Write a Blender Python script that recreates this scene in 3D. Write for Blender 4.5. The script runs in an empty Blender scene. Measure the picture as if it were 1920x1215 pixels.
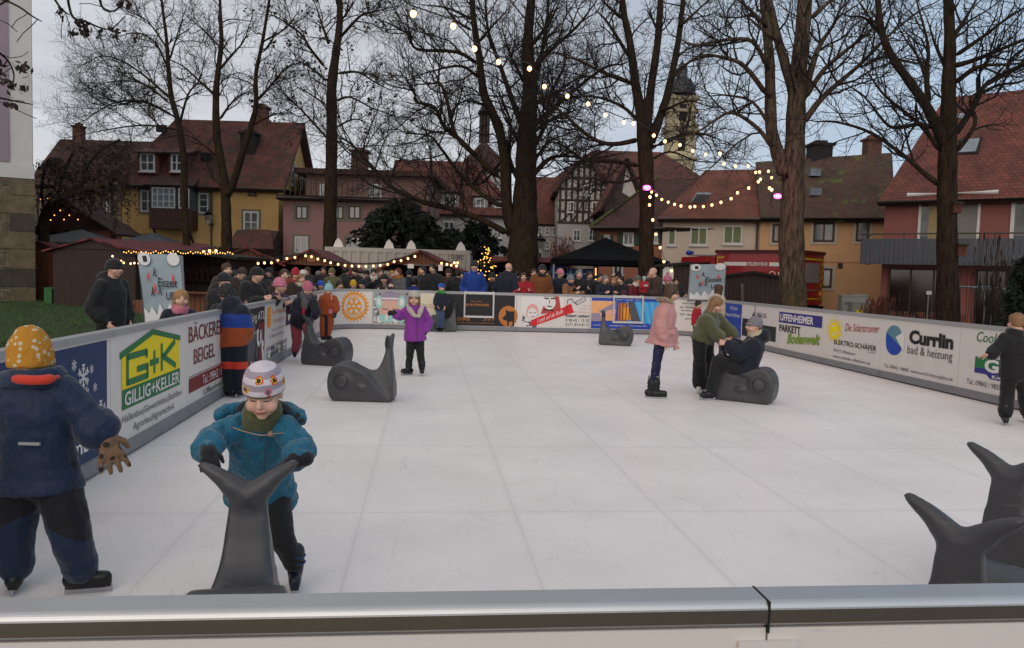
import bpy, math, random
import numpy as np
from mathutils import Vector, Matrix

# ------------------------------------------------------------------ camera, sky, sun, exposure
SC = bpy.context.scene
COL = SC.collection
F, PITCH, ROLL, CAMH = 1503.0, .0628, .0286, 1.576          # focal length in pixels of a 1920 x 1215 frame
_fw = np.array([0, math.cos(PITCH), -math.sin(PITCH)])
_u0 = np.array([0, math.sin(PITCH), math.cos(PITCH)])
_r0 = np.array([1.0, 0, 0])
_rt = math.cos(ROLL) * _r0 + math.sin(ROLL) * _u0
_up = -math.sin(ROLL) * _r0 + math.cos(ROLL) * _u0
EYE = np.array([0, 0, CAMH])
cam = bpy.data.cameras.new('camera'); camo = bpy.data.objects.new('camera', cam); COL.objects.link(camo)
cam.sensor_width = 36; cam.lens = 36 * F / 1920; cam.clip_start = .05; cam.clip_end = 2000
mw = Matrix.Identity(4)
for i in range(3):
    mw[i][0], mw[i][1], mw[i][2], mw[i][3] = _rt[i], _up[i], -_fw[i], EYE[i]
camo.matrix_world = mw
SC.camera = camo
cam.dof.use_dof = False

SUN_EL, SUN_AZ = math.radians(22), math.radians(190)
W = bpy.data.worlds.new('World'); SC.world = W; W.use_nodes = True
def build_sky():
    nt = W.node_tree; nt.nodes.clear(); N = nt.nodes.new; L = nt.links.new
    out = N('ShaderNodeOutputWorld'); bg = N('ShaderNodeBackground'); L(bg.outputs[0], out.inputs[0])
    bg.inputs[1].default_value = .1
    sky = N('ShaderNodeTexSky'); sky.sky_type = 'NISHITA'; sky.sun_disc = False
    sky.sun_elevation = SUN_EL; sky.sun_rotation = SUN_AZ
    tc = N('ShaderNodeTexCoord'); sep = N('ShaderNodeSeparateXYZ'); L(tc.outputs['Generated'], sep.inputs[0])
    # overcast dome: brighter towards the zenith, bluer to the right
    el = N('ShaderNodeMapRange'); L(sep.outputs['Z'], el.inputs[0])
    el.inputs[1].default_value = -.02; el.inputs[2].default_value = .9
    ramp = N('ShaderNodeValToRGB'); L(el.outputs[0], ramp.inputs[0])
    e = ramp.color_ramp.elements
    e[0].position = 0; e[0].color = (.66, .655, .67, 1)
    e[1].position = 1; e[1].color = (.62, .60, .595, 1)
    m = ramp.color_ramp.elements.new(.12); m.color = (.62, .63, .66, 1)
    m = ramp.color_ramp.elements.new(.38); m.color = (.47, .485, .515, 1)
    m = ramp.color_ramp.elements.new(.55); m.color = (.53, .53, .55, 1)
    side = N('ShaderNodeMapRange'); L(sep.outputs['X'], side.inputs[0])
    side.inputs[1].default_value = -.1; side.inputs[2].default_value = .5
    tint = N('ShaderNodeMix'); tint.data_type = 'RGBA'; tint.blend_type = 'MULTIPLY'
    L(side.outputs[0], tint.inputs[0]); L(ramp.outputs[0], tint.inputs[6]); tint.inputs[7].default_value = (.72, .90, 1.08, 1)
    # unseen sky behind the camera, brightened and warmed to light the walls
    back = N('ShaderNodeMapRange'); L(sep.outputs['Y'], back.inputs[0]); back.inputs[1].default_value = .1; back.inputs[2].default_value = -.9; back.interpolation_type = 'SMOOTHSTEP'
    bk = N('ShaderNodeMix'); bk.data_type = 'RGBA'; bk.blend_type = 'MULTIPLY'; L(back.outputs[0], bk.inputs[0]); L(tint.outputs[2], bk.inputs[6]); bk.inputs[7].default_value = (2.1, 1.86, 1.65, 1); bk.clamp_result = False
    # streaky cloud
    mp = N('ShaderNodeMapping'); L(tc.outputs['Generated'], mp.inputs[0]); mp.inputs['Scale'].default_value = (1.6, 1.6, 9)
    mp.inputs['Rotation'].default_value = (0, .25, 0)
    no = N('ShaderNodeTexNoise'); L(mp.outputs[0], no.inputs[0]); no.inputs['Scale'].default_value = 2.4
    no.inputs['Detail'].default_value = 7; no.inputs['Roughness'].default_value = .55
    cl = N('ShaderNodeMapRange'); L(no.outputs[0], cl.inputs[0]); cl.inputs[1].default_value = .3; cl.inputs[2].default_value = .7
    cl.inputs[3].default_value = 8.8; cl.inputs[4].default_value = 11.2
    mul = N('ShaderNodeVectorMath'); mul.operation = 'SCALE'; L(bk.outputs[2], mul.inputs[0]); L(cl.outputs[0], mul.inputs['Scale'])
    mix = N('ShaderNodeMix'); mix.data_type = 'RGBA'; mix.inputs[0].default_value = .07
    L(mul.outputs[0], mix.inputs[6]); L(sky.outputs[0], mix.inputs[7]); L(mix.outputs[2], bg.inputs[0])
build_sky()
sun = bpy.data.lights.new('sun', 'SUN'); sun.energy = .6; sun.angle = math.radians(50); sun.color = (1, .92, .83)
suno = bpy.data.objects.new('sun', sun); COL.objects.link(suno)
suno.rotation_euler = (math.pi / 2 - SUN_EL, 0, -.17)
SC.view_settings.view_transform = 'Standard'; SC.view_settings.look = 'None'
SC.view_settings.exposure = .2; SC.view_settings.gamma = 1
SC.cycles.use_denoising = True
SC.cycles.max_bounces = 6; SC.cycles.diffuse_bounces = 3; SC.cycles.glossy_bounces = 3
SC.cycles.sample_clamp_indirect = 4

# ------------------------------------------------------------------ reading positions off the surveyed camera
def ray(x, y): return _fw + _rt * (x - 960) / F + _up * (607.5 - y) / F
def G(x, y, z=0.0):
    d = ray(x, y); return EYE + d * (z - CAMH) / d[2]
def A(x, y, Y):
    d = ray(x, y); return EYE + d * Y / d[1]
RA = .1084
RE = np.array([math.cos(RA), math.sin(RA), 0]); RD = np.array([-math.sin(RA), math.cos(RA), 0])
def R(u, v, z=0.0): return RE * u + RD * v + np.array([0, 0, z])   # rink coordinates
GZ = -.15                                                      # paving outside the rink

# ------------------------------------------------------------------ mesh helpers
rnd = random.Random(7)
def V(*a): return np.array(a if len(a) > 1 else a[0], float)
def unit(v):
    v = np.asarray(v, float); n = np.linalg.norm(v); return v / n if n > 1e-9 else v
def perp(d):
    d = unit(d); a = np.cross(d, (0, 0, 1.0))
    if np.linalg.norm(a) < .1: a = np.cross(d, (0, 1.0, 0))
    a = unit(a); return a, unit(np.cross(a, d))
class MB:
    def __init__(s): s.v = []; s.f = []; s.m = []
    def add(s, vs, fs, mi=0):
        o = len(s.v); s.v.extend([tuple(map(float, p)) for p in vs])
        for f in fs: s.f.append(tuple(i + o for i in f)); s.m.append(mi)
        return s
    def box(s, c, size, rz=0.0, mi=0, M=None):
        x, y, z = [a / 2 for a in size]; ca, sa = math.cos(rz), math.sin(rz); vs = []
        for k in (-z, z):
            for px, py in ((-x, -y), (x, -y), (x, y), (-x, y)):
                if M is None: vs.append((c[0] + px * ca - py * sa, c[1] + px * sa + py * ca, c[2] + k))
                else: vs.append(np.asarray(c) + M @ np.array([px, py, k]))
        return s.add(vs, [(3, 2, 1, 0), (4, 5, 6, 7), (0, 1, 5, 4), (1, 2, 6, 5), (2, 3, 7, 6), (3, 0, 4, 7)], mi)
    def ext(s, pts, vec, mi=0):
        pts = [np.asarray(p, float) for p in pts]; n = len(pts); vec = np.asarray(vec, float)
        nn = sum((np.cross(pts[i] - pts[0], pts[(i + 1) % n] - pts[0]) for i in range(n)), np.zeros(3))
        if nn @ vec > 0: pts = pts[::-1]
        vs = pts + [p + vec for p in pts]
        return s.add(vs, [tuple(range(n)), tuple(range(2 * n - 1, n - 1, -1))] + [((i + 1) % n, i, n + i, n + (i + 1) % n) for i in range(n)], mi)
    def tube(s, path, r, n=8, mi=0, caps=True):
        path = [np.asarray(p, float) for p in path]; k = len(path)
        if not hasattr(r, '__len__'): r = [r] * k
        a = None; vs = []
        for i in range(k):
            t = unit(path[min(i + 1, k - 1)] - path[max(i - 1, 0)])
            if a is None: a, b = perp(t)
            else:
                a = unit(a - t * (a @ t)); b = np.cross(t, a)
            for j in range(n):
                w = 2 * math.pi * j / n; vs.append(path[i] + r[i] * (a * math.cos(w) + b * math.sin(w)))
        fs = [(i * n + j, i * n + (j + 1) % n, (i + 1) * n + (j + 1) % n, (i + 1) * n + j) for i in range(k - 1) for j in range(n)]
        if caps: fs += [tuple(range(n - 1, -1, -1)), tuple(range((k - 1) * n, k * n))]
        return s.add(vs, fs, mi)
    def ball(s, c, r, M=None, seg=12, ring=8, mi=0):
        if not hasattr(r, '__len__'): r = (r, r, r)
        c = np.asarray(c, float); r = np.asarray(r, float); vs = []
        for i in range(1, ring):
            t = math.pi * i / ring
            for j in range(seg):
                w = 2 * math.pi * j / seg; vs.append(np.array([math.sin(t) * math.cos(w), math.sin(t) * math.sin(w), math.cos(t)]) * r)
        vs += [np.array([0, 0, r[2]]), np.array([0, 0, -r[2]])]
        if M is not None: vs = [M @ p for p in vs]
        vs = [p + c for p in vs]; T, B = len(vs) - 2, len(vs) - 1
        fs = [(i * seg + j, (i + 1) * seg + j, (i + 1) * seg + (j + 1) % seg, i * seg + (j + 1) % seg) for i in range(ring - 2) for j in range(seg)]
        fs += [(T, j, (j + 1) % seg) for j in range(seg)] + [(B, (ring - 2) * seg + (j + 1) % seg, (ring - 2) * seg + j) for j in range(seg)]
        return s.add(vs, fs, mi)
    def cap(s, p0, p1, r0, r1=None, n=12, mi=0):                # tapered capsule
        r1 = r0 if r1 is None else r1; p0 = V(p0); p1 = V(p1); d = unit(p1 - p0)
        P = [p0 - d * r0 * math.cos(t) for t in (.15, .6, 1.1)]; Rr = [r0 * math.sin(t) for t in (.15, .6, 1.1)]
        P += [p0, p1]; Rr += [r0, r1]
        P += [p1 + d * r1 * math.cos(t) for t in (1.1, .6, .15)]; Rr += [r1 * math.sin(t) for t in (1.1, .6, .15)]
        return s.tube(P, Rr, n, mi)
    def frus(s, pts, ra, rb, x, n=20, mi=0):                    # stack of ellipses: half width ra along x, half depth rb
        pts = [V(p) for p in pts]; vs = []; k = len(pts)
        for i in range(k):
            t = unit(pts[min(i + 1, k - 1)] - pts[max(i - 1, 0)]); a = unit(np.asarray(x) - t * (t @ np.asarray(x))); b = np.cross(t, a)
            for j in range(n):
                w = 2 * math.pi * j / n; vs.append(pts[i] + ra[i] * a * math.cos(w) + rb[i] * b * math.sin(w))
        fs = [(i * n + j, i * n + (j + 1) % n, (i + 1) * n + (j + 1) % n, (i + 1) * n + j) for i in range(k - 1) for j in range(n)]
        return s.add(vs, fs + [tuple(range(n - 1, -1, -1)), tuple(range((k - 1) * n, k * n))], mi)
    def mesh(s, name):
        me = bpy.data.meshes.new(name); me.from_pydata(s.v, [], s.f); me.update(); return me
    def obj(s, name, mats, parent=None, smooth=False):
        me = s.mesh(name)
        if any(s.m): me.polygons.foreach_set('material_index', s.m)
        return link(name, me, mats, parent, smooth)
ORIG = {}
def link(name, me, mats, parent=None, smooth=False):
    if not isinstance(mats, (list, tuple)): mats = [mats]
    for m in mats: me.materials.append(m)
    if smooth: me.polygons.foreach_set('use_smooth', [True] * len(me.polygons))
    o = bpy.data.objects.new(name, me); COL.objects.link(o)
    adopt(o, parent); return o
def adopt(o, parent):
    if parent is not None:
        o.parent = parent; o.matrix_parent_inverse = ORIG.get(parent.name, Matrix.Identity(4)).inverted()
def thing(name, label, cat, loc=(0, 0, 0), group=None):
    o = bpy.data.objects.new(name, None); COL.objects.link(o); o.location = [float(a) for a in loc]
    o.empty_display_size = .1; ORIG[o.name] = Matrix.Translation(o.location)
    return tag(o, label, cat, group)
def tag(o, label, cat, group=None):
    o['label'] = label; o['category'] = cat
    if group: o['group'] = group
    return o
def structure(o): o['kind'] = 'structure'; return o

# ------------------------------------------------------------------ materials
def C(h):
    h = h.lstrip('#'); v = [int(h[i:i + 2], 16) / 255 for i in (0, 2, 4)]
    return tuple(a / 12.92 if a <= .04045 else ((a + .055) / 1.055) ** 2.4 for a in v) + (1,)
MATS = {}
def mat(name, col, rough=.7, metal=0.0, var=.12, vs=6.0, bump=0.0, bs=40.0, spec=.4, stretch=(1, 1, 1), dist=.02, sheen=0.0, coat=0.0):
    if name in MATS: return MATS[name]
    m = bpy.data.materials.new(name); m.use_nodes = True; nt = m.node_tree; b = nt.nodes['Principled BSDF']; N = nt.nodes.new; L = nt.links.new
    c = C(col) if isinstance(col, str) else tuple(col) + (1,)
    b.inputs['Roughness'].default_value = rough; b.inputs['Metallic'].default_value = metal
    b.inputs['Specular IOR Level'].default_value = spec; b.inputs['Sheen Weight'].default_value = sheen; b.inputs['Coat Weight'].default_value = coat
    tc = N('ShaderNodeTexCoord'); mp = N('ShaderNodeMapping'); mp.inputs['Scale'].default_value = stretch; L(tc.outputs['Object'], mp.inputs[0])
    no = N('ShaderNodeTexNoise'); no.inputs['Scale'].default_value = vs; no.inputs['Detail'].default_value = 6; no.inputs['Roughness'].default_value = .62; L(mp.outputs[0], no.inputs[0])
    mr = N('ShaderNodeMapRange'); mr.inputs[1].default_value = .28; mr.inputs[2].default_value = .72
    mr.inputs[3].default_value = 1 - var; mr.inputs[4].default_value = 1 + var; L(no.outputs[0], mr.inputs[0])
    sc = N('ShaderNodeVectorMath'); sc.operation = 'SCALE'; sc.inputs[0].default_value = c[:3]; L(mr.outputs[0], sc.inputs['Scale'])
    L(sc.outputs[0], b.inputs['Base Color'])
    if bump:
        n2 = N('ShaderNodeTexNoise'); n2.inputs['Scale'].default_value = bs; n2.inputs['Detail'].default_value = 4; L(mp.outputs[0], n2.inputs[0])
        bp = N('ShaderNodeBump'); bp.inputs['Strength'].default_value = bump; bp.inputs['Distance'].default_value = dist; L(n2.outputs[0], bp.inputs['Height']); L(bp.outputs[0], b.inputs['Normal'])
    MATS[name] = m; return m
def cloth(name, col, rough=.75, var=.14, **k):
    k.setdefault('bump', .55); k.setdefault('bs', 9); k.setdefault('dist', .03); k.setdefault('vs', 14)
    return mat(name, col, rough, var=var, sheen=.15, spec=.3, **k)
def emit(name, col, strength):
    m = bpy.data.materials.new(name); m.use_nodes = True; b = m.node_tree.nodes['Principled BSDF']
    b.inputs['Base Color'].default_value = C(col); b.inputs['Emission Color'].default_value = C(col); b.inputs['Emission Strength'].default_value = strength
    return m
def nodes_of(m): return m.node_tree, m.node_tree.nodes['Principled BSDF'], m.node_tree.nodes.new, m.node_tree.links.new
def tiles(name, col, col2, moss=None, w=.20, h=.16):            # roof tiles: rows up the slope, in the roof's own frame
    m = bpy.data.materials.new(name); m.use_nodes = True; nt, b, N, L = nodes_of(m)
    tc = N('ShaderNodeTexCoord'); br = N('ShaderNodeTexBrick'); L(tc.outputs['Object'], br.inputs[0])
    br.inputs['Scale'].default_value = 1; br.inputs['Brick Width'].default_value = w; br.inputs['Row Height'].default_value = h
    br.inputs['Mortar Size'].default_value = .012; br.inputs['Mortar Smooth'].default_value = .6; br.inputs['Bias'].default_value = 0
    br.inputs['Color1'].default_value = C(col); br.inputs['Color2'].default_value = C(col2)
    br.inputs['Mortar'].default_value = tuple(a * .35 for a in C(col2)[:3]) + (1,)
    no = N('ShaderNodeTexNoise'); no.inputs['Scale'].default_value = .9; no.inputs['Detail'].default_value = 8; L(tc.outputs['Object'], no.inputs[0])
    mr = N('ShaderNodeMapRange'); mr.inputs[1].default_value = .3; mr.inputs[2].default_value = .7; mr.inputs[3].default_value = .62; mr.inputs[4].default_value = 1.2; L(no.outputs[0], mr.inputs[0])
    sc = N('ShaderNodeVectorMath'); sc.operation = 'SCALE'; L(br.outputs[0], sc.inputs[0]); L(mr.outputs[0], sc.inputs['Scale'])
    src = sc.outputs[0]
    if moss:
        n3 = N('ShaderNodeTexNoise'); n3.inputs['Scale'].default_value = 1.6; n3.inputs['Detail'].default_value = 9; L(tc.outputs['Object'], n3.inputs[0])
        m3 = N('ShaderNodeMapRange'); m3.inputs[1].default_value = moss[1]; m3.inputs[2].default_value = moss[1] + .12; L(n3.outputs[0], m3.inputs[0])
        mx = N('ShaderNodeMix'); mx.data_type = 'RGBA'; L(m3.outputs[0], mx.inputs[0]); L(src, mx.inputs[6]); mx.inputs[7].default_value = C(moss[0]); src = mx.outputs[2]
    L(src, b.inputs['Base Color']); b.inputs['Roughness'].default_value = .85
    wv = N('ShaderNodeTexWave'); wv.wave_type = 'BANDS'; wv.bands_direction = 'Y'; wv.wave_profile = 'SAW'; wv.inputs['Scale'].default_value = .314 / h; L(tc.outputs['Object'], wv.inputs[0])
    bp = N('ShaderNodeBump'); bp.inputs['Strength'].default_value = .8; bp.inputs['Distance'].default_value = .05; L(wv.outputs[1], bp.inputs['Height'])
    b2 = N('ShaderNodeBump'); b2.inputs['Strength'].default_value = .7; b2.inputs['Distance'].default_value = .03; b2.invert = True; L(br.outputs[1], b2.inputs['Height']); L(bp.outputs[0], b2.inputs['Normal'])
    L(b2.outputs[0], b.inputs['Normal']); return m
def planks(name, col, axis='X', w=.14, var=.3):                  # boards with dark joints
    m = bpy.data.materials.new(name); m.use_nodes = True; nt, b, N, L = nodes_of(m)
    tc = N('ShaderNodeTexCoord'); wv = N('ShaderNodeTexWave'); wv.bands_direction = axis; wv.inputs['Scale'].default_value = .314 / w; L(tc.outputs['Object'], wv.inputs[0])
    r = N('ShaderNodeMapRange'); r.inputs[1].default_value = 0; r.inputs[2].default_value = .12; r.inputs[3].default_value = .3; L(wv.outputs[1], r.inputs[0])
    mp = N('ShaderNodeMapping'); mp.inputs['Scale'].default_value = (6, 6, .6) if axis == 'X' else (.6, .6, 8); L(tc.outputs['Object'], mp.inputs[0])
    no = N('ShaderNodeTexNoise'); no.inputs['Scale'].default_value = 2.5; no.inputs['Detail'].default_value = 6; L(mp.outputs[0], no.inputs[0])
    q = N('ShaderNodeMapRange'); q.inputs[1].default_value = .3; q.inputs[2].default_value = .7; q.inputs[3].default_value = 1 - var; q.inputs[4].default_value = 1 + var; L(no.outputs[0], q.inputs[0])
    mu = N('ShaderNodeMath'); mu.operation = 'MULTIPLY'; L(r.outputs[0], mu.inputs[0]); L(q.outputs[0], mu.inputs[1])
    sc = N('ShaderNodeVectorMath'); sc.operation = 'SCALE'; sc.inputs[0].default_value = C(col)[:3]; L(mu.outputs[0], sc.inputs['Scale']); L(sc.outputs[0], b.inputs['Base Color'])
    b.inputs['Roughness'].default_value = .7
    bp = N('ShaderNodeBump'); bp.inputs['Strength'].default_value = .6; bp.inputs['Distance'].default_value = .02; L(r.outputs[0], bp.inputs['Height']); L(bp.outputs[0], b.inputs['Normal']); return m
def stone(name, cols, w, h, mortar='#4c4438', msize=.02):
    m = bpy.data.materials.new(name); m.use_nodes = True; nt, b, N, L = nodes_of(m)
    tc = N('ShaderNodeTexCoord'); sp = N('ShaderNodeSeparateXYZ'); L(tc.outputs['Object'], sp.inputs[0])
    ad = N('ShaderNodeMath'); ad.operation = 'ADD'; L(sp.outputs[0], ad.inputs[0]); L(sp.outputs[1], ad.inputs[1])
    nz = N('ShaderNodeTexNoise'); nz.inputs['Scale'].default_value = 1.3; L(tc.outputs['Object'], nz.inputs[0])
    cb = N('ShaderNodeCombineXYZ'); L(ad.outputs[0], cb.inputs[0]); L(sp.outputs[2], cb.inputs[1])
    wa = N('ShaderNodeVectorMath'); wa.operation = 'MULTIPLY_ADD'; L(nz.outputs[1], wa.inputs[0]); wa.inputs[1].default_value = (.25, .2, 0); L(cb.outputs[0], wa.inputs[2])
    br = N('ShaderNodeTexBrick'); L(wa.outputs[0], br.inputs[0]); br.inputs['Scale'].default_value = 1
    br.inputs['Brick Width'].default_value = w; br.inputs['Row Height'].default_value = h; br.inputs['Mortar Size'].default_value = msize; br.inputs['Mortar Smooth'].default_value = .4; br.squash = .7; br.squash_frequency = 3
    br.inputs['Color1'].default_value = C(cols[0]); br.inputs['Color2'].default_value = C(cols[1]); br.inputs['Mortar'].default_value = C(mortar)
    no = N('ShaderNodeTexNoise'); no.inputs['Scale'].default_value = 5; no.inputs['Detail'].default_value = 9; L(tc.outputs['Object'], no.inputs[0])
    q = N('ShaderNodeMapRange'); q.inputs[1].default_value = .3; q.inputs[2].default_value = .7; q.inputs[3].default_value = .6; q.inputs[4].default_value = 1.3; L(no.outputs[0], q.inputs[0])
    sc = N('ShaderNodeVectorMath'); sc.operation = 'SCALE'; L(br.outputs[0], sc.inputs[0]); L(q.outputs[0], sc.inputs['Scale']); L(sc.outputs[0], b.inputs['Base Color']); b.inputs['Roughness'].default_value = .9
    bp = N('ShaderNodeBump'); bp.inputs['Strength'].default_value = 1; bp.inputs['Distance'].default_value = .05; bp.invert = True; L(br.outputs[1], bp.inputs['Height'])
    b2 = N('ShaderNodeBump'); b2.inputs['Strength'].default_value = .6; b2.inputs['Distance'].default_value = .04; L(no.outputs[0], b2.inputs['Height']); L(bp.outputs[0], b2.inputs['Normal']); L(b2.outputs[0], b.inputs['Normal']); return m
def bark(name, c1, c2, moss='#4a4d22'):
    m = bpy.data.materials.new(name); m.use_nodes = True; nt, b, N, L = nodes_of(m)
    tc = N('ShaderNodeTexCoord'); mp = N('ShaderNodeMapping'); mp.inputs['Scale'].default_value = (9, 9, 2); L(tc.outputs['Object'], mp.inputs[0])
    no = N('ShaderNodeTexNoise'); no.inputs['Scale'].default_value = 1.6; no.inputs['Detail'].default_value = 9; no.inputs['Roughness'].default_value = .7; L(mp.outputs[0], no.inputs[0])
    rp = N('ShaderNodeValToRGB'); rp.color_ramp.elements[0].position = .35; rp.color_ramp.elements[0].color = C(c1); rp.color_ramp.elements[1].position = .68; rp.color_ramp.elements[1].color = C(c2); L(no.outputs[0], rp.inputs[0])
    n2 = N('ShaderNodeTexNoise'); n2.inputs['Scale'].default_value = .8; n2.inputs['Detail'].default_value = 6; L(tc.outputs['Object'], n2.inputs[0])
    q = N('ShaderNodeMapRange'); q.inputs[1].default_value = .5; q.inputs[2].default_value = .72; q.inputs[4].default_value = .5; L(n2.outputs[0], q.inputs[0])
    mx = N('ShaderNodeMix'); mx.data_type = 'RGBA'; L(q.outputs[0], mx.inputs[0]); L(rp.outputs[0], mx.inputs[6]); mx.inputs[7].default_value = C(moss); L(mx.outputs[2], b.inputs['Base Color']); b.inputs['Roughness'].default_value = .95; b.inputs['Specular IOR Level'].default_value = .1
    bp = N('ShaderNodeBump'); bp.inputs['Strength'].default_value = 1; bp.inputs['Distance'].default_value = .05; L(no.outputs[0], bp.inputs['Height']); L(bp.outputs[0], b.inputs['Normal']); return m

WHITE = mat('white_plastic', '#cbc5c0', .35, var=.03, vs=3)
def _scuffs():
    nt, b, N, L = nodes_of(WHITE); src = b.inputs['Base Color'].links[0].from_socket; tc = N('ShaderNodeTexCoord'); mp = N('ShaderNodeMapping'); mp.inputs['Scale'].default_value = (3, 3, 14); mp.inputs['Rotation'].default_value = (.1, .05, 0); L(tc.outputs['Object'], mp.inputs[0])
    no = N('ShaderNodeTexNoise'); no.inputs['Scale'].default_value = 2.2; no.inputs['Detail'].default_value = 7; no.inputs['Roughness'].default_value = .7; L(mp.outputs[0], no.inputs[0]); r = N('ShaderNodeMapRange'); r.inputs[1].default_value = .64; r.inputs[2].default_value = .74; r.inputs[4].default_value = .35; L(no.outputs[0], r.inputs[0])
    mx = N('ShaderNodeMix'); mx.data_type = 'RGBA'; L(r.outputs[0], mx.inputs[0]); L(src, mx.inputs[6]); mx.inputs[7].default_value = (.22, .20, .19, 1); L(mx.outputs[2], b.inputs['Base Color'])
_scuffs()
RAILG = mat('grey_rail', '#8f8f90', .4, var=.06)
KICK = mat('grey_kick_plate', '#77767a', .5, var=.10, vs=8)
ALU = mat('brushed_aluminium', '#a2a6aa', .30, metal=.9, var=.05, stretch=(1, 1, 30))
DARK = mat('dark_paint_and_gap_shade', '#15130f', .8)  # near-black for dark parts, and for shade painted into gaps
BLACK = mat('black_print', '#0d0d0f', .6, var=.05)
GLASS = mat('window_glass', '#14181b', .08, var=.2, vs=1.5, spec=.8)
GLASSW = mat('curtained_glass', '#6f7880', .15, var=.3, vs=3, spec=.6)
WFRAME = mat('white_window_frame', '#b9b7b3', .5, var=.05)
BFRAME = mat('brown_window_frame', '#3a2a1e', .6)

# scratch scene where soft bodies and letters are meshed
TMP = bpy.data.scenes.new('scratch')
def evaluated(o):
    TMP.collection.objects.link(o); vl = TMP.view_layers[0]; vl.update()
    me = bpy.data.meshes.new_from_object(o.evaluated_get(vl.depsgraph))
    TMP.collection.objects.unlink(o); return me
CLOUDS = {}
def blob(mb, vox, sm=4, disp=None, post=None, thr=.5):
    """one continuous surface round all the shapes in mb"""
    me = mb.mesh('soft'); o = bpy.data.objects.new('soft', me)
    m = o.modifiers.new('r', 'REMESH'); m.mode = 'VOXEL'; m.voxel_size = vox; m.use_smooth_shade = True
    if sm: s = o.modifiers.new('s', 'SMOOTH'); s.factor = .5; s.iterations = sm
    if disp:
        st, size = disp
        if size not in CLOUDS:
            t = bpy.data.textures.new('folds', 'CLOUDS'); t.noise_scale = size; t.noise_depth = 2; CLOUDS[size] = t
        d = o.modifiers.new('d', 'DISPLACE'); d.texture = CLOUDS[size]; d.texture_coords = 'LOCAL'; d.strength = st; d.mid_level = .5
    r = evaluated(o); bpy.data.objects.remove(o); bpy.data.meshes.remove(me)
    if post is not None:
        co = np.empty(len(r.vertices) * 3); r.vertices.foreach_get('co', co); co = post(co.reshape(-1, 3)); r.vertices.foreach_set('co', co.ravel()); r.update()
    return r
def paint(me, fn):
    """material index per face from its centre: fn(array of centres) -> indices"""
    n = len(me.polygons); c = np.empty(n * 3); me.polygons.foreach_get('center', c)
    me.polygons.foreach_set('material_index', np.asarray(fn(c.reshape(-1, 3)), dtype=np.int32))
def bobj(name, mb, mats, parent, vox, **k):
    fn = k.pop('paint', None); me = blob(mb, vox, **k); me.name = name
    if fn: paint(me, fn)
    return link(name, me, mats, parent, True)
TXT = {}
def glyphs(s, bold=0.0, shear=0.0):
    key = (s, bold, shear)
    if key not in TXT:
        cu = bpy.data.curves.new('letters', 'FONT'); cu.body = s; cu.offset = bold; cu.shear = shear; cu.resolution_u = 3; cu.fill_mode = 'FRONT'
        o = bpy.data.objects.new('letters', cu); me = evaluated(o)
        co = np.array([v.co[:2] for v in me.vertices]); fs = [tuple(p.vertices) for p in me.polygons]
        bpy.data.objects.remove(o); bpy.data.meshes.remove(me)
        co = (co - co.min(0)) / (co.max(0) - co.min(0)); TXT[key] = (co, fs)
    return TXT[key]
# ------------------------------------------------------------------ ground, lawn and the plastic ice
def ground_mat():
    m = stone('paving', ('#4a4642', '#3c3936'), .22, .16, '#2a2826', .012); return m
def gz(x, y):
    return GZ
mb = MB(); xs = np.concatenate([np.linspace(-400, -30, 6), np.linspace(-24, 30, 28), np.linspace(40, 500, 6)]); ys = np.concatenate([np.linspace(-30, 0, 4), np.linspace(2, 60, 30), np.linspace(75, 900, 8)])
vs = [(x, y, gz(x, y)) for y in ys for x in xs]; nx = len(xs)
mb.add(vs, [(j * nx + i, j * nx + i + 1, (j + 1) * nx + i + 1, (j + 1) * nx + i) for j in range(len(ys) - 1) for i in range(nx - 1)])
PAVE = bpy.data.materials.new('asphalt_paving'); PAVE.use_nodes = True
def _pave():
    nt, b, N, L = nodes_of(PAVE); tc = N('ShaderNodeTexCoord'); br = N('ShaderNodeTexBrick'); L(tc.outputs['Object'], br.inputs[0]); br.inputs['Scale'].default_value = 1
    br.inputs['Brick Width'].default_value = .24; br.inputs['Row Height'].default_value = .16; br.inputs['Mortar Size'].default_value = .01
    br.inputs['Color1'].default_value = C('#504b47'); br.inputs['Color2'].default_value = C('#433f3c'); br.inputs['Mortar'].default_value = C('#262422')
    no = N('ShaderNodeTexNoise'); no.inputs['Scale'].default_value = 1.2; no.inputs['Detail'].default_value = 8; L(tc.outputs['Object'], no.inputs[0])
    q = N('ShaderNodeMapRange'); q.inputs[1].default_value = .3; q.inputs[2].default_value = .7; q.inputs[3].default_value = .7; q.inputs[4].default_value = 1.2; L(no.outputs[0], q.inputs[0])
    sc = N('ShaderNodeVectorMath'); sc.operation = 'SCALE'; L(br.outputs[0], sc.inputs[0]); L(q.outputs[0], sc.inputs['Scale']); L(sc.outputs[0], b.inputs['Base Color']); b.inputs['Roughness'].default_value = .7
_pave()
structure(mb.obj('ground', PAVE))
LAWNM = mat('lawn_soil', '#28381a', .95, var=.4, vs=3, bump=.8, bs=30, dist=.05)
mb = MB(); xs = np.linspace(-40, -3.3, 30); ys = np.linspace(1.5, 40, 30)
def lx(i, y): return min(xs[i], -3.0 - .109 * (y - 6.1) - .35)
mb.add([(lx(i, y), y, gz(lx(i, y), y) + .03) for y in ys for i in range(30)], [(j * 30 + i, j * 30 + i + 1, (j + 1) * 30 + i + 1, (j + 1) * 30 + i) for j in range(29) for i in range(29)])
structure(mb.obj('lawn', LAWNM, None, True))
GRASS = mat('grass_blades', '#3a5622', .7, var=.45, vs=1.5)
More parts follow.
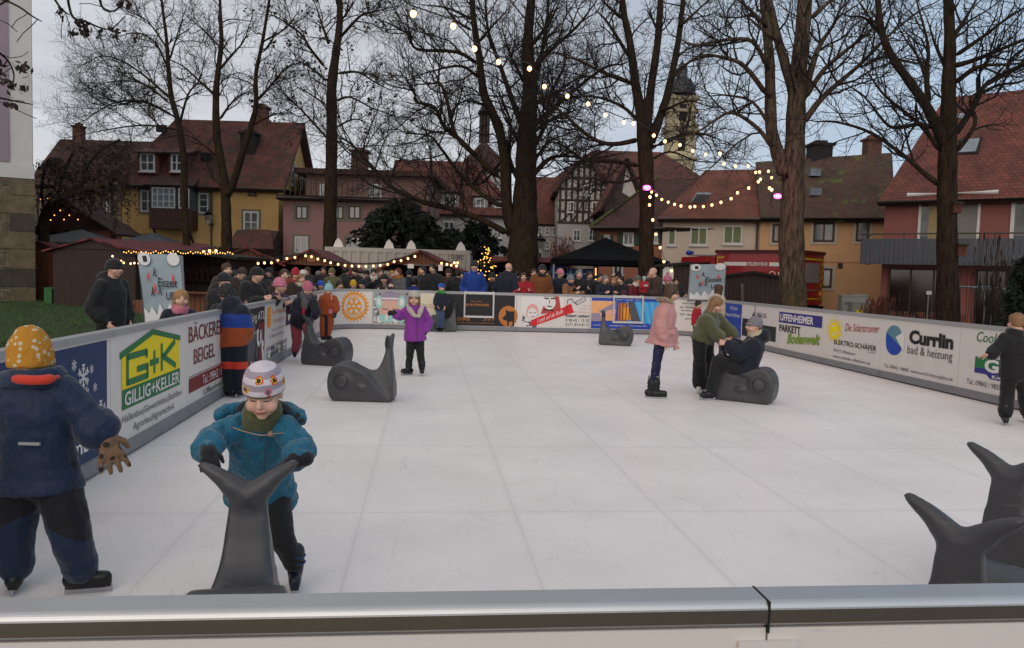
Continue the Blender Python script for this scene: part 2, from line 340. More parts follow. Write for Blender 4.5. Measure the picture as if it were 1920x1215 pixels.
def grass():
    r = np.random.default_rng(3); n = 42000; y = 6 + 28 * r.random(n) ** 1.2; x = -3.6 - .109 * (y - 6.1) - r.random(n) * (2 + y * .75)
    z = np.array([gz(a, b) for a, b in zip(x, y)]) + .02; h = (.05 + .07 * r.random(n)); w = .006 + .006 * r.random(n); t = r.random(n) * 6.28
    lean = (r.random((n, 2)) - .5) * .09
    a = np.stack([x - w * np.cos(t), y - w * np.sin(t), z], 1); b = np.stack([x + w * np.cos(t), y + w * np.sin(t), z], 1); c = np.stack([x + lean[:, 0], y + lean[:, 1], z + h], 1)
    me = bpy.data.meshes.new('grass'); vs = np.stack([a, b, c], 1).reshape(-1, 3)
    me.vertices.add(3 * n); me.vertices.foreach_set('co', vs.ravel()); me.loops.add(3 * n); me.loops.foreach_set('vertex_index', np.arange(3 * n)); me.polygons.add(n)
    me.polygons.foreach_set('loop_start', np.arange(n) * 3); me.polygons.foreach_set('loop_total', np.full(n, 3)); me.update(); me.validate()
    o = link('grass', me, GRASS); o['kind'] = 'stuff'; o['label'] = 'dark short lawn grass behind the left boards'
grass()
ICE = bpy.data.materials.new('plastic_ice'); ICE.use_nodes = True
def _ice():
    nt, b, N, L = nodes_of(ICE); tc = N('ShaderNodeTexCoord'); O = tc.outputs['Object']
    mp = N('ShaderNodeMapping'); mp.inputs['Location'].default_value = (-.62 + 20, -1.19 + 40, 0); L(O, mp.inputs[0])
    br = N('ShaderNodeTexBrick'); L(mp.outputs[0], br.inputs[0]); br.offset = 0; br.inputs['Scale'].default_value = 1; br.inputs['Brick Width'].default_value = 1; br.inputs['Row Height'].default_value = 2
    br.inputs['Mortar Size'].default_value = .006; br.inputs['Mortar Smooth'].default_value = .9
    br.inputs['Color1'].default_value = (.78, .735, .715, 1); br.inputs['Color2'].default_value = (.765, .725, .708, 1); br.inputs['Mortar'].default_value = (.645, .615, .605, 1)
    # soft smear of dirt along every seam
    br2 = N('ShaderNodeTexBrick'); L(mp.outputs[0], br2.inputs[0]); br2.offset = 0; br2.inputs['Scale'].default_value = 1; br2.inputs['Brick Width'].default_value = 1; br2.inputs['Row Height'].default_value = 2; br2.inputs['Mortar Size'].default_value = .05; br2.inputs['Mortar Smooth'].default_value = 1
    n1 = N('ShaderNodeTexNoise'); n1.inputs['Scale'].default_value = .9; n1.inputs['Detail'].default_value = 9; n1.inputs['Roughness'].default_value = .6; L(O, n1.inputs[0])
    r1 = N('ShaderNodeMapRange'); r1.inputs[1].default_value = .3; r1.inputs[2].default_value = .7; r1.inputs[3].default_value = .90; r1.inputs[4].default_value = 1.05; L(n1.outputs[0], r1.inputs[0])
    sm = N('ShaderNodeMath'); sm.operation = 'MULTIPLY'; L(br2.outputs[1], sm.inputs[0]); L(n1.outputs[0], sm.inputs[1])
    # blade scratches: three families of thin curved lines
    acc = None
    for k, (rot, stx, thr) in enumerate(((.3, 13, .014), (1.25, 9, .013), (-.7, 11, .012), (2.2, 7, .011))):
        m2 = N('ShaderNodeMapping'); m2.inputs['Rotation'].default_value = (0, 0, rot); m2.inputs['Location'].default_value = (k * 3.7, k * 1.3, 0); m2.inputs['Scale'].default_value = (stx * .22, .5, 1); L(O, m2.inputs[0])
        nn = N('ShaderNodeTexNoise'); nn.inputs['Scale'].default_value = 1.7; nn.inputs['Detail'].default_value = 3; nn.inputs['Distortion'].default_value = .6; L(m2.outputs[0], nn.inputs[0])
        d = N('ShaderNodeMath'); d.operation = 'SUBTRACT'; L(nn.outputs[0], d.inputs[0]); d.inputs[1].default_value = .5
        ab = N('ShaderNodeMath'); ab.operation = 'ABSOLUTE'; L(d.outputs[0], ab.inputs[0])
        ms = N('ShaderNodeTexNoise'); ms.inputs['Scale'].default_value = .8 + .3 * k; ms.inputs['Detail'].default_value = 4; L(m2.outputs[0], ms.inputs[0])
        g = N('ShaderNodeMapRange'); g.inputs[1].default_value = thr * .5; g.inputs[2].default_value = 0; L(ab.outputs[0], g.inputs[0])
        h = N('ShaderNodeMapRange'); h.inputs[1].default_value = .47; h.inputs[2].default_value = .68; L(ms.outputs[0], h.inputs[0])
        p = N('ShaderNodeMath'); p.operation = 'MULTIPLY'; L(g.outputs[0], p.inputs[0]); L(h.outputs[0], p.inputs[1])
        if acc is None: acc = p
        else:
            q = N('ShaderNodeMath'); q.operation = 'MAXIMUM'; L(acc.outputs[0], q.inputs[0]); L(p.outputs[0], q.inputs[1]); acc = q
    # scuff patches
    n4 = N('ShaderNodeTexNoise'); n4.inputs['Scale'].default_value = 14; n4.inputs['Detail'].default_value = 8; n4.inputs['Roughness'].default_value = .75; m4 = N('ShaderNodeMapping'); m4.inputs['Scale'].default_value = (1, .35, 1); m4.inputs['Rotation'].default_value = (0, 0, 1.2); L(O, m4.inputs[0]); L(m4.outputs[0], n4.inputs[0])
    r4 = N('ShaderNodeMapRange'); r4.inputs[1].default_value = .64; r4.inputs[2].default_value = .8; r4.inputs[4].default_value = .42; L(n4.outputs[0], r4.inputs[0])
    tot = N('ShaderNodeMath'); tot.operation = 'MULTIPLY_ADD'; L(acc.outputs[0], tot.inputs[0]); tot.inputs[1].default_value = .27; L(r4.outputs[0], tot.inputs[2])
    t2 = N('ShaderNodeMath'); t2.operation = 'MULTIPLY_ADD'; L(sm.outputs[0], t2.inputs[0]); t2.inputs[1].default_value = .15; L(tot.outputs[0], t2.inputs[2]); t2.use_clamp = True
    sc = N('ShaderNodeVectorMath'); sc.operation = 'SCALE'; L(br.outputs[0], sc.inputs[0]); L(r1.outputs[0], sc.inputs['Scale'])
    mx = N('ShaderNodeMix'); mx.data_type = 'RGBA'; L(t2.outputs[0], mx.inputs[0]); L(sc.outputs[0], mx.inputs[6]); mx.inputs[7].default_value = (.26, .24, .24, 1)
    L(mx.outputs[2], b.inputs['Base Color']); b.inputs['Roughness'].default_value = .42; b.inputs['Specular IOR Level'].default_value = .25
    bp = N('ShaderNodeBump'); bp.inputs['Strength'].default_value = .25; bp.inputs['Distance'].default_value = .01; L(n4.outputs[0], bp.inputs['Height']); L(bp.outputs[0], b.inputs['Normal'])
_ice()
mb = MB(); mb.box((2.624, 11.43, -.07), (10.2, 20.45, .14)); o = structure(mb.obj('ice_floor', ICE)); o.rotation_euler = (0, 0, RA)

# ------------------------------------------------------------------ boards round the rink with their adverts
class Pan:
    """a board seen from the ice: s runs left to right, z up, o towards the ice"""
    def __init__(p, pts): p.p = [np.array(q, float) for q in pts]; p.d = [np.linalg.norm(b - a) for a, b in zip(p.p, p.p[1:])]; p.L = sum(p.d)
    def at(p, s, z=0.0, o=0.0):
        s = min(max(s, -.2), p.L + .2); acc = 0
        for i, d in enumerate(p.d):
            if s <= acc + d or i == len(p.d) - 1: break
            acc += d
        t = (p.p[i + 1] - p.p[i]) / p.d[i]; q = p.p[i] + t * (s - acc)
        tt = t
        if len(p.d) > 1:                                         # smooth normal on a curved board
            f = (s - acc) / p.d[i]; j = i + 1 if f > .5 else i - 1; j = min(max(j, 0), len(p.d) - 1)
            t2 = (p.p[j + 1] - p.p[j]) / p.d[j]; w = abs(f - .5); tt = unit(t * (1 - w) + t2 * w)
        n = np.array([tt[1], -tt[0]]); q = q + n * o
        return R(q[0], q[1], z)
    def cuts(p, s0, s1):
        if len(p.d) == 1: return [s0, s1]
        n = max(2, int((s1 - s0) / .06) + 1); return list(np.linspace(s0, s1, n))
    def slab(p, mb, s0, s1, z0, z1, o0, o1, mi=0):
        S = p.cuts(s0, s1); vs = []
        for s in S: vs += [p.at(s, z0, o0), p.at(s, z1, o0), p.at(s, z1, o1), p.at(s, z0, o1)]
        fs = [(i * 4 + j, i * 4 + (j + 1) % 4, i * 4 + 4 + (j + 1) % 4, i * 4 + 4 + j) for i in range(len(S) - 1) for j in range(4)]
        fs += [(3, 2, 1, 0), tuple(len(vs) - 4 + j for j in range(4))]
        # (s increasing, n towards the ice)
        return mb.add(vs, fs, mi)
    def poly(p, mb, pts, o=.004, mi=0):
        if len(p.d) > 1 and len(pts) == 4 and abs(pts[0][0] - pts[3][0]) < 1e-6:
            S = p.cuts(pts[0][0], pts[1][0])
            for a, b in zip(S, S[1:]): mb.add([p.at(a, pts[0][1], o), p.at(b, pts[0][1], o), p.at(b, pts[2][1], o), p.at(a, pts[2][1], o)], [(0, 1, 2, 3)], mi)
            return
        mb.add([p.at(s, z, o) for s, z in pts], [tuple(range(len(pts)))], mi)
    def rect(p, mb, s0, z0, s1, z1, o=.004, mi=0): p.poly(mb, [(s0, z0), (s1, z0), (s1, z1), (s0, z1)], o, mi)
    def disc(p, mb, cs, cz, rs, rz, o=.004, mi=0, a0=0, a1=6.2832, n=28):
        pts = [(cs + rs * math.cos(a0 + (a1 - a0) * i / n), cz + rz * math.sin(a0 + (a1 - a0) * i / n)) for i in range(n + (1 if a1 - a0 < 6.28 else 0))]
        p.poly(mb, pts, o, mi)
    def line(p, mb, pts, w, o=.006, mi=0):
        for (a, b), (c, d) in zip(pts, pts[1:]):
            t = unit((c - a, d - b)); n = np.array([-t[1], t[0]]) * w / 2
            p.poly(mb, [(a - n[0] - t[0] * w * .3, b - n[1] - t[1] * w * .3), (c - n[0] + t[0] * w * .3, d - n[1] + t[1] * w * .3), (c + n[0] + t[0] * w * .3, d + n[1] + t[1] * w * .3), (a + n[0] - t[0] * w * .3, b + n[1] - t[1] * w * .3)], o, mi)
    def text(p, mb, s, s0, z0, s1, z1, bold=0.0, shear=0.0, dz=0.0, o=.008, mi=0):
        co, fs = glyphs(s, bold, shear)
        mb.add([p.at(s0 + x * (s1 - s0), z0 + y * (z1 - z0) + dz * x, o) for x, y in co], fs, mi)
TOP = 1.055
BOARDS = 'advert boards round the rink'
def board(pts, label, face=None, tall=TOP):
    p = Pan(pts); c = p.at(p.L / 2, 0)
    t = thing('rink_board', label, 'advert board', c, BOARDS); g = .004
    mb = MB(); p.slab(mb, g, p.L - g, .02, 1.0, 0, -.05); mb.obj('panel', face or WHITE, t)
    mb = MB(); p.slab(mb, g, p.L - g, .02, .13, .016, .002); mb.obj('kick_plate', KICK, t)
    mb = MB(); p.slab(mb, g, p.L - g, 1.003, tall, .022, -.07); mb.obj('top_rail', RAILG, t)
    mb = MB(); p.slab(mb, .002, p.L - .002, .001, .018, -.01, -.045); mb.obj('foot_gap_shade', DARK, t)  # dark strip put in for the shade under the panel
    return p, t
def ink(name, col): return mat('ink_' + name, col, .55, var=.05, vs=8)
INK = {k: ink(k, c) for k, c in dict(black='#111114', grey='#4c4c4f', lgrey='#8d8d90', green='#1d6b3a', yellow='#e3c900', blue='#1a3f9c', navy='#0f2c56', sky='#3f9fd6', lightblue='#7db2bf', red='#c2181f', maroon='#6e0f16', pink='#d79a94', skin='#c99f8c', mint='#93c1b6', orange='#d98a1c', white='#d2cecb', cream='#cfc5ae', purple='#2f2a78', olive='#6f8f1d', rust='#b06a2a', brick='#a6423a', sunset='#d9a06b', mauve='#8d7f93', darkgreen='#16231d', violet='#7a3f86', night='#0f1a26').items()}
INKS = list(INK); IX = {k: i for i, k in enumerate(INKS)}
def printed(name, t, draw):
    """prints in several inks on one board: one mesh per kind of print"""
    mb = MB(); draw(mb); used = sorted(set(mb.m)); mb.m = [used.index(i) for i in mb.m]
    return mb.obj(name, [INK[INKS[i]] for i in used], t)
UL, UR, VF, CR = -2.398, 7.646, 21.6, 1.0
def LB(v): return [(UL, v), (UL, v + 2)]
def RB(v): return [(UR, v), (UR, v - 2)]
def flake(p, mb, s, z, r, ci):
    for k in range(3):
        a = k * math.pi / 3 + .5; p.line(mb, [(s - r * math.cos(a), z - r * math.sin(a)), (s + r * math.cos(a), z + r * math.sin(a))], r * .2, .007, ci)
        for q in (-1, 1):
            for f in (.55, .85):
                x, y = s + q * f * r * math.cos(a), z + q * f * r * math.sin(a)
                for w in (-.9, .9): p.line(mb, [(x, y), (x + q * r * .3 * math.cos(a + w), y + q * r * .3 * math.sin(a + w))], r * .15, .007, ci)
def text_of(t, p, name, rows):
    for s, box, ci, kw in rows:
        mb = MB(); p.text(mb, s, *box, **kw); mb.obj(name, INK[ci], t)

# left side, near to far
p, t = board(LB(2.42), 'white board nearest the camera on the left, with a yellow and blue print')
def d(mb):
    p.rect(mb, .1, .5, 1.9, .72, .004, IX['yellow']); p.rect(mb, .1, .16, 1.9, .5, .005, IX['sky'])
printed('advert', t, d)
p, t = board(LB(4.42), 'dark blue board with white snowflakes and an orange stripe')
def d(mb):
    p.rect(mb, .005, .135, 1.93, .985, .003, IX['navy']); p.rect(mb, .005, .36, 1.72, .50, .005, IX['orange'])
    r = random.Random(4)
    for s, z, q in ((1.0, .84, .06), (1.35, .86, .035), (1.5, .76, .085), (1.64, .80, .03), (1.7, .66, .03), (1.55, .64, .04), (1.42, .62, .035), (1.80, .45, .09), (1.18, .68, .05), (.7, .8, .07), (.5, .6, .05), (1.3, .52, .03), (.3, .88, .04)): flake(p, mb, s, z, q, IX['white'])
printed('advert', t, d)
text_of(t, p, 'lettering', [('TECHNIK', (1.0, .38, 1.66, .47), 'night', dict(bold=.01)), ('-gmbh', (1.12, .18, 1.72, .33), 'white', dict(bold=.02))])
p, t = board(LB(6.42), 'white board with the yellow and green G+K house sign')
def d(mb):
    p.poly(mb, [(.23, .55), (1.74, .55), (1.74, .84), (.97, .96), (.23, .83)], .003, IX['yellow'])
    p.rect(mb, .235, .39, 1.75, .555, .004, IX['green'])
    p.poly(mb, [(.19, .805), (.97, .945), (.97, .995), (.19, .86)], .005, IX['green']); p.poly(mb, [(.97, .945), (1.76, .825), (1.76, .875), (.97, .995)], .005, IX['green'])
    g = IX['green']; w = .055
    p.line(mb, [(.80, .775), (.80, .81), (.35, .81), (.35, .600), (.82, .600), (.82, .685), (.58, .685)], w, .006, g)
    p.line(mb, [(.9, .70), (1.1, .70)], w, .006, g); p.line(mb, [(1.0, .79), (1.0, .61)], .045, .0065, g)
    p.line(mb, [(1.2, .83), (1.2, .61)], w, .006, g); p.line(mb, [(1.58, .83), (1.24, .72), (1.60, .60)], w, .0065, g)
printed('logo', t, d)
text_of(t, p, 'lettering', [('GILLIG+KELLER', (.28, .415, 1.72, .53), 'white', dict(bold=.018)), ('Hallenbau|Gewerbebau|Stahlbau', (.23, .265, 1.80, .345), 'grey', {}), ('Agrarbau|Agrartechnik', (.48, .165, 1.57, .245), 'grey', {})])
p, t = board(LB(8.42), 'white board reading BACKEREI BEIGEL over a dark red stripe')
def d(mb): p.rect(mb, .06, .25, 1.93, .40, .004, IX['maroon']); p.rect(mb, .06, .412, 1.93, .42, .004, IX['maroon'])
printed('advert', t, d)
text_of(t, p, 'lettering', [('BÄCKEREI', (.05, .77, 1.32, .975), 'maroon', {}), ('BEIGEL', (.23, .53, 1.07, .69), 'maroon', {}), ('Tel.: 09842 / 81 82', (.55, .275, 1.65, .375), 'white', {}), ('Uffenheim', (.6, .15, 1.5, .22), 'grey', {})])
p, t = board(LB(10.42), 'black board with a red and white striped figure, beside the striped jacket')
def d(mb):
    p.rect(mb, .01, .14, 1.93, .985, .003, IX['black']); p.disc(mb, 1.0, .55, .3, .33, .004, IX['grey']); p.rect(mb, 1.5, .14, 1.93, .75, .004, IX['maroon'])
    r = random.Random(2)
    for i in range(16): p.disc(mb, 1.0 + r.random() * .85, .18 + r.random() * .45, .03 + .05 * r.random(), .03 + .09 * r.random(), .0045 + i * .0001, IX['white' if i % 3 else 'grey'])
printed('advert', t, d)
text_of(t, p, 'lettering', [('Marktbürg ATL', (.2, .76, 1.9, .92), 'white', {}), ('www.schwimmbad', (.6, .62, 1.5, .66), 'white', {})])
p, t = board(LB(12.42), 'white board with a tall yellow strip and a grey photograph at its foot')
def d(mb):
    p.rect(mb, .14, .64, .42, .95, .004, IX['orange']); p.rect(mb, .10, .14, 1.86, .34, .004, IX['lgrey'])
    r = random.Random(5)
    for i in range(14): p.disc(mb, .3 + r.random() * 1.4, .17 + r.random() * .13, .1 + .12 * r.random(), .015 + .02 * r.random(), .005 + i * .0001, IX['grey' if i % 2 else 'white'])
printed('advert', t, d)
text_of(t, p, 'lettering', [('Lackierung', (.55, .80, 1.75, .90), 'orange', {}), ('Fachbetrieb', (.6, .68, 1.7, .75), 'pink', {}), ('Karosserie und Lack', (.5, .56, 1.8, .60), 'lgrey', {}), ('Uffenheim', (.3, .46, 1.6, .51), 'lgrey', {})])
p, t = board(LB(14.42), 'white board behind the child pushing a whale, with pale red lines')
printed('advert', t, lambda mb: (p.rect(mb, .3, .70, 1.5, .735, .004, IX['pink']), p.rect(mb, .3, .60, 1.2, .625, .004, IX['lgrey'])))
p, t = board(LB(16.42), 'white board with faint grey lines, behind the orange snowsuit')
printed('advert', t, lambda mb: p.rect(mb, .3, .62, 1.3, .64, .004, IX['lgrey']))
def arc(cu, cv, a0, a1, n=14): return [(cu + CR * math.cos(a0 + (a1 - a0) * i / n), cv + CR * math.sin(a0 + (a1 - a0) * i / n)) for i in range(n + 1)]
p, t = board([(UL, 18.42)] + arc(UL + CR, VF - CR, math.pi, math.pi / 2), 'curved white corner board with the golden cogwheel emblem')
LW = p.L
def d(mb):
    g = IX['orange']; cs, cz = LW - .50, .60
    def ring(r0, r1, o, ci, n=40):
        for i in range(n):
            a, b = 2 * math.pi * i / n, 2 * math.pi * (i + 1) / n
            mb.add([p.at(cs + r * math.cos(w), cz + r * math.sin(w), o) for r, w in ((r0, a), (r1, a), (r1, b), (r0, b))], [(3, 2, 1, 0)], ci)
    ring(.30, .36, .004, g); ring(.19, .215, .004, g); ring(.04, .085, .005, g); ring(.225, .29, .004, IX['cream'])
    for i in range(24):
        a = 2 * math.pi * i / 24; mb.add([p.at(cs + r * math.cos(a + w), cz + r * math.sin(a + w), .004) for r, w in ((.355, -.07), (.355, .07), (.415, .05), (.415, -.05))], [(3, 2, 1, 0)], g)
    for i in range(6):
        a = math.pi / 6 + math.pi * i / 3; mb.add([p.at(cs + r * math.cos(a) - q * math.sin(a), cz + r * math.sin(a) + q * math.cos(a), .0045) for r, q in ((.07, -.022), (.20, -.05), (.20, .05), (.07, .022))], [(3, 2, 1, 0)], g)
printed('logo', t, d)
mbt = MB()
for word, top in (('ROTARY', 1), ('INTERNATIONAL', 0)):
    n = len(word); 
    for i, ch in enumerate(word):
        span = 1.3 if top else 2.3; a = (math.pi / 2 + span / 2 - span * (i + .5) / n) if top else (-math.pi / 2 - span / 2 + span * (i + .5) / n)
        co, fs = glyphs(ch, .01); cs, cz = LW - .50, .60
        vs = []
        for x, y in co:
            rr = .235 + (y if top else 1 - y) * .045; w = (x - .5) * .075 * (.4 if ch == 'I' else 1); th = a - w / .26 if top else a + w / .26
            vs.append(p.at(cs + rr * math.cos(th), cz + rr * math.sin(th), .006))
        mbt.add(vs, fs)
mbt.obj('lettering', INK['orange'], t)
p, t = board([(UL + CR, VF), (.46, VF)], 'white board with a winter photograph of a child in mint earmuffs')
def d(mb):
    p.rect(mb, .02, .15, .98, .985, .003, IX['lgrey']); p.rect(mb, 1.10, .14, 1.84, .985, .003, IX['cream'])
    r = random.Random(9)
    for i in range(60): p.disc(mb, .05 + .9 * r.random(), .17 + .8 * r.random(), .015 + .03 * r.random(), .015 + .03 * r.random(), .0032 + i * 1e-5, IX['white' if i % 2 else 'grey'], n=8)
    p.disc(mb, .47, .55, .30, .34, .005, IX['skin']); p.disc(mb, .45, .9, .26, .1, .0055, IX['mauve']); p.rect(mb, .22, .79, .70, .84, .006, IX['white'])
    for i in range(9): p.line(mb, [(.24 + i * .05, .765), (.27 + i * .05, .80)], .018, .0065, IX['violet'])
    for s in (.17, .77): p.disc(mb, s, .72, .095, .17, .006, IX['mint']); p.disc(mb, s, .73, .05, .10, .0065, IX['white'])
    for s in (.34, .60): p.disc(mb, s, .545, .08, .03, .006, IX['grey']); p.disc(mb, s, .56, .07, .02, .0063, IX['skin']); p.disc(mb, s, .46, .07, .05, .0055, IX['pink'])
    for i in range(9): p.disc(mb, .2 + i * .07, .26 + .05 * (i % 2), .08, .10, .0065 + i * 1e-4, IX['mint' if i % 3 else 'white'])
    p.rect(mb, .3, .15, .66, .165, .008, IX['pink'])
printed('advert', t, d)
text_of(t, p, 'lettering', [('Physio', (.92, .90, 1.08, .96), 'black', dict(bold=.03)), ('Therapie', (1.28, .66, 1.62, .70), 'rust', {}), ('Massage', (1.38, .60, 1.66, .65), 'rust', {})])
p, t = board([(.46, VF), (2.46, VF)], 'black board with orange lettering and a bull in an orange disc')
def d(mb):
    p.rect(mb, .005, .14, 1.95, .985, .003, IX['black']); p.disc(mb, 1.78, .42, .26, .28, .004, IX['rust'])
    p.rect(mb, 1.955, .14, 1.99, .985, .0035, IX['white'])
    k = IX['black']; p.poly(mb, [(1.62, .36), (1.72, .47), (1.70, .60), (1.80, .55), (1.93, .56), (1.95, .54), (1.95, .15), (1.90, .15), (1.90, .28), (1.80, .26), (1.80, .15), (1.76, .15), (1.75, .30), (1.66, .31)], .005, k)
printed('logo', t, d)
text_of(t, p, 'lettering', [('METZGEREI', (.75, .78, 1.05, .81), 'rust', {}), ('JULFINGER', (.62, .66, 1.26, .74), 'rust', dict(bold=.015)), ('098', (.40, .27, .74, .36), 'rust', {}), ('397', (1.10, .28, 1.42, .37), 'rust', {}), ('UNSER FLEISCH IST UNSERE STÄRKE', (.40, .2, 1.40, .235), 'rust', {})])
p, t = board([(2.46, VF), (4.50, VF)], 'white board of painter Robert Lenhart with a red roller streak')
def d(mb):
    r = random.Random(3); ci = IX
    p.rect(mb, .14, .5, 1.3, .97, .003, ci['white'])
    for i in range(46): p.disc(mb, .18 + .42 * r.random(), .15 + .28 * r.random(), .02 + .04 * r.random(), .02 + .03 * r.random(), .0034 + i * 1e-5, ci['grey' if i % 2 else 'white'], n=8)
    p.disc(mb, .44, .55, .17, .22, .005, ci['pink']); p.disc(mb, .44, .50, .13, .16, .0055, ci['white']); p.line(mb, [(.36, .53), (.42, .53)], .02, .006, ci['grey']); p.line(mb, [(.47, .53), (.53, .53)], .02, .006, ci['grey']); p.line(mb, [(.40, .42), (.5, .42)], .02, .006, ci['brick'])
    p.poly(mb, [(.66, .50), (1.24, .55), (1.16, .98), (1.08, 1.0), (.74, .72)], .004, ci['brick']); p.disc(mb, .90, .82, .17, .19, .005, ci['white'])
    p.rect(mb, .74, .96, 1.06, .985, .0052, ci['lgrey']); p.line(mb, [(.77, .93), (.87, .92)], .035, .006, ci['black']); p.line(mb, [(.94, .92), (1.04, .93)], .035, .006, ci['black']); p.line(mb, [(.84, .72), (.96, .71)], .03, .006, ci['black']); p.line(mb, [(.90, .88), (.90, .80)], .025, .006, ci['grey']); p.line(mb, [(.76, .62), (1.0, .60), (1.02, .55)], .03, .006, ci['black'])
    p.poly(mb, [(.39, .20), (.46, .16), (1.30, .47), (1.58, .56), (1.50, .80), (1.38, .76), (1.33, .71), (.42, .33)], .0075, ci['red'])
    p.line(mb, [(1.40, .80), (1.40, .90), (1.50, .93), (1.58, .83), (1.64, .80)], .018, .007, ci['black']); p.line(mb, [(1.66, .82), (1.86, .93)], .11, .006, ci['black']); p.line(mb, [(1.67, .825), (1.85, .925)], .085, .0065, ci['white'])
    for i in range(6): p.line(mb, [(1.68 + i * .032, .79 + i * .018), (1.65 + i * .032, .86 + i * .018)], .012, .007, ci['grey'])
    p.line(mb, [(1.36, .55), (1.40, .74)], .012, .008, ci['maroon'])
printed('advert', t, d)
text_of(t, p, 'lettering', [('I steh auf de Rolle', (.58, .24, 1.28, .36), 'white', dict(shear=.3, dz=.30, o=.0095)), ('Putz', (1.84, .73, 2.0, .78), 'pink', {}), ('Malerei', (1.74, .65, 2.0, .70), 'pink', {}), ('Trockenbau', (1.56, .56, 2.0, .61), 'pink', {}), ('Robert Lenhart', (1.36, .43, 2.02, .52), 'black', dict(bold=.02)), ('0 98 42 / 15 02', (1.36, .31, 2.02, .39), 'black', {}), ('0171 813 8112', (1.36, .19, 2.02, .27), 'black', {})])
p, t = board([(4.50, VF), (UR - CR, VF)], 'blue board with a sunset photograph of a glass building')
def d(mb):
    ci = IX; p.rect(mb, .03, .14, 2.12, .985, .003, ci['blue']); p.rect(mb, .03, .36, .70, .90, .0035, ci['sunset']); p.poly(mb, [(1.0, .26), (2.1, .22), (2.1, .90), (1.0, .90)], .0035, ci['sky'])
    p.poly(mb, [(.24, .62), (.66, .86), (.72, .92), (.72, .70), (.24, .56)], .004, ci['mauve']); p.poly(mb, [(.24, .56), (.72, .66), (.72, .58), (.3, .5)], .0045, ci['pink']); p.rect(mb, .03, .34, .3, .56, .0042, ci['mauve'])
    p.rect(mb, .78, .36, 1.06, .86, .004, ci['rust']); p.rect(mb, .9, .4, 1.2, .74, .0045, ci['orange']); p.poly(mb, [(1.15, .36), (1.42, .36), (1.22, .9), (1.05, .9)], .005, ci['grey'])
    for i in range(4): p.line(mb, [(.82 + i * .09, .36), (.82 + i * .09, .86)], .02, .0055, ci['black'])
    for i in range(9): p.line(mb, [(1.45 + i * .08, .24), (1.22 + i * .10, .90)], .012, .0055, ci['lightblue' if i % 2 else 'blue'])
    p.rect(mb, .03, .155, 2.1, .30, .005, ci['blue']); p.rect(mb, .03, .91, 2.1, .985, .005, ci['blue'])
printed('advert', t, d)
text_of(t, p, 'lettering', [('Metallbau', (.10, .22, .34, .25), 'white', {}), ('www.metallbau-uffenheim', (.55, .21, .98, .25), 'white', {}), ('Fenster - Fassaden - Türen', (.72, .93, 1.4, .96), 'white', {}), ('Wintergarten', (1.1, .21, 1.6, .25), 'white', {})])
for (s0, s1, zz, wall, lab) in ((1.03, 1.85, .36, 'black', 'empty white picture frame hung over the black board'), (5.12, 5.98, .30, 'blue', 'empty white picture frame hung over the blue board')):
    q = Pan([(s0, VF), (s1, VF)]); f = thing('hanging_frame', lab, 'frame', q.at(.4, zz), 'white frames on the far boards'); mb = MB()
    for a in ((0, zz, q.L, zz + .055), (0, 1.0, q.L, 1.06), (0, zz + .055, .04, 1.0), (q.L - .04, zz + .055, q.L, 1.0)): q.slab(mb, a[0], a[2], a[1], a[3], .045, .025)
    mb.obj('frame_bars', WFRAME, f); mb = MB()
    for s in (.02, q.L - .05): q.slab(mb, s, s + .03, .92, 1.09, .024, -.09)
    mb.obj('hook', KICK, f)
p, t = board(arc(UR - CR, VF - CR, math.pi / 2, 0) + [(UR, 20.3)], 'curved white corner board with small black lines of thanks')
text_of(t, p, 'lettering', [('klasse Projekt', (.42, .86, .84, .92), 'black', {}), ('der Städtebau', (.36, .76, .86, .82), 'black', {}), ('förderung', (.40, .66, .80, .72), 'black', {}), ('Wir danken', (.36, .56, .86, .62), 'black', {}), ('gefördert', (.52, .44, .82, .5), 'black', {})])
p, t = board([(UR, 20.296), (UR, 18.72)], 'dark blue board in the far right corner with white words')
printed('advert', t, lambda mb: p.rect(mb, .01, .14, 1.55, .985, .003, IX['blue']))
text_of(t, p, 'lettering', [('VR Bank', (.8, .83, 1.3, .92), 'white', {}), ('Neustadt Uffenheim', (.55, .66, 1.48, .75), 'white', {}), ('Raiffeisen', (.5, .2, 1.4, .28), 'white', {})])
p, t = board(RB(18.72), 'white board with STACK lettering over a dark photograph')
def d(mb):
    p.rect(mb, .03, .24, 1.93, .57, .004, IX['darkgreen']); p.rect(mb, .05, .30, .5, .66, .0045, IX['night']); p.poly(mb, [(.60, .74), (.76, .74), (.70, .85), (.64, .78)], .005, IX['black']); p.line(mb, [(.78, .76), (.74, 1.0)], .03, .005, IX['black'])
printed('advert', t, d)
text_of(t, p, 'lettering', [('STÄCK', (.86, .73, 1.42, .86), 'black', {}), ('Schreinerei', (1.3, .3, 1.7, .34), 'white', {})])
p, t = board(RB(16.72), 'white board with a purple UFFENHEIMER banner and green script')
printed('advert', t, lambda mb: p.rect(mb, .055, .69, 1.96, .92, .004, IX['purple']))
text_of(t, p, 'lettering', [('UFFENHEIMER', (.12, .73, 1.62, .88), 'white', dict(bold=.03)), ('PARKETT', (.10, .50, 1.08, .65), 'black', dict(bold=.025)), ('Bodenwelt', (.50, .26, 1.92, .48), 'olive', dict(bold=.035, shear=.25, dz=.09))])
p, t = board(RB(14.72), 'white board of ELEKTRO-SCHAFER with a yellow laughing sun')
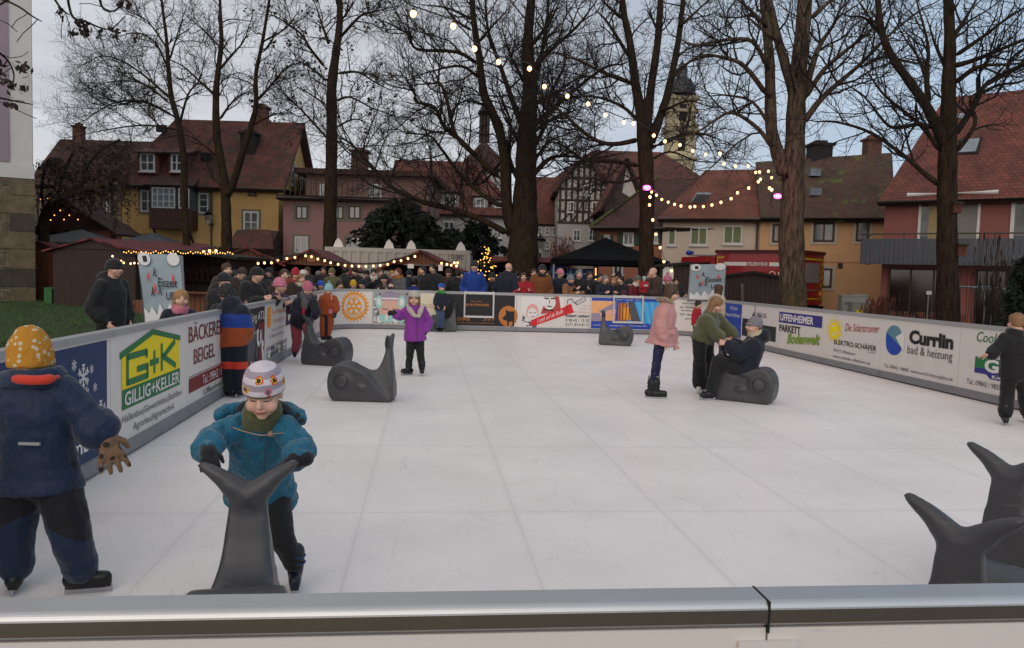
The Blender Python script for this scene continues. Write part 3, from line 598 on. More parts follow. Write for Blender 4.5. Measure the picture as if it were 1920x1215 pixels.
def d(mb):
    cs, cz = .44, .68
    for i in range(20):
        a = i * math.pi / 10; r = .33 if i % 2 else .27; p.poly(mb, [(cs + .22 * math.cos(a - .13), cz + .19 * math.sin(a - .13)), (cs + .22 * math.cos(a + .13), cz + .19 * math.sin(a + .13)), (cs + r * math.cos(a), cz + r * .85 * math.sin(a))], .004, IX['yellow'])
    p.disc(mb, cs, cz, .2, .17, .005, IX['yellow']); p.line(mb, [(cs - .1, cz - .02), (cs - .04, cz - .08), (cs + .05, cz - .07), (cs + .11, cz)], .02, .006, IX['white']); p.line(mb, [(cs - .1, cz + .07), (cs + .02, cz + .09)], .018, .006, IX['white'])
printed('logo', t, d)
text_of(t, p, 'lettering', [('Die Solarstromer', (.82, .70, 1.94, .84), 'brick', dict(shear=.3, dz=.05)), ('ELEKTRO-SCHÄFER', (.46, .43, 1.88, .54), 'black', dict(bold=.012)), ('GmbH', (1.62, .38, 1.86, .42), 'lgrey', {}), ('97215 Uffenheim', (.45, .29, 1.22, .345), 'grey', {}), ('www.schaefer-uffenheim.de', (.45, .18, 1.72, .235), 'grey', {})])
p, t = board(RB(12.72), 'white board of Currlin bad & heizung with a blue drop')
def d(mb):
    p.disc(mb, .37, .69, .24, .22, .004, IX['lightblue']); p.disc(mb, .37, .69, .24, .22, .004, IX['lightblue'])
    p.poly(mb, [(.16, .78)] + [(.38 + .23 * math.cos(a), .60 + .18 * math.sin(a)) for a in np.linspace(math.pi * .98, 2 * math.pi * .96, 14)], .005, IX['blue']); p.poly(mb, [(.42, .72), (.66, .84), (.66, .50)], .0055, IX['white'])
printed('logo', t, d)
text_of(t, p, 'lettering', [('Currlin', (.79, .65, 1.86, .87), 'black', dict(bold=.05)), ('bad & heizung', (.76, .45, 1.86, .62), 'grey', {}), ('Tel. 09842 / 98000  www.currlin-heizungsbau.de', (.14, .18, 1.9, .25), 'grey', {})])
p, t = board(RB(10.72), 'white board with a green and blue GELI cooling logo')
def d(mb):
    p.rect(mb, .34, .46, 1.7, .61, .004, IX['green']); p.poly(mb, [(.34, .46), (.34, .385), (.58, .385), (.66, .33), (1.7, .33), (1.7, .46)], .005, IX['purple'])
printed('logo', t, d)
text_of(t, p, 'lettering', [('Cool and fresh', (.35, .82, 1.5, .96), 'green', dict(shear=.25)), ('Ihr Partner, wenns Kälte', (.6, .62, 1.4, .66), 'grey', {}), ('GELI', (.54, .42, 1.3, .60), 'white', dict(bold=.04)), ('KÄLTE-KLIMA', (.70, .345, 1.5, .40), 'white', dict(bold=.02)), ('Tel.: 09842 / 98330', (.20, .21, .92, .28), 'grey', {}), ('www.geli.de', (1.2, .16, 1.8, .21), 'grey', {})])
p, t = board(RB(8.72), 'plain white board at the right edge of the picture')

# the board in front of the photographer, with its rounded aluminium rail
VN = 1.283
uj = float(G(1436, 1122, TOP)[:2] @ RE[:2])
RAILM = mat('rail_aluminium', '#b9babb', .40, metal=.85, var=.07, vs=2, bump=.05, bs=90, dist=.002)
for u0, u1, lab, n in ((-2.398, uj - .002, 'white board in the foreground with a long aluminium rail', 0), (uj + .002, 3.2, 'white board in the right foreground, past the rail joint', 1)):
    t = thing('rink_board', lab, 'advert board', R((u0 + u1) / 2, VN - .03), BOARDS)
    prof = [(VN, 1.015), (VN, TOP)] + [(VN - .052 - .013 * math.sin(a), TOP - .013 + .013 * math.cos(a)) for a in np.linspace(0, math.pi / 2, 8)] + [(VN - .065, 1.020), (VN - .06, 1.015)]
    mb = MB(); mb.ext([R(u0, v, z) for v, z in prof], RE * (u1 - u0)); mb.m[3] = 1; mb.obj('top_rail', [RAILM, mat('rail_face_painted_reflection', '#665f55', .42, metal=.7, var=.1, vs=2)], t)  # dark reflection on the rail's front face put into its colour
    mb = MB(); c = R((u0 + u1) / 2, VN - .034, .515); mb.box(c, (u1 - u0, .05, .99), RA); mb.obj('panel', WHITE, t)
    if n:
        mb = MB(); mb.box(R(uj, VN - .0635, .905), (.10, .008, .17), RA); mb.obj('joint_cover', WHITE, t)
        mb = MB(); mb.box(R(uj - .0005, VN - .032, 1.03), (.0035, .068, .052), RA); mb.obj('joint_gap', DARK, t)
# ------------------------------------------------------------------ houses round the square
class Face:
    """an upright facade through two ground points; u runs left to right as seen from the rink"""
    def __init__(f, p0, p1):
        f.p0 = V(p0[0], p0[1], 0); f.t = unit(V(p1[0], p1[1], 0) - f.p0); f.W = np.linalg.norm(V(p1[0], p1[1], 0) - f.p0); f.n = V(f.t[1], -f.t[0], 0)
        f.rz = math.atan2(f.t[1], f.t[0])
    def uz(f, px, py):
        d = ray(px, py); k = ((f.p0 - EYE) @ f.n) / (d @ f.n); P = EYE + d * k; return (P - f.p0) @ f.t, P[2]
    def pt(f, u, z, o=0.0): return f.p0 + f.t * u + f.n * o + V(0, 0, z)
    def box(f, mb, u0, u1, z0, z1, o0, o1, mi=0):
        c = f.pt((u0 + u1) / 2, (z0 + z1) / 2, (o0 + o1) / 2); mb.box(c, (abs(u1 - u0), abs(o1 - o0), abs(z1 - z0)), f.rz, mi)
def facade(px0, Y0, px1, Y1):
    a = ray(px0, 520); b = ray(px1, 520); return Face(a[:2] * Y0 / a[1], b[:2] * Y1 / b[1])
def shell(parent, f, D, z0, z1, m, name='wall', gable=None):
    """walls round a rectangular plan behind the facade; gable=(ridge z) puts gables on the two ends"""
    mb = MB(); q = [f.pt(0, 0), f.pt(f.W, 0), f.pt(f.W, 0, -D), f.pt(0, 0, -D)]
    if gable is None: mb.ext([p + V(0, 0, z0) for p in q], (0, 0, z1 - z0))
    else:
        prof = [f.pt(0, z0), f.pt(0, z1), f.pt(0, gable, -D / 2), f.pt(0, z1, -D), f.pt(0, z0, -D)]; mb.ext(prof, f.t * f.W)
    return mb.obj(name, m, parent)
def frontgable(parent, f, D, z0, z1, zr, m, name='wall'):
    mb = MB(); mb.ext([f.pt(0, z0), f.pt(f.W, z0), f.pt(f.W, z1), f.pt(f.W / 2, zr), f.pt(0, z1)], -f.n * D); return mb.obj(name, m, parent)
def slope(parent, a, b, c, d, m, th=.18, name='roof'):
    """roof plane: eave left a, eave right b, ridge right c, ridge left d; own frame so that the tiles follow the slope"""
    a, b, c, d = [V(p) for p in (a, b, c, d)]; x = unit(b - a); y = (d - a) - x * ((d - a) @ x)
    if np.linalg.norm(y) < 1e-3: y = (c - b) - x * ((c - b) @ x)
    y = unit(y); z = np.cross(x, y); Rm = np.stack([x, y, z], 1); pts = []
    for p in (a, b, c, d):
        q = Rm.T @ (p - a)
        if not any(np.linalg.norm(q - r) < 1e-3 for r in pts): pts.append(q)
    mb = MB(); mb.ext(pts, (0, 0, -th)); o = mb.obj(name, m, parent); M = Matrix.Identity(4)
    for i in range(3):
        for j in range(3): M[i][j] = Rm[i, j]
        M[i][3] = a[i]
    o.matrix_basis = M; ORIG[o.name] = M; return o
def window(parent, f, r, frame=None, glass=None, px=True, bars=(1, 0), fw=.07, sill=True, o=.0, trim=None, shutters=None):
    if px:
        (u0, z1), (u1, z0) = f.uz(r[0], r[1]), f.uz(r[2], r[3])
    else: u0, z0, u1, z1 = r
    frame = frame or WFRAME; mb = MB(); F_ = lambda a, b, c, d, e=.05: f.box(mb, a, b, c, d, o + .003, o + e)
    F_(u0, u0 + fw, z0, z1); F_(u1 - fw, u1, z0, z1); F_(u0 + fw, u1 - fw, z1 - fw, z1); F_(u0 + fw, u1 - fw, z0, z0 + fw)
    for i in range(bars[0]):
        c = u0 + (u1 - u0) * (i + 1) / (bars[0] + 1); F_(c - fw * .4, c + fw * .4, z0 + fw, z1 - fw, .045)
    for i in range(bars[1]):
        c = z0 + (z1 - z0) * (i + 1) / (bars[1] + 1); F_(u0 + fw, u1 - fw, c - fw * .3, c + fw * .3, .04)
    w = mb.obj('window', frame, parent)
    mb = MB(); f.box(mb, u0 + fw, u1 - fw, z0 + fw, z1 - fw, o + .004, o + .02); mb.obj('pane', glass or GLASS, w)
    if trim:
        mb = MB(); t = .12
        for a in ((u0 - t, u0 - .002, z0 - t, z1 + t), (u1 + .002, u1 + t, z0 - t, z1 + t), (u0 - .002, u1 + .002, z1 + .002, z1 + t), (u0 - .002, u1 + .002, z0 - t, z0 - .002)): f.box(mb, *a, o + .002, o + .035)
        mb.obj('surround', trim, w)
    elif sill:
        mb = MB(); f.box(mb, u0 - .06, u1 + .06, z0 - .07, z0 - .002, o + .001, o + .11); mb.obj('sill', frame, w)
    if shutters:
        sw = (u1 - u0) * .5
        for a in (u0 - sw - .03, u1 + .03):
            mb = MB(); f.box(mb, a, a + sw, z0, z1, o + .004, o + .05)
            for i in range(9): f.box(mb, a + .05, a + sw - .05, z0 + .08 + (z1 - z0 - .16) * i / 9, z0 + .08 + (z1 - z0 - .16) * (i + .5) / 9, o + .05, o + .062)
            mb.obj('shutter', shutters, w)
    return w
def chimney(parent, x, y, z0, z1, w, m):
    mb = MB(); mb.box((x, y, (z0 + z1) / 2), (w, w, z1 - z0)); mb.box((x, y, z1 + .06), (w * 1.25, w * 1.25, .12)); mb.box((x, y, z1 + .2), (w * .6, w * .6, .16)); return mb.obj('chimney', m, parent)
def pipe(parent, pts, m, r=.05):
    mb = MB(); mb.tube(pts, r, 8); return mb.obj('downpipe', m, parent)
def gutter(parent, f, z, u0, u1, o, m):
    mb = MB(); mb.tube([f.pt(u0, z, o), f.pt(u1, z, o)], .07, 8); return mb.obj('gutter', m, parent)
PL = lambda n, c, v=.10: mat(n, c, .9, var=v, vs=.8, bump=.25, bs=60, dist=.01)
RED_T = tiles('red_tiles', '#66372c', '#552d24'); BROWN_T = tiles('brown_tiles', '#523a2c', '#453025', ('#4d5320', .56)); DARK_T = tiles('dark_tiles', '#4a2c22', '#3c241d'); DULL_T = tiles('dull_red_tiles', '#63372d', '#522c24', ('#3c2a20', .5))
PALE_T = tiles('orange_red_tiles', '#70402f', '#62362b'); MOSS_T = tiles('mossy_tiles', '#4c2f25', '#3d261e', ('#8a8418', .44)); CORR_T = tiles('ridged_red_tiles', '#703c32', '#5a2f29', None, .2, .19)
BRICKC = stone('chimney_brick', ('#6a4436', '#573629'), .2, .08, '#4a4038', .01)
PIPEM = mat('zinc', '#4a423c', .5, metal=.4); DWOOD = planks('dark_brown_boards', '#2e1b12', 'X', .16)
SASH = mat('sash_glass', '#353c42', .1, var=.5, vs=2.5, spec=.8); GREENB = mat('green_blind', '#5f6a44', .6, var=.05)

# church at the left edge
f = Face((-19.73 - 12 * .86, 33 - 12 * .51), (-19.73, 33)); cz = f.uz(70, 331)[1]
t = thing('church', 'white plastered church wall on a rough stone base at the left edge', 'church', f.pt(f.W / 2, GZ))
shell(t, f, 6, cz, 32, PL('white_plaster', '#b3b0ae'), 'plaster_wall')
mb = MB(); f.box(mb, -.1, f.W + .06, cz - .12, cz + .42, -5, .06); mb.obj('plinth_band', PL('white_plaster', '#b3b0ae'), t)
mb = MB(); f.box(mb, -.1, f.W + .03, GZ - .4, cz - .122, -5.9, .03); mb.obj('stone_base', stone('rubble', ('#5d5340', '#4a4234'), .72, .46, '#6b624f', .04), t)
r = random.Random(11); zq = GZ - .1; i = 0
QM = mat('quoin_stone', '#5c523f', .9, var=.35, vs=2.5, bump=.8, bs=14, dist=.04); QD = mat('dark_quoin_stone', '#3d3731', .9, var=.3, vs=2.5, bump=.8, bs=14, dist=.04)
while zq < cz - .6:
    h = .62 + .2 * r.random(); w = 1.4 if i % 2 else .8; mb = MB(); f.box(mb, f.W - w, f.W + .07, zq + .015, zq + h - .015, -.5, .07); mb.obj('quoin', QD if i % 3 == 1 else QM, t); zq += h; i += 1
mb = MB(); u = f.uz(16, 150)[0]; f.box(mb, u - .75, u, cz + .5, 31.5, .002, .05); mb.obj('pilaster', PL('pale_pink_plaster', '#857680'), t)

# red roofed house far left with a beige wall
f = facade(66, 52, 236, 52); z1 = f.uz(150, 345)[1]; zr = f.uz(150, 258)[1] + .4
t = thing('house', 'low beige house with a dark roof behind the hanging brown creeper', 'house', f.pt(f.W / 2, GZ))
shell(t, f, 7, -.8, z1, PL('beige_plaster', '#6f6250'), gable=zr - .1)
slope(t, f.pt(-.3, z1 - .15, .4), f.pt(f.W + .3, z1 - .15, .4), f.pt(f.W + .3, zr, -3.5), f.pt(-.3, zr, -3.5), DARK_T)
slope(t, f.pt(f.W + .3, z1 - .15, -7.4), f.pt(-.3, z1 - .15, -7.4), f.pt(-.3, zr, -3.5), f.pt(f.W + .3, zr, -3.5), DARK_T)
for a in ((118, 366, 132, 392), (160, 368, 176, 396), (196, 372, 212, 400)): window(t, f, a, BFRAME, SASH)
for a in ((150, 440, 166, 460), (190, 440, 206, 462)): window(t, f, a, BFRAME, SASH)
mb = MB()
for u in np.linspace(.2, f.W - .2, 9): f.box(mb, u - .08, u + .08, 2.6, z1 - .1, .002, .03)
for z in (2.6, 4.0, z1 - .3): f.box(mb, 0, f.W, z - .08, z + .08, .003, .034)
mb.obj('timber_frame', DWOOD, t); chimney(t, f.pt(1, 0, -3.5)[0], f.pt(1, 0, -3.5)[1], zr - .5, zr + .8, .6, BRICKC)
f = facade(60, 47, 228, 47); z1 = f.uz(100, 428)[1]
t = thing('annex', 'low pink flat annex wall behind the brown stall roof', 'annex', f.pt(f.W / 2, GZ)); shell(t, f, 3, -.8, z1, PL('old_pink_plaster', '#6a443e')); mb = MB(); f.box(mb, -.2, f.W + .2, z1 + .002, z1 + .15, -3.2, .3); mb.obj('roof', DARK_T, t)
window(t, f, (92, 442, 116, 458), WFRAME, GLASSW)

# yellow house
f = facade(229, 45, 521, 45); D = 7.2; z1 = f.uz(380, 346)[1]; zr = (EYE + ray(420, 226) * (45 + D / 2) / ray(420, 226)[1])[2]
t = thing('house', 'yellow house with a steep red roof, a timber oriel and a green-shuttered gable', 'house', f.pt(f.W / 2, GZ))
YEL = PL('yellow_plaster', '#b3915c', .14); shell(t, f, D, -.8, z1, YEL); mb = MB(); mb.ext([f.pt(f.W - .3, z1 - .3), f.pt(f.W - .3, z1), f.pt(f.W - .3, zr - .15, -D / 2), f.pt(f.W - .3, z1, -D), f.pt(f.W - .3, z1 - .3, -D)], f.t * .3); mb.obj('gable_wall', YEL, t)
ro = slope(t, f.pt(-.45, z1 - .25, .55), f.pt(f.W + .45, z1 - .25, .55), f.pt(f.W + .45, zr, -D / 2), f.pt(1.45, zr, -D / 2), DULL_T)
slope(t, f.pt(f.W + .45, z1 - .25, -D - .5), f.pt(-.45, z1 - .25, -D - .5), f.pt(1.45, zr, -D / 2), f.pt(f.W + .45, zr, -D / 2), DULL_T)
slope(t, f.pt(-.45, z1 - .25, -D - .5), f.pt(-.45, z1 - .25, .55), f.pt(1.45, zr - .02, -D / 2), f.pt(1.45, zr - .02, -D / 2), DULL_T)
gutter(t, f, z1 - .2, -.4, f.W + .4, .62, PIPEM)
for a, l in (((263, 287, 291, 322), 0), ((321, 288, 343, 322), 1)):                                # dormers
    (u0, zt), (u1, zb) = f.uz(a[0], a[1]), f.uz(a[2], a[3]); mb = MB(); f.box(mb, u0 - .14, u1 + .14, zb - .14, zt + .1, .0, -2.4); dm = mb.obj('dormer', RED_T, t)
    slope(t, f.pt(u0 - .35, zt + .05, .25), f.pt(u1 + .35, zt + .05, .25), f.pt(u1 + .35, zt + .75, -2.6), f.pt(u0 - .35, zt + .75, -2.6), DULL_T, .08, 'dormer_roof'); window(t, f, a, WFRAME, SASH, bars=(1, 1), o=.002, fw=.09)
for a in ((264, 356, 291, 398), (457, 396, 485, 437)): window(t, f, a, WFRAME, SASH, bars=(1, 1), trim=mat('grey_stone_trim', '#6d675c', .9), fw=.09)
window(t, f, (373, 362, 391, 400), WFRAME, SASH, bars=(0, 2), trim=mat('grey_stone_trim', '#6d675c', .9)); window(t, f, (466, 352, 480, 366), BFRAME, SASH, bars=(0, 0))
window(t, f, (262, 438, 294, 478), mat('grey_stone_trim', '#6d675c', .9), DWOOD, bars=(1, 0), sill=False, fw=.2)
(u0, zt), (u1, zb) = f.uz(294, 350), f.uz(371, 432); zm = f.uz(330, 395)[1]
mb = MB(); f.box(mb, u0, u1, zb, zm, .0, .95); o_ = mb.obj('oriel', planks('oriel_boards', '#40261a', 'X', .2), t)
mb = MB(); f.box(mb, u0 + .03, u1 - .03, zm + .002, zt, .0, .92); mb.obj('oriel_front', mat('oriel_glass', '#3a4046', .1, var=.4, vs=3), o_)
fo = Face(f.pt(u0, 0, .925)[:2], f.pt(u1, 0, .925)[:2]); window(t, fo, (.15, zm + .06, (u1 - u0) * .62, zt - .12), WFRAME, GLASSW, px=False, bars=(3, 2), sill=False); window(t, fo, ((u1 - u0) * .7, zm + .06, u1 - u0 - .1, zt - .12), WFRAME, SASH, px=False, bars=(1, 2), sill=False)
slope(t, f.pt(u0 - .2, zt, 1.15), f.pt(u1 + .2, zt, 1.15), f.pt(u1 + .1, zt + .55, .0), f.pt(u0 - .1, zt + .55, .0), DARK_T, .08, 'oriel_roof')
mb = MB()
for u in (u0 + .2, u1 - .2): mb.tube([f.pt(u, zb, .85), f.pt(u, zb - .8, .05)], .07, 6)
mb.obj('oriel_brackets', DWOOD, t); pipe(t, [f.pt(f.uz(398, 400)[0], z1 - .3, .12), f.pt(f.uz(398, 400)[0], 2.2, .12), f.pt(f.uz(384, 430)[0], 1.4, .12), f.pt(f.uz(384, 430)[0], -.6, .12)], PIPEM)
sg = Face(f.pt(f.W, 0)[:2], f.pt(f.W, 0, -D)[:2]); zz = z1 + .9
window(t, sg, (2.35, z1 + .35, 3.1, z1 + 1.75), WFRAME, SASH, px=False, bars=(1, 2)); window(t, sg, (4.3, z1 + .3, 4.9, z1 + 1.6), WFRAME, SASH, px=False, bars=(0, 1), shutters=mat('old_green_paint', '#3d5a44', .7))
window(t, sg, (3.0, 1.9, 3.8, 3.1), WFRAME, SASH, px=False)
p = f.pt(f.uz(451, 300)[0], 0, -3.6); chimney(t, p[0], p[1], zr - .4, zr + .75, .75, BRICKC); p = f.pt(f.uz(447, 300)[0], 0, -1.9); chimney(t, p[0], p[1], z1 + .8, z1 + 3.1, .85, DARK)
for a in ((393, 296, 406, 308), (310, 244, 323, 255)):
    mb = MB(); P = A(a[0], a[1], 46.5 if a[1] > 270 else 48.0); mb.box((P[0], P[1] - .5, P[2]), (.55, .3, .4)); mb.obj('skylight', GLASS, t)
f2 = facade(425, 41, 506, 41); z2 = f2.uz(460, 462)[1]
t = thing('shed', 'small shed with a red tiled roof under the yellow house', 'shed', f2.pt(f2.W / 2, GZ)); shell(t, f2, 3, -.5, z2, DWOOD, gable=z2 + .9); slope(t, f2.pt(-.3, z2 - .1, .4), f2.pt(f2.W + .3, z2 - .1, .4), f2.pt(f2.W * .8, z2 + .95, -1.5), f2.pt(f2.W * .2, z2 + .95, -1.5), DULL_T)

# pink house with flat stepped roofs
f = facade(530, 43, 737, 43); z1 = f.uz(630, 378)[1]
t = thing('house', 'dusky pink house with flat stepped roofs and grey window surrounds', 'house', f.pt(f.W / 2, GZ)); PK = PL('dusky_pink_plaster', '#8c6a66', .1)
shell(t, f, 9, -.5, z1, PK); mb = MB(); f.box(mb, -.25, f.W + .9, z1 + .002, z1 + .24, -9.2, .55); mb.obj('roof', DARK, t)
TR = mat('grey_stone_trim', '#6d675c', .9)
for a in ((555, 386, 577, 411), (624, 386, 644, 411), (654, 386, 676, 411), (553, 443, 577, 474), (650, 446, 676, 472)): window(t, f, a, BFRAME if a[1] < 400 else WFRAME, SASH, trim=TR)
f2 = facade(572, 47, 800, 47); z2 = f2.uz(700, 330)[1]; shell(t, f2, 7, z1 - .2, z2, PL('dull_rose_plaster', '#70544e', .14), 'upper_wall')
mb = MB(); f2.box(mb, -.6, f2.W + .4, z2 + .002, z2 + .3, -7.3, .5); mb.obj('upper_roof', DARK_T, t)
mb = MB()
for u in np.linspace(.1, f.W, 22): f.box(mb, u - .02, u + .02, z1 + .25, z1 + 1.1, .1, .14)
f.box(mb, 0, f.W, z1 + 1.1, z1 + 1.16, .09, .15); mb.obj('terrace_railing', BFRAME, t)
for a in ((600, 345, 625, 370), (690, 345, 715, 372)): window(t, f2, a, WFRAME, SASH)
p = f2.pt(f2.uz(662, 330)[0], 0, -2); chimney(t, p[0], p[1], z2 + .2, z2 + 1.6, .9, BRICKC)
pipe(t, [f.pt(f.W - .3, z1, .1), f.pt(f.W - .3, -.2, .1)], PIPEM); gutter(t, f, z1 + .1, -.2, f.W + .8, .6, PIPEM)

# white house with the big red roof, dormers and a turret church behind
f = facade(728, 58, 962, 58); z1 = f.uz(850, 397)[1]; D = 11; zr = (EYE + ray(800, 301) * (58 + D / 2) / ray(800, 301)[1])[2]
t = thing('house', 'white house under a broad red roof with three white dormers', 'house', f.pt(f.W / 2, GZ)); shell(t, f, D, -.5, z1, PL('grey_white_plaster', '#96928f'))
slope(t, f.pt(-.5, z1 - .2, .5), f.pt(f.W + .5, z1 - .2, .5), f.pt(f.W - 3.2, zr, -D / 2), f.pt(-.5, zr, -D / 2), RED_T); slope(t, f.pt(f.W + .5, z1 - .2, .5), f.pt(f.W + .5, z1 - .2, -D - .5), f.pt(f.W - 3.2, zr, -D / 2), f.pt(f.W - 3.2, zr, -D / 2), RED_T)
slope(t, f.pt(f.W + .5, z1 - .2, -D - .5), f.pt(-.5, z1 - .2, -D - .5), f.pt(-.5, zr, -D / 2), f.pt(f.W - 3.2, zr, -D / 2), RED_T)
for a in ((831, 364, 854, 393), (892, 371, 909, 400), (928, 377, 942, 400), (790, 364, 804, 390)):
    (u0, zt), (u1, zb) = f.uz(a[0], a[1]), f.uz(a[2], a[3]); mb = MB(); f.box(mb, u0 - .2, u1 + .2, zb - .2, zt + .2, -.3, -3); mb.obj('dormer', mat('dormer_paint', '#7d7a78', .7), t)
    fd = Face(f.pt(0, 0, -.298)[:2], f.pt(f.W, 0, -.298)[:2]); window(t, fd, (u0, zb, u1, zt), WFRAME, SASH, px=False, bars=(1, 1)); slope(t, f.pt(u0 - .4, zt + .18, -.1), f.pt(u1 + .4, zt + .18, -.1), f.pt(u1 + .4, zt + .7, -3.2), f.pt(u0 - .4, zt + .7, -3.2), DULL_T, .08, 'dormer_roof')
for a in ((832, 415, 852, 440), (925, 424, 940, 446), (790, 416, 806, 440)): window(t, f, a, WFRAME, SASH, bars=(1, 1))
f = facade(858, 80, 946, 80); z1 = f.uz(900, 318)[1]; zr = f.uz(895, 248)[1]
t = thing('chapel', 'dark roofed chapel with a small pointed bell turret behind the trees', 'chapel', f.pt(f.W / 2, GZ)); shell(t, f, 9, -.5, z1, PL('grey_white_plaster', '#96928f'))
for q in (((0, 0), (1, 0)), ((1, 0), (1, -9)), ((1, -9), (0, -9)), ((0, -9), (0, 0))):
    a, b = [f.pt(u * f.W + (.4 if u else -.4), z1, (o + (.4 if o == 0 else -.4))) for u, o in q]; ap = f.pt(f.W * .45, zr, -4.5); slope(t, a, b, ap, ap, DARK_T)
cx_, cy_ = f.pt(f.W * .45, 0, -4.5)[:2]; zt = (EYE + ray(893, 212) * cy_ / ray(893, 212)[1])[2]
def lathe(mb, prof, c, n=12):
    mb.tube([V(c[0], c[1], z) for r_, z in prof], [max(r_, .005) for r_, z in prof], n)
mb = MB(); 
for i in range(8):
    a = i * math.pi / 4; mb.box((cx_ + .48 * math.cos(a), cy_ + .48 * math.sin(a), (zr + zt) / 2 - .2), (.14, .14, zt - zr + .2))
lathe(mb, [(.3, zr - .5), (.3, zt)], (cx_, cy_), 8); mb.obj('turret', mat('weathered_timber', '#3a302c', .8), t)
mb = MB(); lathe(mb, [(.78, zt - .1), (.68, zt + .15), (.45, zt + .6), (.2, zt + 1.2), (.06, zt + 2.1), (.04, zt + 4.0)], (cx_, cy_)); mb.obj('spire', mat('slate', '#2a2b30', .5), t)

# timber framed house and its neighbours in the gap
f = facade(1042, 62, 1136, 62); z0 = f.uz(1090, 418)[1]; z1 = f.uz(1060, 352)[1]; zr = f.uz(1090, 292)[1]
t = thing('timber_framed_house', 'half-timbered gable house, white panels between dark beams', 'house', f.pt(f.W / 2, GZ)); PAN = PL('timber_infill', '#a5a09a'); frontgable(t, f, 12, z0, z1, zr, PAN, 'gable_wall'); shell(t, f, 11.9, -.5, z0 - .002, PL('grey_white_plaster', '#96928f'))
mb = MB()
for i, u in enumerate(np.linspace(.15, f.W - .15, 9)):
    top = z1 + (zr - z1) * (1 - abs(u - f.W / 2) / (f.W / 2)); f.box(mb, u - .09, u + .09, z0, top - .1, .003, .04)
for k in range(6):
    z = z0 + (zr - z0) * k / 6; half = f.W / 2 if z < z1 else f.W / 2 * (1 - (z - z1) / (zr - z1)); f.box(mb, f.W / 2 - half, f.W / 2 + half, z - .09, z + .09, .004, .045)
for k in range(4):
    a = f.W * (k + .3) / 4.3; mb.tube([f.pt(a, z0 + .1, .035), f.pt(a + .8, z0 + (zr - z0) / 6 * (1 + k % 2), .035)], .08, 4)
mb.obj('timber_frame', DWOOD, t); slope(t, f.pt(-.4, z1 - .3, .4), f.pt(f.W / 2, zr + .1, .4), f.pt(f.W / 2, zr + .1, -12), f.pt(-.4, z1 - .3, -12), RED_T); slope(t, f.pt(f.W / 2, zr + .1, .4), f.pt(f.W + .4, z1 - .3, .4), f.pt(f.W + .4, z1 - .3, -12), f.pt(f.W / 2, zr + .1, -12), RED_T)
for a in ((1094, 347, 1108, 367), (1064, 378, 1076, 398), (1110, 378, 1124, 398), (1075, 430, 1088, 452), (1104, 430, 1117, 452)): window(t, f, a, WFRAME, SASH, bars=(1, 1))
f = facade(984, 66, 1048, 66); z1 = f.uz(1020, 418)[1]
t = thing('house', 'narrow grey-white house with rows of small windows beside the half-timbered gable', 'house', f.pt(f.W / 2, GZ)); shell(t, f, 8, -.5, z1, PL('grey_white_plaster', '#96928f')); slope(t, f.pt(-.3, z1 - .1, .3), f.pt(f.W + .3, z1 - .1, .3), f.pt(f.W + .3, z1 + 4.2, -4), f.pt(-.3, z1 + 4.2, -4), RED_T)
for x in (1008, 1022, 1036):
    for y in (426, 452): window(t, f, (x, y, x + 8, y + 15), WFRAME, SASH, bars=(0, 1))
f = facade(1128, 56, 1206, 56); z1 = f.uz(1160, 388)[1]; zr = f.uz(1170, 300)[1]
t = thing('barn', 'dark gabled barn with a patch of white half-timbering behind the tree', 'barn', f.pt(f.W / 2, GZ)); frontgable(t, f, 10, -.5, z1, zr, DWOOD); mb = MB(); mb.ext([f.pt(f.W * .42, z1 + 1.0, .01), f.pt(f.W * .85, z1 + .3, .01), f.pt(f.W * .5, zr - .5, .01)], f.n * .02); mb.obj('white_infill', PAN, t)
slope(t, f.pt(-.4, z1 - .3, .4), f.pt(f.W / 2, zr + .1, .4), f.pt(f.W / 2, zr + .1, -10), f.pt(-.4, z1 - .3, -10), RED_T); slope(t, f.pt(f.W / 2, zr + .1, .4), f.pt(f.W + .4, z1 - .3, .4), f.pt(f.W + .4, z1 - .3, -10), f.pt(f.W / 2, zr + .1, -10), DARK_T)
f = facade(1030, 92, 1330, 92); z1 = f.uz(1180, 342)[1]; zr = f.uz(1180, 268)[1]
t = thing('house', 'long distant house whose tall red roof rises behind the half-timbering', 'house', f.pt(f.W / 2, GZ)); shell(t, f, 12, -.5, z1, PL('beige_plaster', '#6f6250')); slope(t, f.pt(-.3, z1 - .1, .3), f.pt(f.W + .3, z1 - .1, .3), f.pt(f.W - 5, zr, -6), f.pt(5, zr, -6), DULL_T); slope(t, f.pt(f.W + .3, z1 - .1, .3), f.pt(f.W + .3, z1 - .1, -12), f.pt(f.W - 5, zr, -6), f.pt(f.W - 5, zr, -6), DULL_T)

# church tower far behind
P = A(1272, 300, 150); cx_, cy_ = P[0], P[1]; zat = lambda y: (EYE + ray(1272, y) * 150 / ray(1272, y)[1])[2]; hw = 24 * 150 / F
t = thing('church_tower', 'pale yellow church tower with cornices and a dark onion dome', 'church tower', (cx_, cy_, GZ)); YT = PL('tower_plaster', '#a89d80'); ST = mat('tower_stone', '#8f856c', .9)
mb = MB(); mb.box((cx_, cy_, (zat(185) + GZ) / 2), (2 * hw, 2 * hw, zat(185) - GZ)); mb.obj('shaft', YT, t); mb = MB()
for y in (188, 212, 240, 247, 300): mb.box((cx_, cy_, zat(y)), (2 * hw + 1.0, 2 * hw + 1.0, .55))
for sx in (-1, 1): mb.box((cx_ + sx * (hw - .4), cy_ - hw, zat(230)), (.8, .3, zat(185) - zat(280)))
mb.obj('cornices', ST, t)
for y in (215, 270): mb = MB(); mb.box((cx_, cy_ - hw - .02, zat(y)), (1.3, .1, 3.0)); mb.obj('louvre', DARK, t)
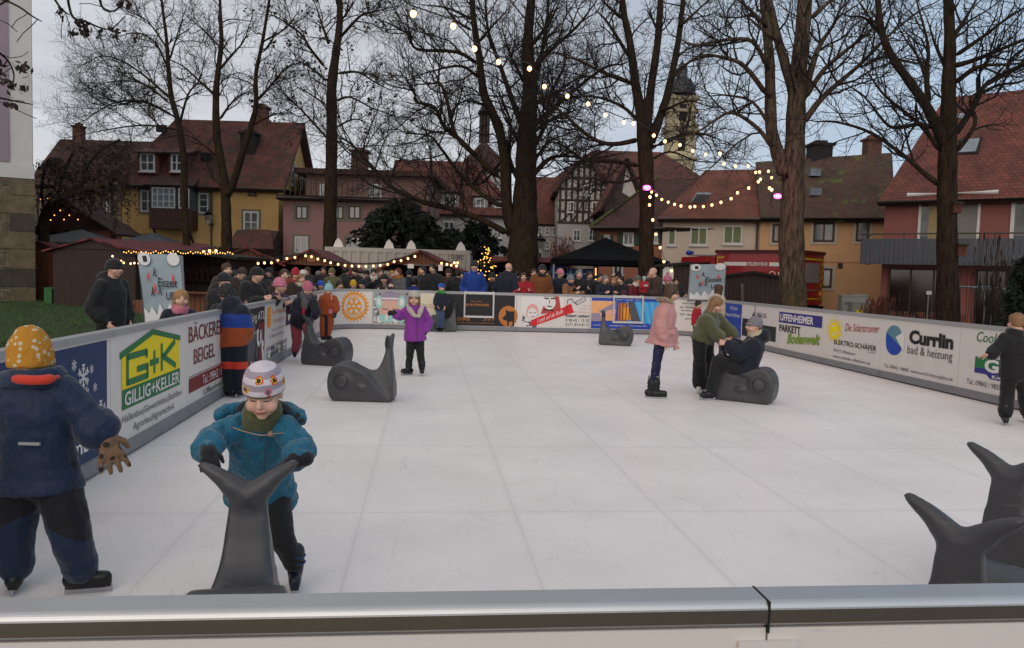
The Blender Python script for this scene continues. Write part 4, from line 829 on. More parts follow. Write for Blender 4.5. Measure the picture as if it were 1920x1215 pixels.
mb = MB()
prof = [(hw * 1.2, 182), (hw * 1.15, 178), (hw * 1.05, 168), (hw * .98, 160), (hw * .75, 150), (hw * .45, 146), (hw * .40, 134), (hw * .44, 130), (hw * .25, 122), (.05, 112), (.04, 98)]
lathe(mb, [(a, zat(b)) for a, b in prof], (cx_, cy_), 16); mb.obj('onion_dome', mat('dark_slate', '#2b2b31', .4), t)

# orange house with green shutters, its roof dark and mossy
f = facade(1122, 41.5, 1246, 40.5); z1 = f.uz(1180, 421)[1]; D = 10; zr = (EYE + ray(1230, 336) * (41 + D / 2) / ray(1230, 336)[1])[2]
t = thing('house', 'orange house with dark green shutters under a mossy dark hipped roof', 'house', f.pt(f.W / 2, GZ)); shell(t, f, D, -.5, z1, PL('orange_plaster', '#8a5a46'))
E0 = f.pt(-.4, z1 - .2, .5); slope(t, E0, f.pt(f.W + 2.4, z1 - .2, .5), f.pt(f.W + 2.4, zr, -D / 2), f.pt(2.2, zr, -D / 2), DARK_T); slope(t, f.pt(-.4, z1 - .2, -D - .5), E0, f.pt(2.2, zr, -D / 2), f.pt(2.2, zr, -D / 2), MOSS_T)
mb = MB(); mb.tube([E0 + V(0, 0, .06), f.pt(2.2, zr + .06, -D / 2)], .10, 6); mb.obj('mossy_hip', mat('yellow_moss', '#45441d', .9, var=.4, vs=5), t)
SH = mat('green_shutter', '#22382a', .6); window(t, f, (1169, 436, 1188, 460), WFRAME, SASH, shutters=SH); window(t, f, (1133, 440, 1143, 462), WFRAME, SASH, shutters=SH); window(t, f, (1222, 434, 1234, 456), WFRAME, SASH, shutters=SH)
window(t, f, (1150, 490, 1168, 515), WFRAME, SASH); gutter(t, f, z1 - .2, -.4, f.W, .55, PIPEM)

# cream house
f = facade(1239, 40.2, 1421, 38.6); z1 = f.uz(1330, 404)[1]; D = 9; zr = (EYE + ray(1380, 321) * (39.5 + D / 2) / ray(1380, 321)[1])[2]
t = thing('house', 'cream house with green window blinds below a plain red roof', 'house', f.pt(f.W / 2, GZ)); shell(t, f, D, -.5, z1, PL('cream_plaster', '#b9aa98', .06))
slope(t, f.pt(-.2, z1 - .2, .5), f.pt(f.W + .02, z1 - .2, .5), f.pt(f.W + .02, zr, -D / 2), f.pt(1.4, zr, -D / 2), PALE_T); slope(t, f.pt(-.2, z1 - .2, -D), f.pt(-.2, z1 - .2, .5), f.pt(1.4, zr, -D / 2), f.pt(1.4, zr, -D / 2), PALE_T)
window(t, f, (1253, 430, 1267, 460), WFRAME, GREENB, bars=(0, 0)); window(t, f, (1295, 426, 1326, 460), WFRAME, GREENB); window(t, f, (1357, 423, 1391, 458), WFRAME, GREENB)
window(t, f, (1270, 500, 1300, 545), WFRAME, SASH); gutter(t, f, z1 - .2, -.2, f.W, .55, PIPEM); pipe(t, [f.pt(f.W - .1, z1 - .2, .45), f.pt(f.W - .12, z1 - .7, .12), f.pt(f.W - .12, -.3, .12)], PIPEM)
a = f.uz(1311, 377); P = A(1311, 377, 40.8); mb = MB(); mb.box((P[0], P[1] - .25, P[2] + .1), (.7, .12, .75), M=np.array([[1, 0, .25], [0, .62, -.78], [0, .78, .62]])); mb.obj('skylight', GLASSW, t)

# orange-ochre house
f = facade(1421, 38.4, 1658, 36.4); z1 = f.uz(1540, 403)[1]; D = 9; zr = (EYE + ray(1590, 296) * (37.4 + D / 2) / ray(1590, 296)[1])[2]
t = thing('house', 'apricot house with brown windows under a mossy brown roof with two chimneys', 'house', f.pt(f.W / 2, GZ)); shell(t, f, D, -.5, z1, PL('apricot_plaster', '#b58f68', .07))
slope(t, f.pt(.03, z1 - .2, .45), f.pt(f.W + .3, z1 - .2, .45), f.pt(f.W + .3, zr + .1, -D / 2), f.pt(-.75, zr - .2, -D / 2), BROWN_T)
gutter(t, f, z1 - .2, .03, f.W + .3, .52, DARK)
for a in ((1449, 420, 1462, 455), (1526, 417, 1564, 454), (1606, 414, 1629, 453), (1541, 503, 1559, 540)): window(t, f, a, BFRAME, SASH, bars=(1, 0) if a[2] - a[0] > 30 else (0, 0), trim=mat('cream_trim', '#a39a8c', .8), fw=.1)
mb = MB(); za = f.uz(1600, 491)[1]; f.box(mb, 0, f.W, za - .03, za + .03, .003, .03); mb.obj('string_course', PL('apricot_plaster', '#b58f68'), t); window(t, f, (1571, 493, 1580, 503), BFRAME, DARK, bars=(0, 0), sill=False)
for x, w, h in ((1532, 1.0, .55), (1642, .7, .75)):
    p = f.pt(f.uz(x, 300)[0], 0, -D / 2 - .3); chimney(t, p[0], p[1], zr - .5, zr + h, w, DARK if w > .8 else BRICKC)
for x, y in ((1523, 325), (1524, 361)):
    P = A(x, y, 37.3 + (403 - y) * .04); mb = MB(); mb.box((P[0], P[1] - .3, P[2]), (.5, .35, .35)); mb.obj('roof_hatch', GLASSW, t)

# brick-red house with the grey balcony
f = facade(1652, 30.5, 2050, 26.5); z1 = f.uz(1700, 370)[1]; D = 10; zr = (EYE + ray(1800, 185) * (29.0 + D / 2) / ray(1800, 185)[1])[2]
t = thing('house', 'brick-red house with a ribbed grey balcony and a huge red tiled roof', 'house', f.pt(f.W / 2, GZ)); REDP = PL('brick_red_plaster', '#7d4c47', .08); shell(t, f, D, -.4, z1, REDP)
slope(t, f.pt(-.15, z1 - .2, .5), f.pt(f.W, z1 - .2, .5), f.pt(f.W, zr, -D / 2), f.pt(.9, zr, -D / 2), CORR_T); slope(t, f.pt(-.15, z1 - .2, -D), f.pt(-.15, z1 - .2, .5), f.pt(.9, zr, -D / 2), f.pt(.9, zr, -D / 2), CORR_T)
gutter(t, f, z1 - .22, -.15, f.W, .56, DARK)
(ba, bt), (bb, bl) = f.uz(1660, 441), f.uz(1660, 490); mb = MB(); bw = 1.3; za, zb = 2.35, 3.22
f.box(mb, -.42, f.W, za, za + .12, .0, bw); fl = mb.obj('balcony', mat('balcony_slab', '#3d3d40', .8), t); mb = MB()
for u in np.arange(-.42, f.W, .16): f.box(mb, u + .004, u + .152, za - .05, zb, bw + .001, bw + .03 + (.012 if int(u / .16) % 2 else 0))
for o in np.arange(.02, bw - .1, .16): f.box(mb, -.46, -.425, za - .05, zb, o, o + .152)
mb.obj('balcony_panels', mat('grey_balcony_panel', '#3f4349', .5, var=.1), fl); mb = MB(); mb.tube([f.pt(-.44, zb + .18, .05), f.pt(-.44, zb + .18, bw + .02), f.pt(f.W, zb + .18, bw + .02)], .03, 6)
for u in np.arange(-.4, f.W, 1.4): mb.tube([f.pt(u, zb - .05, bw + .02), f.pt(u, zb + .18, bw + .02)], .02, 6)
mb.obj('balcony_handrail', PIPEM, fl)
mb = MB(); (u0, zt) = f.uz(1704, 366); u1 = f.uz(1874, 358)[0]; mb.tube([f.pt(u0, zt - .02, .25), f.pt(u1, zt - .02, .25)], .085, 10); mb.obj('awning_box', WFRAME, t)
(u0, zt) = f.uz(1724, 380); um = f.uz(1775, 380)[0]; u1 = f.uz(1840, 380)[0]; window(t, f, (u0, 2.5, um, zt), WFRAME, SASH, px=False, bars=(0, 0), sill=False, fw=.09); window(t, f, (um + .02, 2.5, u1, zt), WFRAME, mat('grey_roller_blind', '#6f6c66', .7, var=.04), px=False, bars=(0, 0), sill=False, fw=.09); u2 = f.uz(1897, 380)[0]; window(t, f, (u2, 2.6, u2 + 1.6, zt), WFRAME, SASH, px=False, bars=(1, 0), fw=.12)
mb = MB(); u0 = f.uz(1742, 400)[0]; f.box(mb, u0, um - .1, 2.62, zt - .1, .022, .03); 
mb.obj('curtain', mat('curtain', '#8a7a5a', .9, var=.2, vs=8), t)
for a, b in ((.12, f.uz(1795, 530)[0]), (f.uz(1820, 530)[0], f.uz(1890, 530)[0])): window(t, f, (a + .15, .2, b, 2.2), BFRAME, mat('brown_shop_glass', '#20100e', .12, var=.3, vs=1.2, spec=.7), px=False, bars=(2, 0), sill=False, o=.002)
for px, py, s in ((1818, 297, 1.0), (1806, 215, .85)):
    P = A(px, py, 31.0 if py > 250 else 32.6); Rr = np.array([[math.cos(f.rz), -math.sin(f.rz) * .6, math.sin(f.rz) * .8], [math.sin(f.rz), math.cos(f.rz) * .6, -math.cos(f.rz) * .8], [0, .8, .6]]); k_ = zr - z1; y_ = D / 2 + .5
    Rr = np.stack([f.t, unit(-f.n * y_ + V(0, 0, k_)), unit(f.n * k_ + V(0, 0, y_))], 1); fr = (P - f.pt(0, z1 - .2, .5)) @ Rr[:, 2]; P = P - Rr[:, 2] * (fr - .04); mb = MB(); mb.box(P, (.78 * s, 1.1 * s, .14), M=Rr); sk = mb.obj('skylight', DARK, t); mb = MB(); mb.box(P + Rr[:, 2] * .075, (.6 * s, .92 * s, .02), M=Rr); mb.obj('pane', GLASSW, sk)
mb = MB(); fw_ = facade(1662, 25, 1815, 24); fw_.box(mb, 0, fw_.W, GZ, .75, -.2, 0); o_ = mb.obj('garden_wall', stone('red_brick', ('#6b3327', '#57281f'), .24, .08, '#5c5048', .012)); tag(o_, 'low red brick garden wall in front of the red house', 'wall')
# ------------------------------------------------------------------ bare trees
BARK = bark('bark', '#1a140f', '#3d3127', '#33311d'); BARKL = bark('pale_bark', '#211a14', '#6a5b4c', '#423c24'); TWIG = mat('twigs', '#1e1712', .9, var=.3, vs=2)
DEADLEAF = mat('dead_leaves', '#2a1e18', .9, var=.4, vs=9)
def fast_tubes(paths, radii, n):
    """many thin tubes with the same number of points, as arrays"""
    P = np.asarray(paths); Rr = np.asarray(radii); N, k, _ = P.shape
    d = P[:, -1] - P[:, 0]; d /= np.linalg.norm(d, axis=1, keepdims=True) + 1e-9
    a = np.cross(d, np.where(np.abs(d[:, 2:3]) > .9, np.array([[1.0, 0, 0]]), np.array([[0, 0, 1.0]]))); a /= np.linalg.norm(a, axis=1, keepdims=True) + 1e-9; b = np.cross(d, a)
    w = np.arange(n) * 2 * math.pi / n
    ring = a[:, None, None] * np.cos(w)[None, None, :, None] + b[:, None, None] * np.sin(w)[None, None, :, None]
    vs = (P[:, :, None] + ring * Rr[:, :, None, None]).reshape(-1, 3)
    i, j, q = np.meshgrid(np.arange(N), np.arange(k - 1), np.arange(n), indexing='ij'); base = i * k * n + j * n; q2 = (q + 1) % n
    return vs, np.stack([base + q, base + q2, base + n + q2, base + n + q], -1).reshape(-1, 4)
def quads_mesh(name, chunks):
    vs = []; fs = []; o = 0
    for v, f in chunks: vs.append(v); fs.append(f + o); o += len(v)
    v = np.concatenate(vs); f = np.concatenate(fs); me = bpy.data.meshes.new(name)
    me.vertices.add(len(v)); me.vertices.foreach_set('co', v.ravel()); me.loops.add(f.size); me.loops.foreach_set('vertex_index', f.ravel()); me.polygons.add(len(f))
    me.polygons.foreach_set('loop_start', np.arange(len(f)) * f.shape[1]); me.polygons.foreach_set('loop_total', np.full(len(f), f.shape[1])); me.polygons.foreach_set('use_smooth', [True] * len(f)); me.update(); me.validate(); return me
def smooth_path(pts, per=4):
    pts = [V(p) for p in pts]; q = [2 * pts[0] - pts[1]] + pts + [2 * pts[-1] - pts[-2]]; out = []
    for i in range(1, len(q) - 2):
        for k in range(per):
            t = k / per; a, b, c, d = q[i - 1], q[i], q[i + 1], q[i + 2]
            out.append(.5 * (2 * b + (c - a) * t + (2 * a - 5 * b + 4 * c - d) * t * t + (3 * b - a - 3 * c + d) * t ** 3))
    return out + [pts[-1]]
class Grow:
    def __init__(g, seed, droop=0.0): g.r = np.random.default_rng(seed); g.tw = {2: [], 3: [], 4: []}; g.droop = droop; g.tips = []
    def branch(g, p, d, L, r0, lev, dens):
        r = g.r; k = 6 if lev < 3 else 4; path = [p]; q = p.copy(); dd = d.copy(); wob = .26 if lev < 3 else .34
        for i in range(k - 1):
            dd = unit(dd + r.normal(0, wob, 3) + V(0, 0, .10 - g.droop)); q = q + dd * L / (k - 1); path.append(q)
        r1 = max(.0035, r0 * .30); rad = list(np.linspace(r0, r1, k)); g.tw[lev].append((path, rad))
        if lev < 4:
            sp = (.20, .135)[lev - 2] / dens; n = int(L * .85 / sp + r.random())
            for i in range(n):
                t = .12 + .86 * (i + r.random()) / n; x = t * (k - 1); j = min(int(x), k - 2); f = x - j; b = path[j] * (1 - f) + path[j + 1] * f; tan = unit(path[j + 1] - path[j])
                g.spawn(b, tan, L * (.28 + .42 * r.random()) * (1.15 - .55 * t), rad[j] * .6, lev + 1, dens)
        else: g.tips.append(q)
    def spawn(g, b, tan, L, rr, lev, dens):
        r = g.r; a, c = perp(tan); w = r.random() * 6.283; ang = .55 + .6 * r.random(); d = unit(tan * math.cos(ang) + (a * math.cos(w) + c * math.sin(w)) * math.sin(ang))
        L = min(max(L, .22), (3.2, 1.3, .65)[lev - 2]); g.branch(b, d, L, max(.0048, min(rr, (.032, .014, .0075)[lev - 2])), lev, dens)
    def along(g, path, rads, dens, sp=.5, t0=.15, reach=.42):
        L = sum(np.linalg.norm(b - a) for a, b in zip(path, path[1:])); n = int(L / sp * dens); k = len(path)
        for i in range(n):
            t = t0 + (1 - t0) * (i + g.r.random()) / n; x = t * (k - 1); j = min(int(x), k - 2); f = x - j
            g.spawn(path[j] * (1 - f) + path[j + 1] * f, unit(path[j + 1] - path[j]), L * reach * (.5 + .8 * g.r.random()) * (1.2 - .6 * t) + .5, rads[j] * .55, 2, dens)
        g.branch(path[-1], unit(path[-1] - path[-2]), 1.2, rads[-1], 2, dens)
    def mesh(g, name):
        ch = []
        for lev, n in ((2, 5), (3, 4), (4, 3)):
            if g.tw[lev]: ch.append(fast_tubes([p for p, _ in g.tw[lev]], [r_ for _, r_ in g.tw[lev]], n))
        return quads_mesh(name, ch)
TREES = 'bare winter trees round the rink'
def tree(label, Y, trunks, limbs, seed, dens=1.0, bm=None, leaves=0, name='bare_tree', droop=0.0, base=None, low=1):
    """trunks and limbs are drawn as (x, y, half width) at the tree's own distance; each limb also runs towards or away from the rink"""
    g = Grow(seed, droop); k = Y / F; mb = MB(); x0, y0 = trunks[0][0][:2]; b0 = A(x0, y0, Y)
    t = thing(name, label, 'tree', (b0[0], b0[1], GZ), TREES)
    for n, tr in enumerate(trunks):
        P = []; Rr = []; sl = 0 if n == 0 else g.r.uniform(-.35, .35); py = tr[0][1]
        for i, (x, y, w) in enumerate(tr): P.append(A(x, y, Y + sl * (py - y) * k)); Rr.append(w * k)
        if n == 0: P = [V(P[0][0], P[0][1], GZ - .2), V(P[0][0], P[0][1], GZ + .45)] + ([P[0]] if P[0][2] > GZ + .7 else []) + P[1:]; Rr = [Rr[0] * 1.5, Rr[0] * 1.12] + ([Rr[0]] if len(P) > len(tr) + 1 else []) + Rr[1:]
        sp = smooth_path(P, 5); rs = np.interp(np.linspace(0, len(P) - 1, len(sp)), np.arange(len(P)), Rr); rs = rs * (1 + .05 * np.sin(np.arange(len(sp)) * 1.7 + n))
        mb.tube(sp, list(rs), 14); g.along(sp[len(sp) // 2:], rs[len(sp) // 2:], dens * .8, .55 if n else .7, .1, .25)
    for i, lb in enumerate(limbs):
        pts, w = lb[0], lb[1]; sl = lb[2] if len(lb) > 2 else g.r.uniform(-.7, .7); P = [A(pts[0][0], pts[0][1], Y)]; acc = 0
        for a, b in zip(pts, pts[1:]): acc += math.dist(a, b) * k; P.append(A(b[0], b[1], Y + sl * acc))
        P = [p + (g.r.normal(0, .05, 3) if 0 < j < len(P) - 1 else 0) for j, p in enumerate(P)]; sp = smooth_path(P, 4); rs = np.linspace(w * k, max(.012, w * k * .22), len(sp)) ; mb.tube(sp, list(rs), 9); g.along(sp, rs, dens, .30)
    mb.obj('trunk', bm or BARK, t, True); me = g.mesh('crown'); link('crown', me, TWIG, t)
    if leaves:
        r = g.r; mbl = MB(); tips = [g.tips[i] for i in r.choice(len(g.tips), leaves)]
        for p in tips:
            for q in range(int(4 + 6 * r.random())):
                c = p + r.normal(0, .10, 3) - V(0, 0, .10); a, b, cc = [unit(r.normal(0, 1, 3)) * (.05 + .04 * r.random()) for _ in range(3)]; mbl.add([c - a, c + b, c + a, c - b + cc * .6], [(0, 1, 2, 3)])
        mbl.obj('leaf_clusters', DEADLEAF, t)['kind'] = 'stuff'
    return t
tree('slim tree left of the yellow house windows, bending slightly left as it rises', 36, [[(350, 460, 7), (346, 375, 6.5), (344, 292, 6), (332, 221, 5.2), (322, 186, 4.8), (316, 130, 4), (312, 71, 3), (304, 10, 2.2), (300, -40, 1.5)]],
     [([(331, 221), (277, 190), (237, 186), (198, 198), (165, 222)], 2.8), ([(322, 186), (300, 165), (261, 138), (229, 115), (190, 105), (160, 120)], 2.8), ([(336, 237), (356, 178), (375, 150), (385, 100)], 2.5), ([(343, 245), (270, 232), (200, 240), (145, 255)], 2.2), ([(316, 130), (290, 80), (255, 60), (215, 70)], 2.2), ([(316, 120), (335, 60), (350, 10)], 2.2), ([(326, 200), (270, 160), (215, 150), (170, 165)], 2.2), ([(313, 90), (275, 40), (235, 20)], 2)], 1, 1.15)
tree('twin-stemmed tree forking low in front of the yellow house', 34, [[(425, 470, 10), (424, 400, 9), (421, 344, 8.5), (407, 257, 7), (405, 178, 6), (409, 134, 5), (415, 79, 4), (413, 24, 3), (412, -30, 2)], [(423, 370, 8), (438, 340, 7), (458, 276, 6), (474, 225, 5), (480, 194, 4.5), (480, 138, 3.5), (492, 79, 3), (505, 0, 2.2)]],
     [([(480, 190), (505, 165), (539, 130), (565, 118)], 3), ([(407, 182), (375, 155), (345, 125), (315, 110)], 2.8), ([(409, 134), (435, 103), (455, 79), (470, 40)], 2.8), ([(408, 230), (442, 190), (474, 166)], 2.8), ([(412, 300), (380, 270), (345, 255), (300, 262)], 2.2), ([(470, 237), (510, 215), (550, 210)], 2.2), ([(414, 90), (380, 50), (350, 30)], 2.2), ([(492, 79), (530, 50), (560, 20)], 2.2), ([(424, 360), (400, 330), (385, 300)], 2)], 2, 1.15)
tree('straight dark tree with a few dead leaf clumps in front of the pink house', 33, [[(618, 470, 13), (620, 375, 12), (622, 257, 10.5), (622, 166, 9.5), (630, 99, 7.5), (637, 40, 6), (636, -20, 5)]],
     [([(613, 130), (590, 95), (570, 60), (527, 36), (500, 25)], 3.2), ([(616, 80), (605, 50), (590, 5)], 3.5), ([(614, 260), (571, 213), (539, 186), (515, 150)], 2.6), ([(628, 190), (658, 182), (700, 205), (735, 215)], 2.6), ([(630, 138), (670, 138), (701, 154), (735, 170)], 2.8), ([(638, 70), (678, 32), (701, 24), (750, 10)], 3), ([(612, 150), (575, 120), (540, 110)], 2.5), ([(640, 40), (670, -5)], 3), ([(616, 200), (580, 175), (550, 160)], 2), ([(628, 240), (665, 225), (700, 235)], 2.2)], 3, 1.1, leaves=110)
tree('huge many-limbed tree left of the black marquee, one low bough sweeping left', 27, [[(980, 500, 29), (982, 430, 27), (985, 355, 21), (988, 257, 18), (994, 158, 13.5), (990, 79, 10), (998, -20, 7)], [(968, 440, 16), (952, 395, 11), (946, 296, 9.5), (934, 237, 9), (911, 186, 8), (903, 150, 7), (899, 107, 6.5), (891, 59, 6), (883, -10, 4.5)]],
     [([(955, 440), (915, 415), (860, 395), (790, 375), (735, 350), (705, 325), (680, 290), (655, 265), (637, 257)], 6.5, .1), ([(944, 340), (895, 296), (855, 261), (832, 233), (816, 201), (780, 194), (772, 170), (737, 162)], 5.5), ([(900, 300), (859, 253), (836, 194), (828, 162), (812, 158), (764, 160)], 4.5, -.3), ([(948, 385), (926, 375), (875, 336), (816, 277), (804, 257), (760, 250)], 5), ([(899, 122), (855, 99), (788, 87), (764, 63), (737, 43), (709, 36)], 4), ([(903, 150), (867, 130), (816, 130), (784, 142)], 3.5), ([(891, 40), (843, 16), (788, 8)], 3), ([(992, 140), (1031, 99), (1079, 47), (1114, 8)], 5), ([(990, 200), (1040, 180), (1080, 150), (1120, 140)], 4), ([(988, 257), (1040, 220), (1085, 205)], 4), ([(986, 330), (1030, 270), (1070, 250)], 4), ([(985, 300), (950, 240), (930, 180)], 3.5), ([(992, 170), (960, 110), (940, 50)], 4), ([(896, 80), (930, 50), (960, 10)], 3), ([(920, 200), (870, 190), (840, 215)], 3), ([(942, 300), (900, 340), (850, 345)], 3), ([(994, 90), (1030, 40), (1050, 0)], 4), ([(890, 60), (850, 30), (820, -10)], 3), ([(989, 262), (962, 200), (938, 130), (918, 55), (910, 0)], 6.5, -.3), ([(989, 245), (1035, 205), (1075, 165), (1135, 128), (1170, 120)], 6, .3), ([(990, 190), (1012, 125), (1024, 45), (1030, -10)], 6), ([(986, 345), (1022, 302), (1062, 290), (1115, 300)], 5.5, -.3), ([(984, 360), (958, 300), (953, 230), (935, 170)], 5.5, .3), ([(986, 300), (1020, 240), (1038, 180), (1060, 120)], 5, .5)], 4, 1.05)
tree('tall three-stemmed tree carrying a pink floodlight, behind the far boards', 25, [[(1211, 520, 15), (1212, 440, 14), (1213, 355, 14), (1209, 280, 14), (1203, 215, 11), (1193, 166, 8.5), (1181, 79, 7), (1169, 20, 6), (1166, -30, 5)], [(1211, 262, 10), (1220, 170, 7.5), (1233, 79, 6.5), (1240, -20, 5)], [(1215, 275, 11), (1237, 221, 8), (1252, 174, 7), (1268, 99, 6), (1278, 30, 5), (1282, -20, 4)]],
     [([(1205, 260), (1150, 273), (1110, 253), (1059, 221), (1019, 186), (1000, 170)], 5), ([(1205, 312), (1150, 305), (1098, 300), (1063, 273), (1031, 269), (1000, 284)], 4.5), ([(1188, 120), (1142, 51), (1118, 20)], 4), ([(1196, 160), (1138, 142), (1098, 115), (1059, 107)], 4), ([(1226, 275), (1276, 261), (1310, 250), (1350, 262)], 4.5), ([(1256, 150), (1290, 120), (1320, 107)], 3.5), ([(1275, 50), (1310, 20), (1340, -10)], 3.5), ([(1200, 230), (1160, 200), (1110, 180), (1070, 185)], 4), ([(1235, 60), (1215, 20)], 3), ([(1172, 40), (1140, 10), (1120, -15)], 3.5), ([(1208, 330), (1160, 345), (1120, 340), (1085, 350)], 3), ([(1240, 210), (1290, 190), (1330, 200)], 3), ([(1220, 300), (1260, 290), (1300, 300), (1340, 305)], 2.5)], 5, 1.3)
tree('thick mottled tree beside the red fire engine, carrying a pink floodlight', 20, [[(1488, 575, 25), (1484, 480, 23), (1487, 355, 21), (1491, 257, 18), (1495, 158, 16), (1503, 79, 14), (1511, -20, 12)], [(1474, 335, 14), (1456, 280, 12), (1446, 237, 11), (1443, 118, 9), (1436, 40, 8), (1430, -20, 7)], [(1492, 200, 9), (1483, 160, 9), (1460, 79, 8), (1446, 20, 7), (1438, -20, 6)]],
     [([(1508, 180), (1530, 120), (1543, 80), (1558, 45), (1582, -10)], 7), ([(1503, 235), (1535, 195), (1570, 162), (1614, 126), (1661, 71), (1713, 28)], 6.5), ([(1505, 190), (1545, 140), (1574, 107), (1630, 51), (1661, 20)], 5.5), ([(1450, 280), (1414, 237), (1379, 215), (1340, 230), (1300, 250), (1265, 262)], 4.5), ([(1443, 185), (1402, 126), (1359, 107), (1316, 107), (1270, 130)], 5), ([(1441, 130), (1406, 80), (1366, 75), (1310, 85), (1270, 70)], 4.5), ([(1436, 50), (1400, 20), (1370, -10)], 4.5), ([(1379, 215), (1400, 195), (1440, 178)], 3), ([(1446, 240), (1410, 190), (1370, 175), (1330, 180)], 3.5), ([(1614, 126), (1653, 111), (1693, 115), (1730, 122)], 4), ([(1515, 40), (1560, 10), (1590, -10)], 5), ([(1462, 80), (1420, 50), (1395, 25)], 4)], 6, 1.05, bm=BARKL)
tree('spreading tree with nest boxes in front of the brick-red house', 17, [[(1777, 600, 21), (1776, 478, 18), (1776, 355, 17), (1777, 277, 16), (1779, 158, 12), (1781, 79, 10), (1777, -20, 8)], [(1772, 275, 12), (1760, 245, 10), (1736, 198, 9), (1709, 158, 8), (1673, 107, 7), (1653, 59, 6), (1645, -10, 5)]],
     [([(1766, 350), (1730, 320), (1693, 292), (1638, 253), (1578, 233), (1530, 228)], 5.5, .12), ([(1742, 205), (1732, 138), (1734, 79), (1717, -5)], 6), ([(1784, 262), (1819, 205), (1855, 166), (1920, 118), (1960, 95)], 6.5), ([(1784, 125), (1835, 99), (1920, 67), (1960, 60)], 5.5), ([(1784, 160), (1830, 128), (1880, 120), (1940, 118)], 5), ([(1783, 75), (1815, 24), (1835, -10)], 5), ([(1768, 290), (1717, 237), (1661, 170), (1626, 134)], 5), ([(1745, 238), (1715, 234), (1677, 233), (1653, 225), (1614, 182), (1586, 158)], 4.5), ([(1785, 295), (1815, 237), (1832, 190), (1836, 170)], 5), ([(1783, 110), (1840, 75), (1885, 40), (1930, 10)], 4.5), ([(1660, 75), (1620, 40), (1590, 30)], 4), ([(1779, 140), (1750, 90), (1740, 40)], 4), ([(1835, 178), (1870, 165), (1910, 150), (1950, 120)], 3.5), ([(1775, 40), (1800, 0)], 4)], 7, 1.05)
# a bough hanging in from the top left corner, dead leaves still on it
def bough():
    t = thing('overhanging_branch', 'thin branch with brown leaf clusters hanging in at the top left corner', 'branch', A(-60, 60, 6.5)); g = Grow(31, .06); mb = MB(); k = 6.5 / F
    for pts in ([(-80, -30), (20, 5), (60, 30), (78, 40)], [(120, -60), (133, 25), (160, 40), (205, 55), (235, 30)], [(60, -70), (110, 10), (130, 28)], [(-90, 60), (0, 100), (25, 135), (22, 170)], [(-90, 150), (-20, 178), (30, 190), (62, 196)], [(180, -60), (190, 10), (215, 20), (240, -10)], [(-80, 60), (-20, 20), (30, -10), (70, -50)]):
        P = smooth_path([A(x, y, 6.5 + .3 * math.sin(i + x)) for i, (x, y) in enumerate(pts)]); rs = np.linspace(.012, .004, len(P)); mb.tube(P, list(rs), 6)
        for i in range(3): g.branch(P[int((.35 + .25 * i) * (len(P) - 1))], unit(g.r.normal(0, 1, 3) - V(0, 0, .5)), .25, .004, 4, 1)
    mb.obj('bough', BARK, t, True); link('twigs', g.mesh('twigs'), TWIG, t); ml = MB(); r = np.random.default_rng(5)
    for x, y in ((117, 25), (133, 58), (146, 48), (161, 50), (186, 65), (215, 72), (248, 65), (230, 5), (32, 125), (48, 132), (10, 150), (22, 165), (4, 120), (22, 196), (40, 165), (-5, 140), (216, 60), (162, 60), (240, 8)):
        c = A(x, y, 6.5)
        for q in range(9): o = c + r.normal(0, .022, 3); a, b = unit(r.normal(0, 1, 3)) * .022, unit(r.normal(0, 1, 3) + V(0, 0, -1.2)) * .03; ml.add([o - a, o + b, o + a, o - b], [(0, 1, 2, 3)])
    ml.obj('leaf_clusters', DEADLEAF, t)['kind'] = 'stuff'
bough()
# creeper-clad crooked tree by the church
def creeper():
    Y = 35; t = thing('weeping_tree', 'crooked low tree draped in brown hanging leaves beside the church', 'tree', (*A(85, 470, Y)[:2], gz(-17, Y))); mb = MB(); r = np.random.default_rng(8); k = Y / F
    P0 = A(82, 560, Y); mb.tube(smooth_path([V(P0[0], P0[1], -.6), A(82, 450, Y), A(84, 405, Y), A(105, 375, Y - .3), A(150, 358, Y - .5), A(195, 345, Y - .4), A(215, 320, Y)]), list(np.linspace(.26, .08, 25)), 9)
    for pts in ([(84, 405), (78, 350), (90, 300)], [(150, 358), (165, 310), (190, 280), (225, 262)], [(105, 375), (120, 320), (140, 280)], [(195, 345), (225, 330), (245, 350)]): mb.tube(smooth_path([A(x, y, Y - .3) for x, y in pts]), .06, 6)
    mb.obj('trunk', BARK, t, True); g = Grow(77, .35); ml = MB()
    for i in range(290):
        x = r.uniform(78, 236); y = r.uniform(268, 372); 
        if y < 290 and (x < 150): y += 30
        p = A(x, y, Y + r.normal(0, .7)); L = r.uniform(.4, 1.0); g.branch(p, unit(V(r.normal(0, .8), r.normal(0, .5), -.2)), L, .010, 3, 1.0)
        for q in range(5):
            c = p + V(r.normal(0, .2), r.normal(0, .25), -abs(r.normal(0, .35))); a, b = unit(r.normal(0, 1, 3)) * .06, unit(r.normal(0, 1, 3) - V(0, 0, 1)) * .10; ml.add([c - a, c + b, c + a, c - b], [(0, 1, 2, 3)])
    for i in range(42):
        x = r.uniform(150, 256); p = A(x, r.uniform(350, 375), Y + r.normal(0, .5)); L = r.uniform(.4, 1.5) * (1.4 - abs(x - 220) / 110)
        for q in range(int(L * 22)):
            c = p + V(r.normal(0, .05), r.normal(0, .05), -L * r.random()); a, b = unit(r.normal(0, 1, 3)) * .035, unit(r.normal(0, 1, 3) - V(0, 0, 1)) * .06; ml.add([c - a, c + b, c + a, c - b], [(0, 1, 2, 3)])
        mb2 = None
    link('crown', g.mesh('crown'), TWIG, t); ml.obj('leaf_clusters', DEADLEAF, t)['kind'] = 'stuff'
creeper()
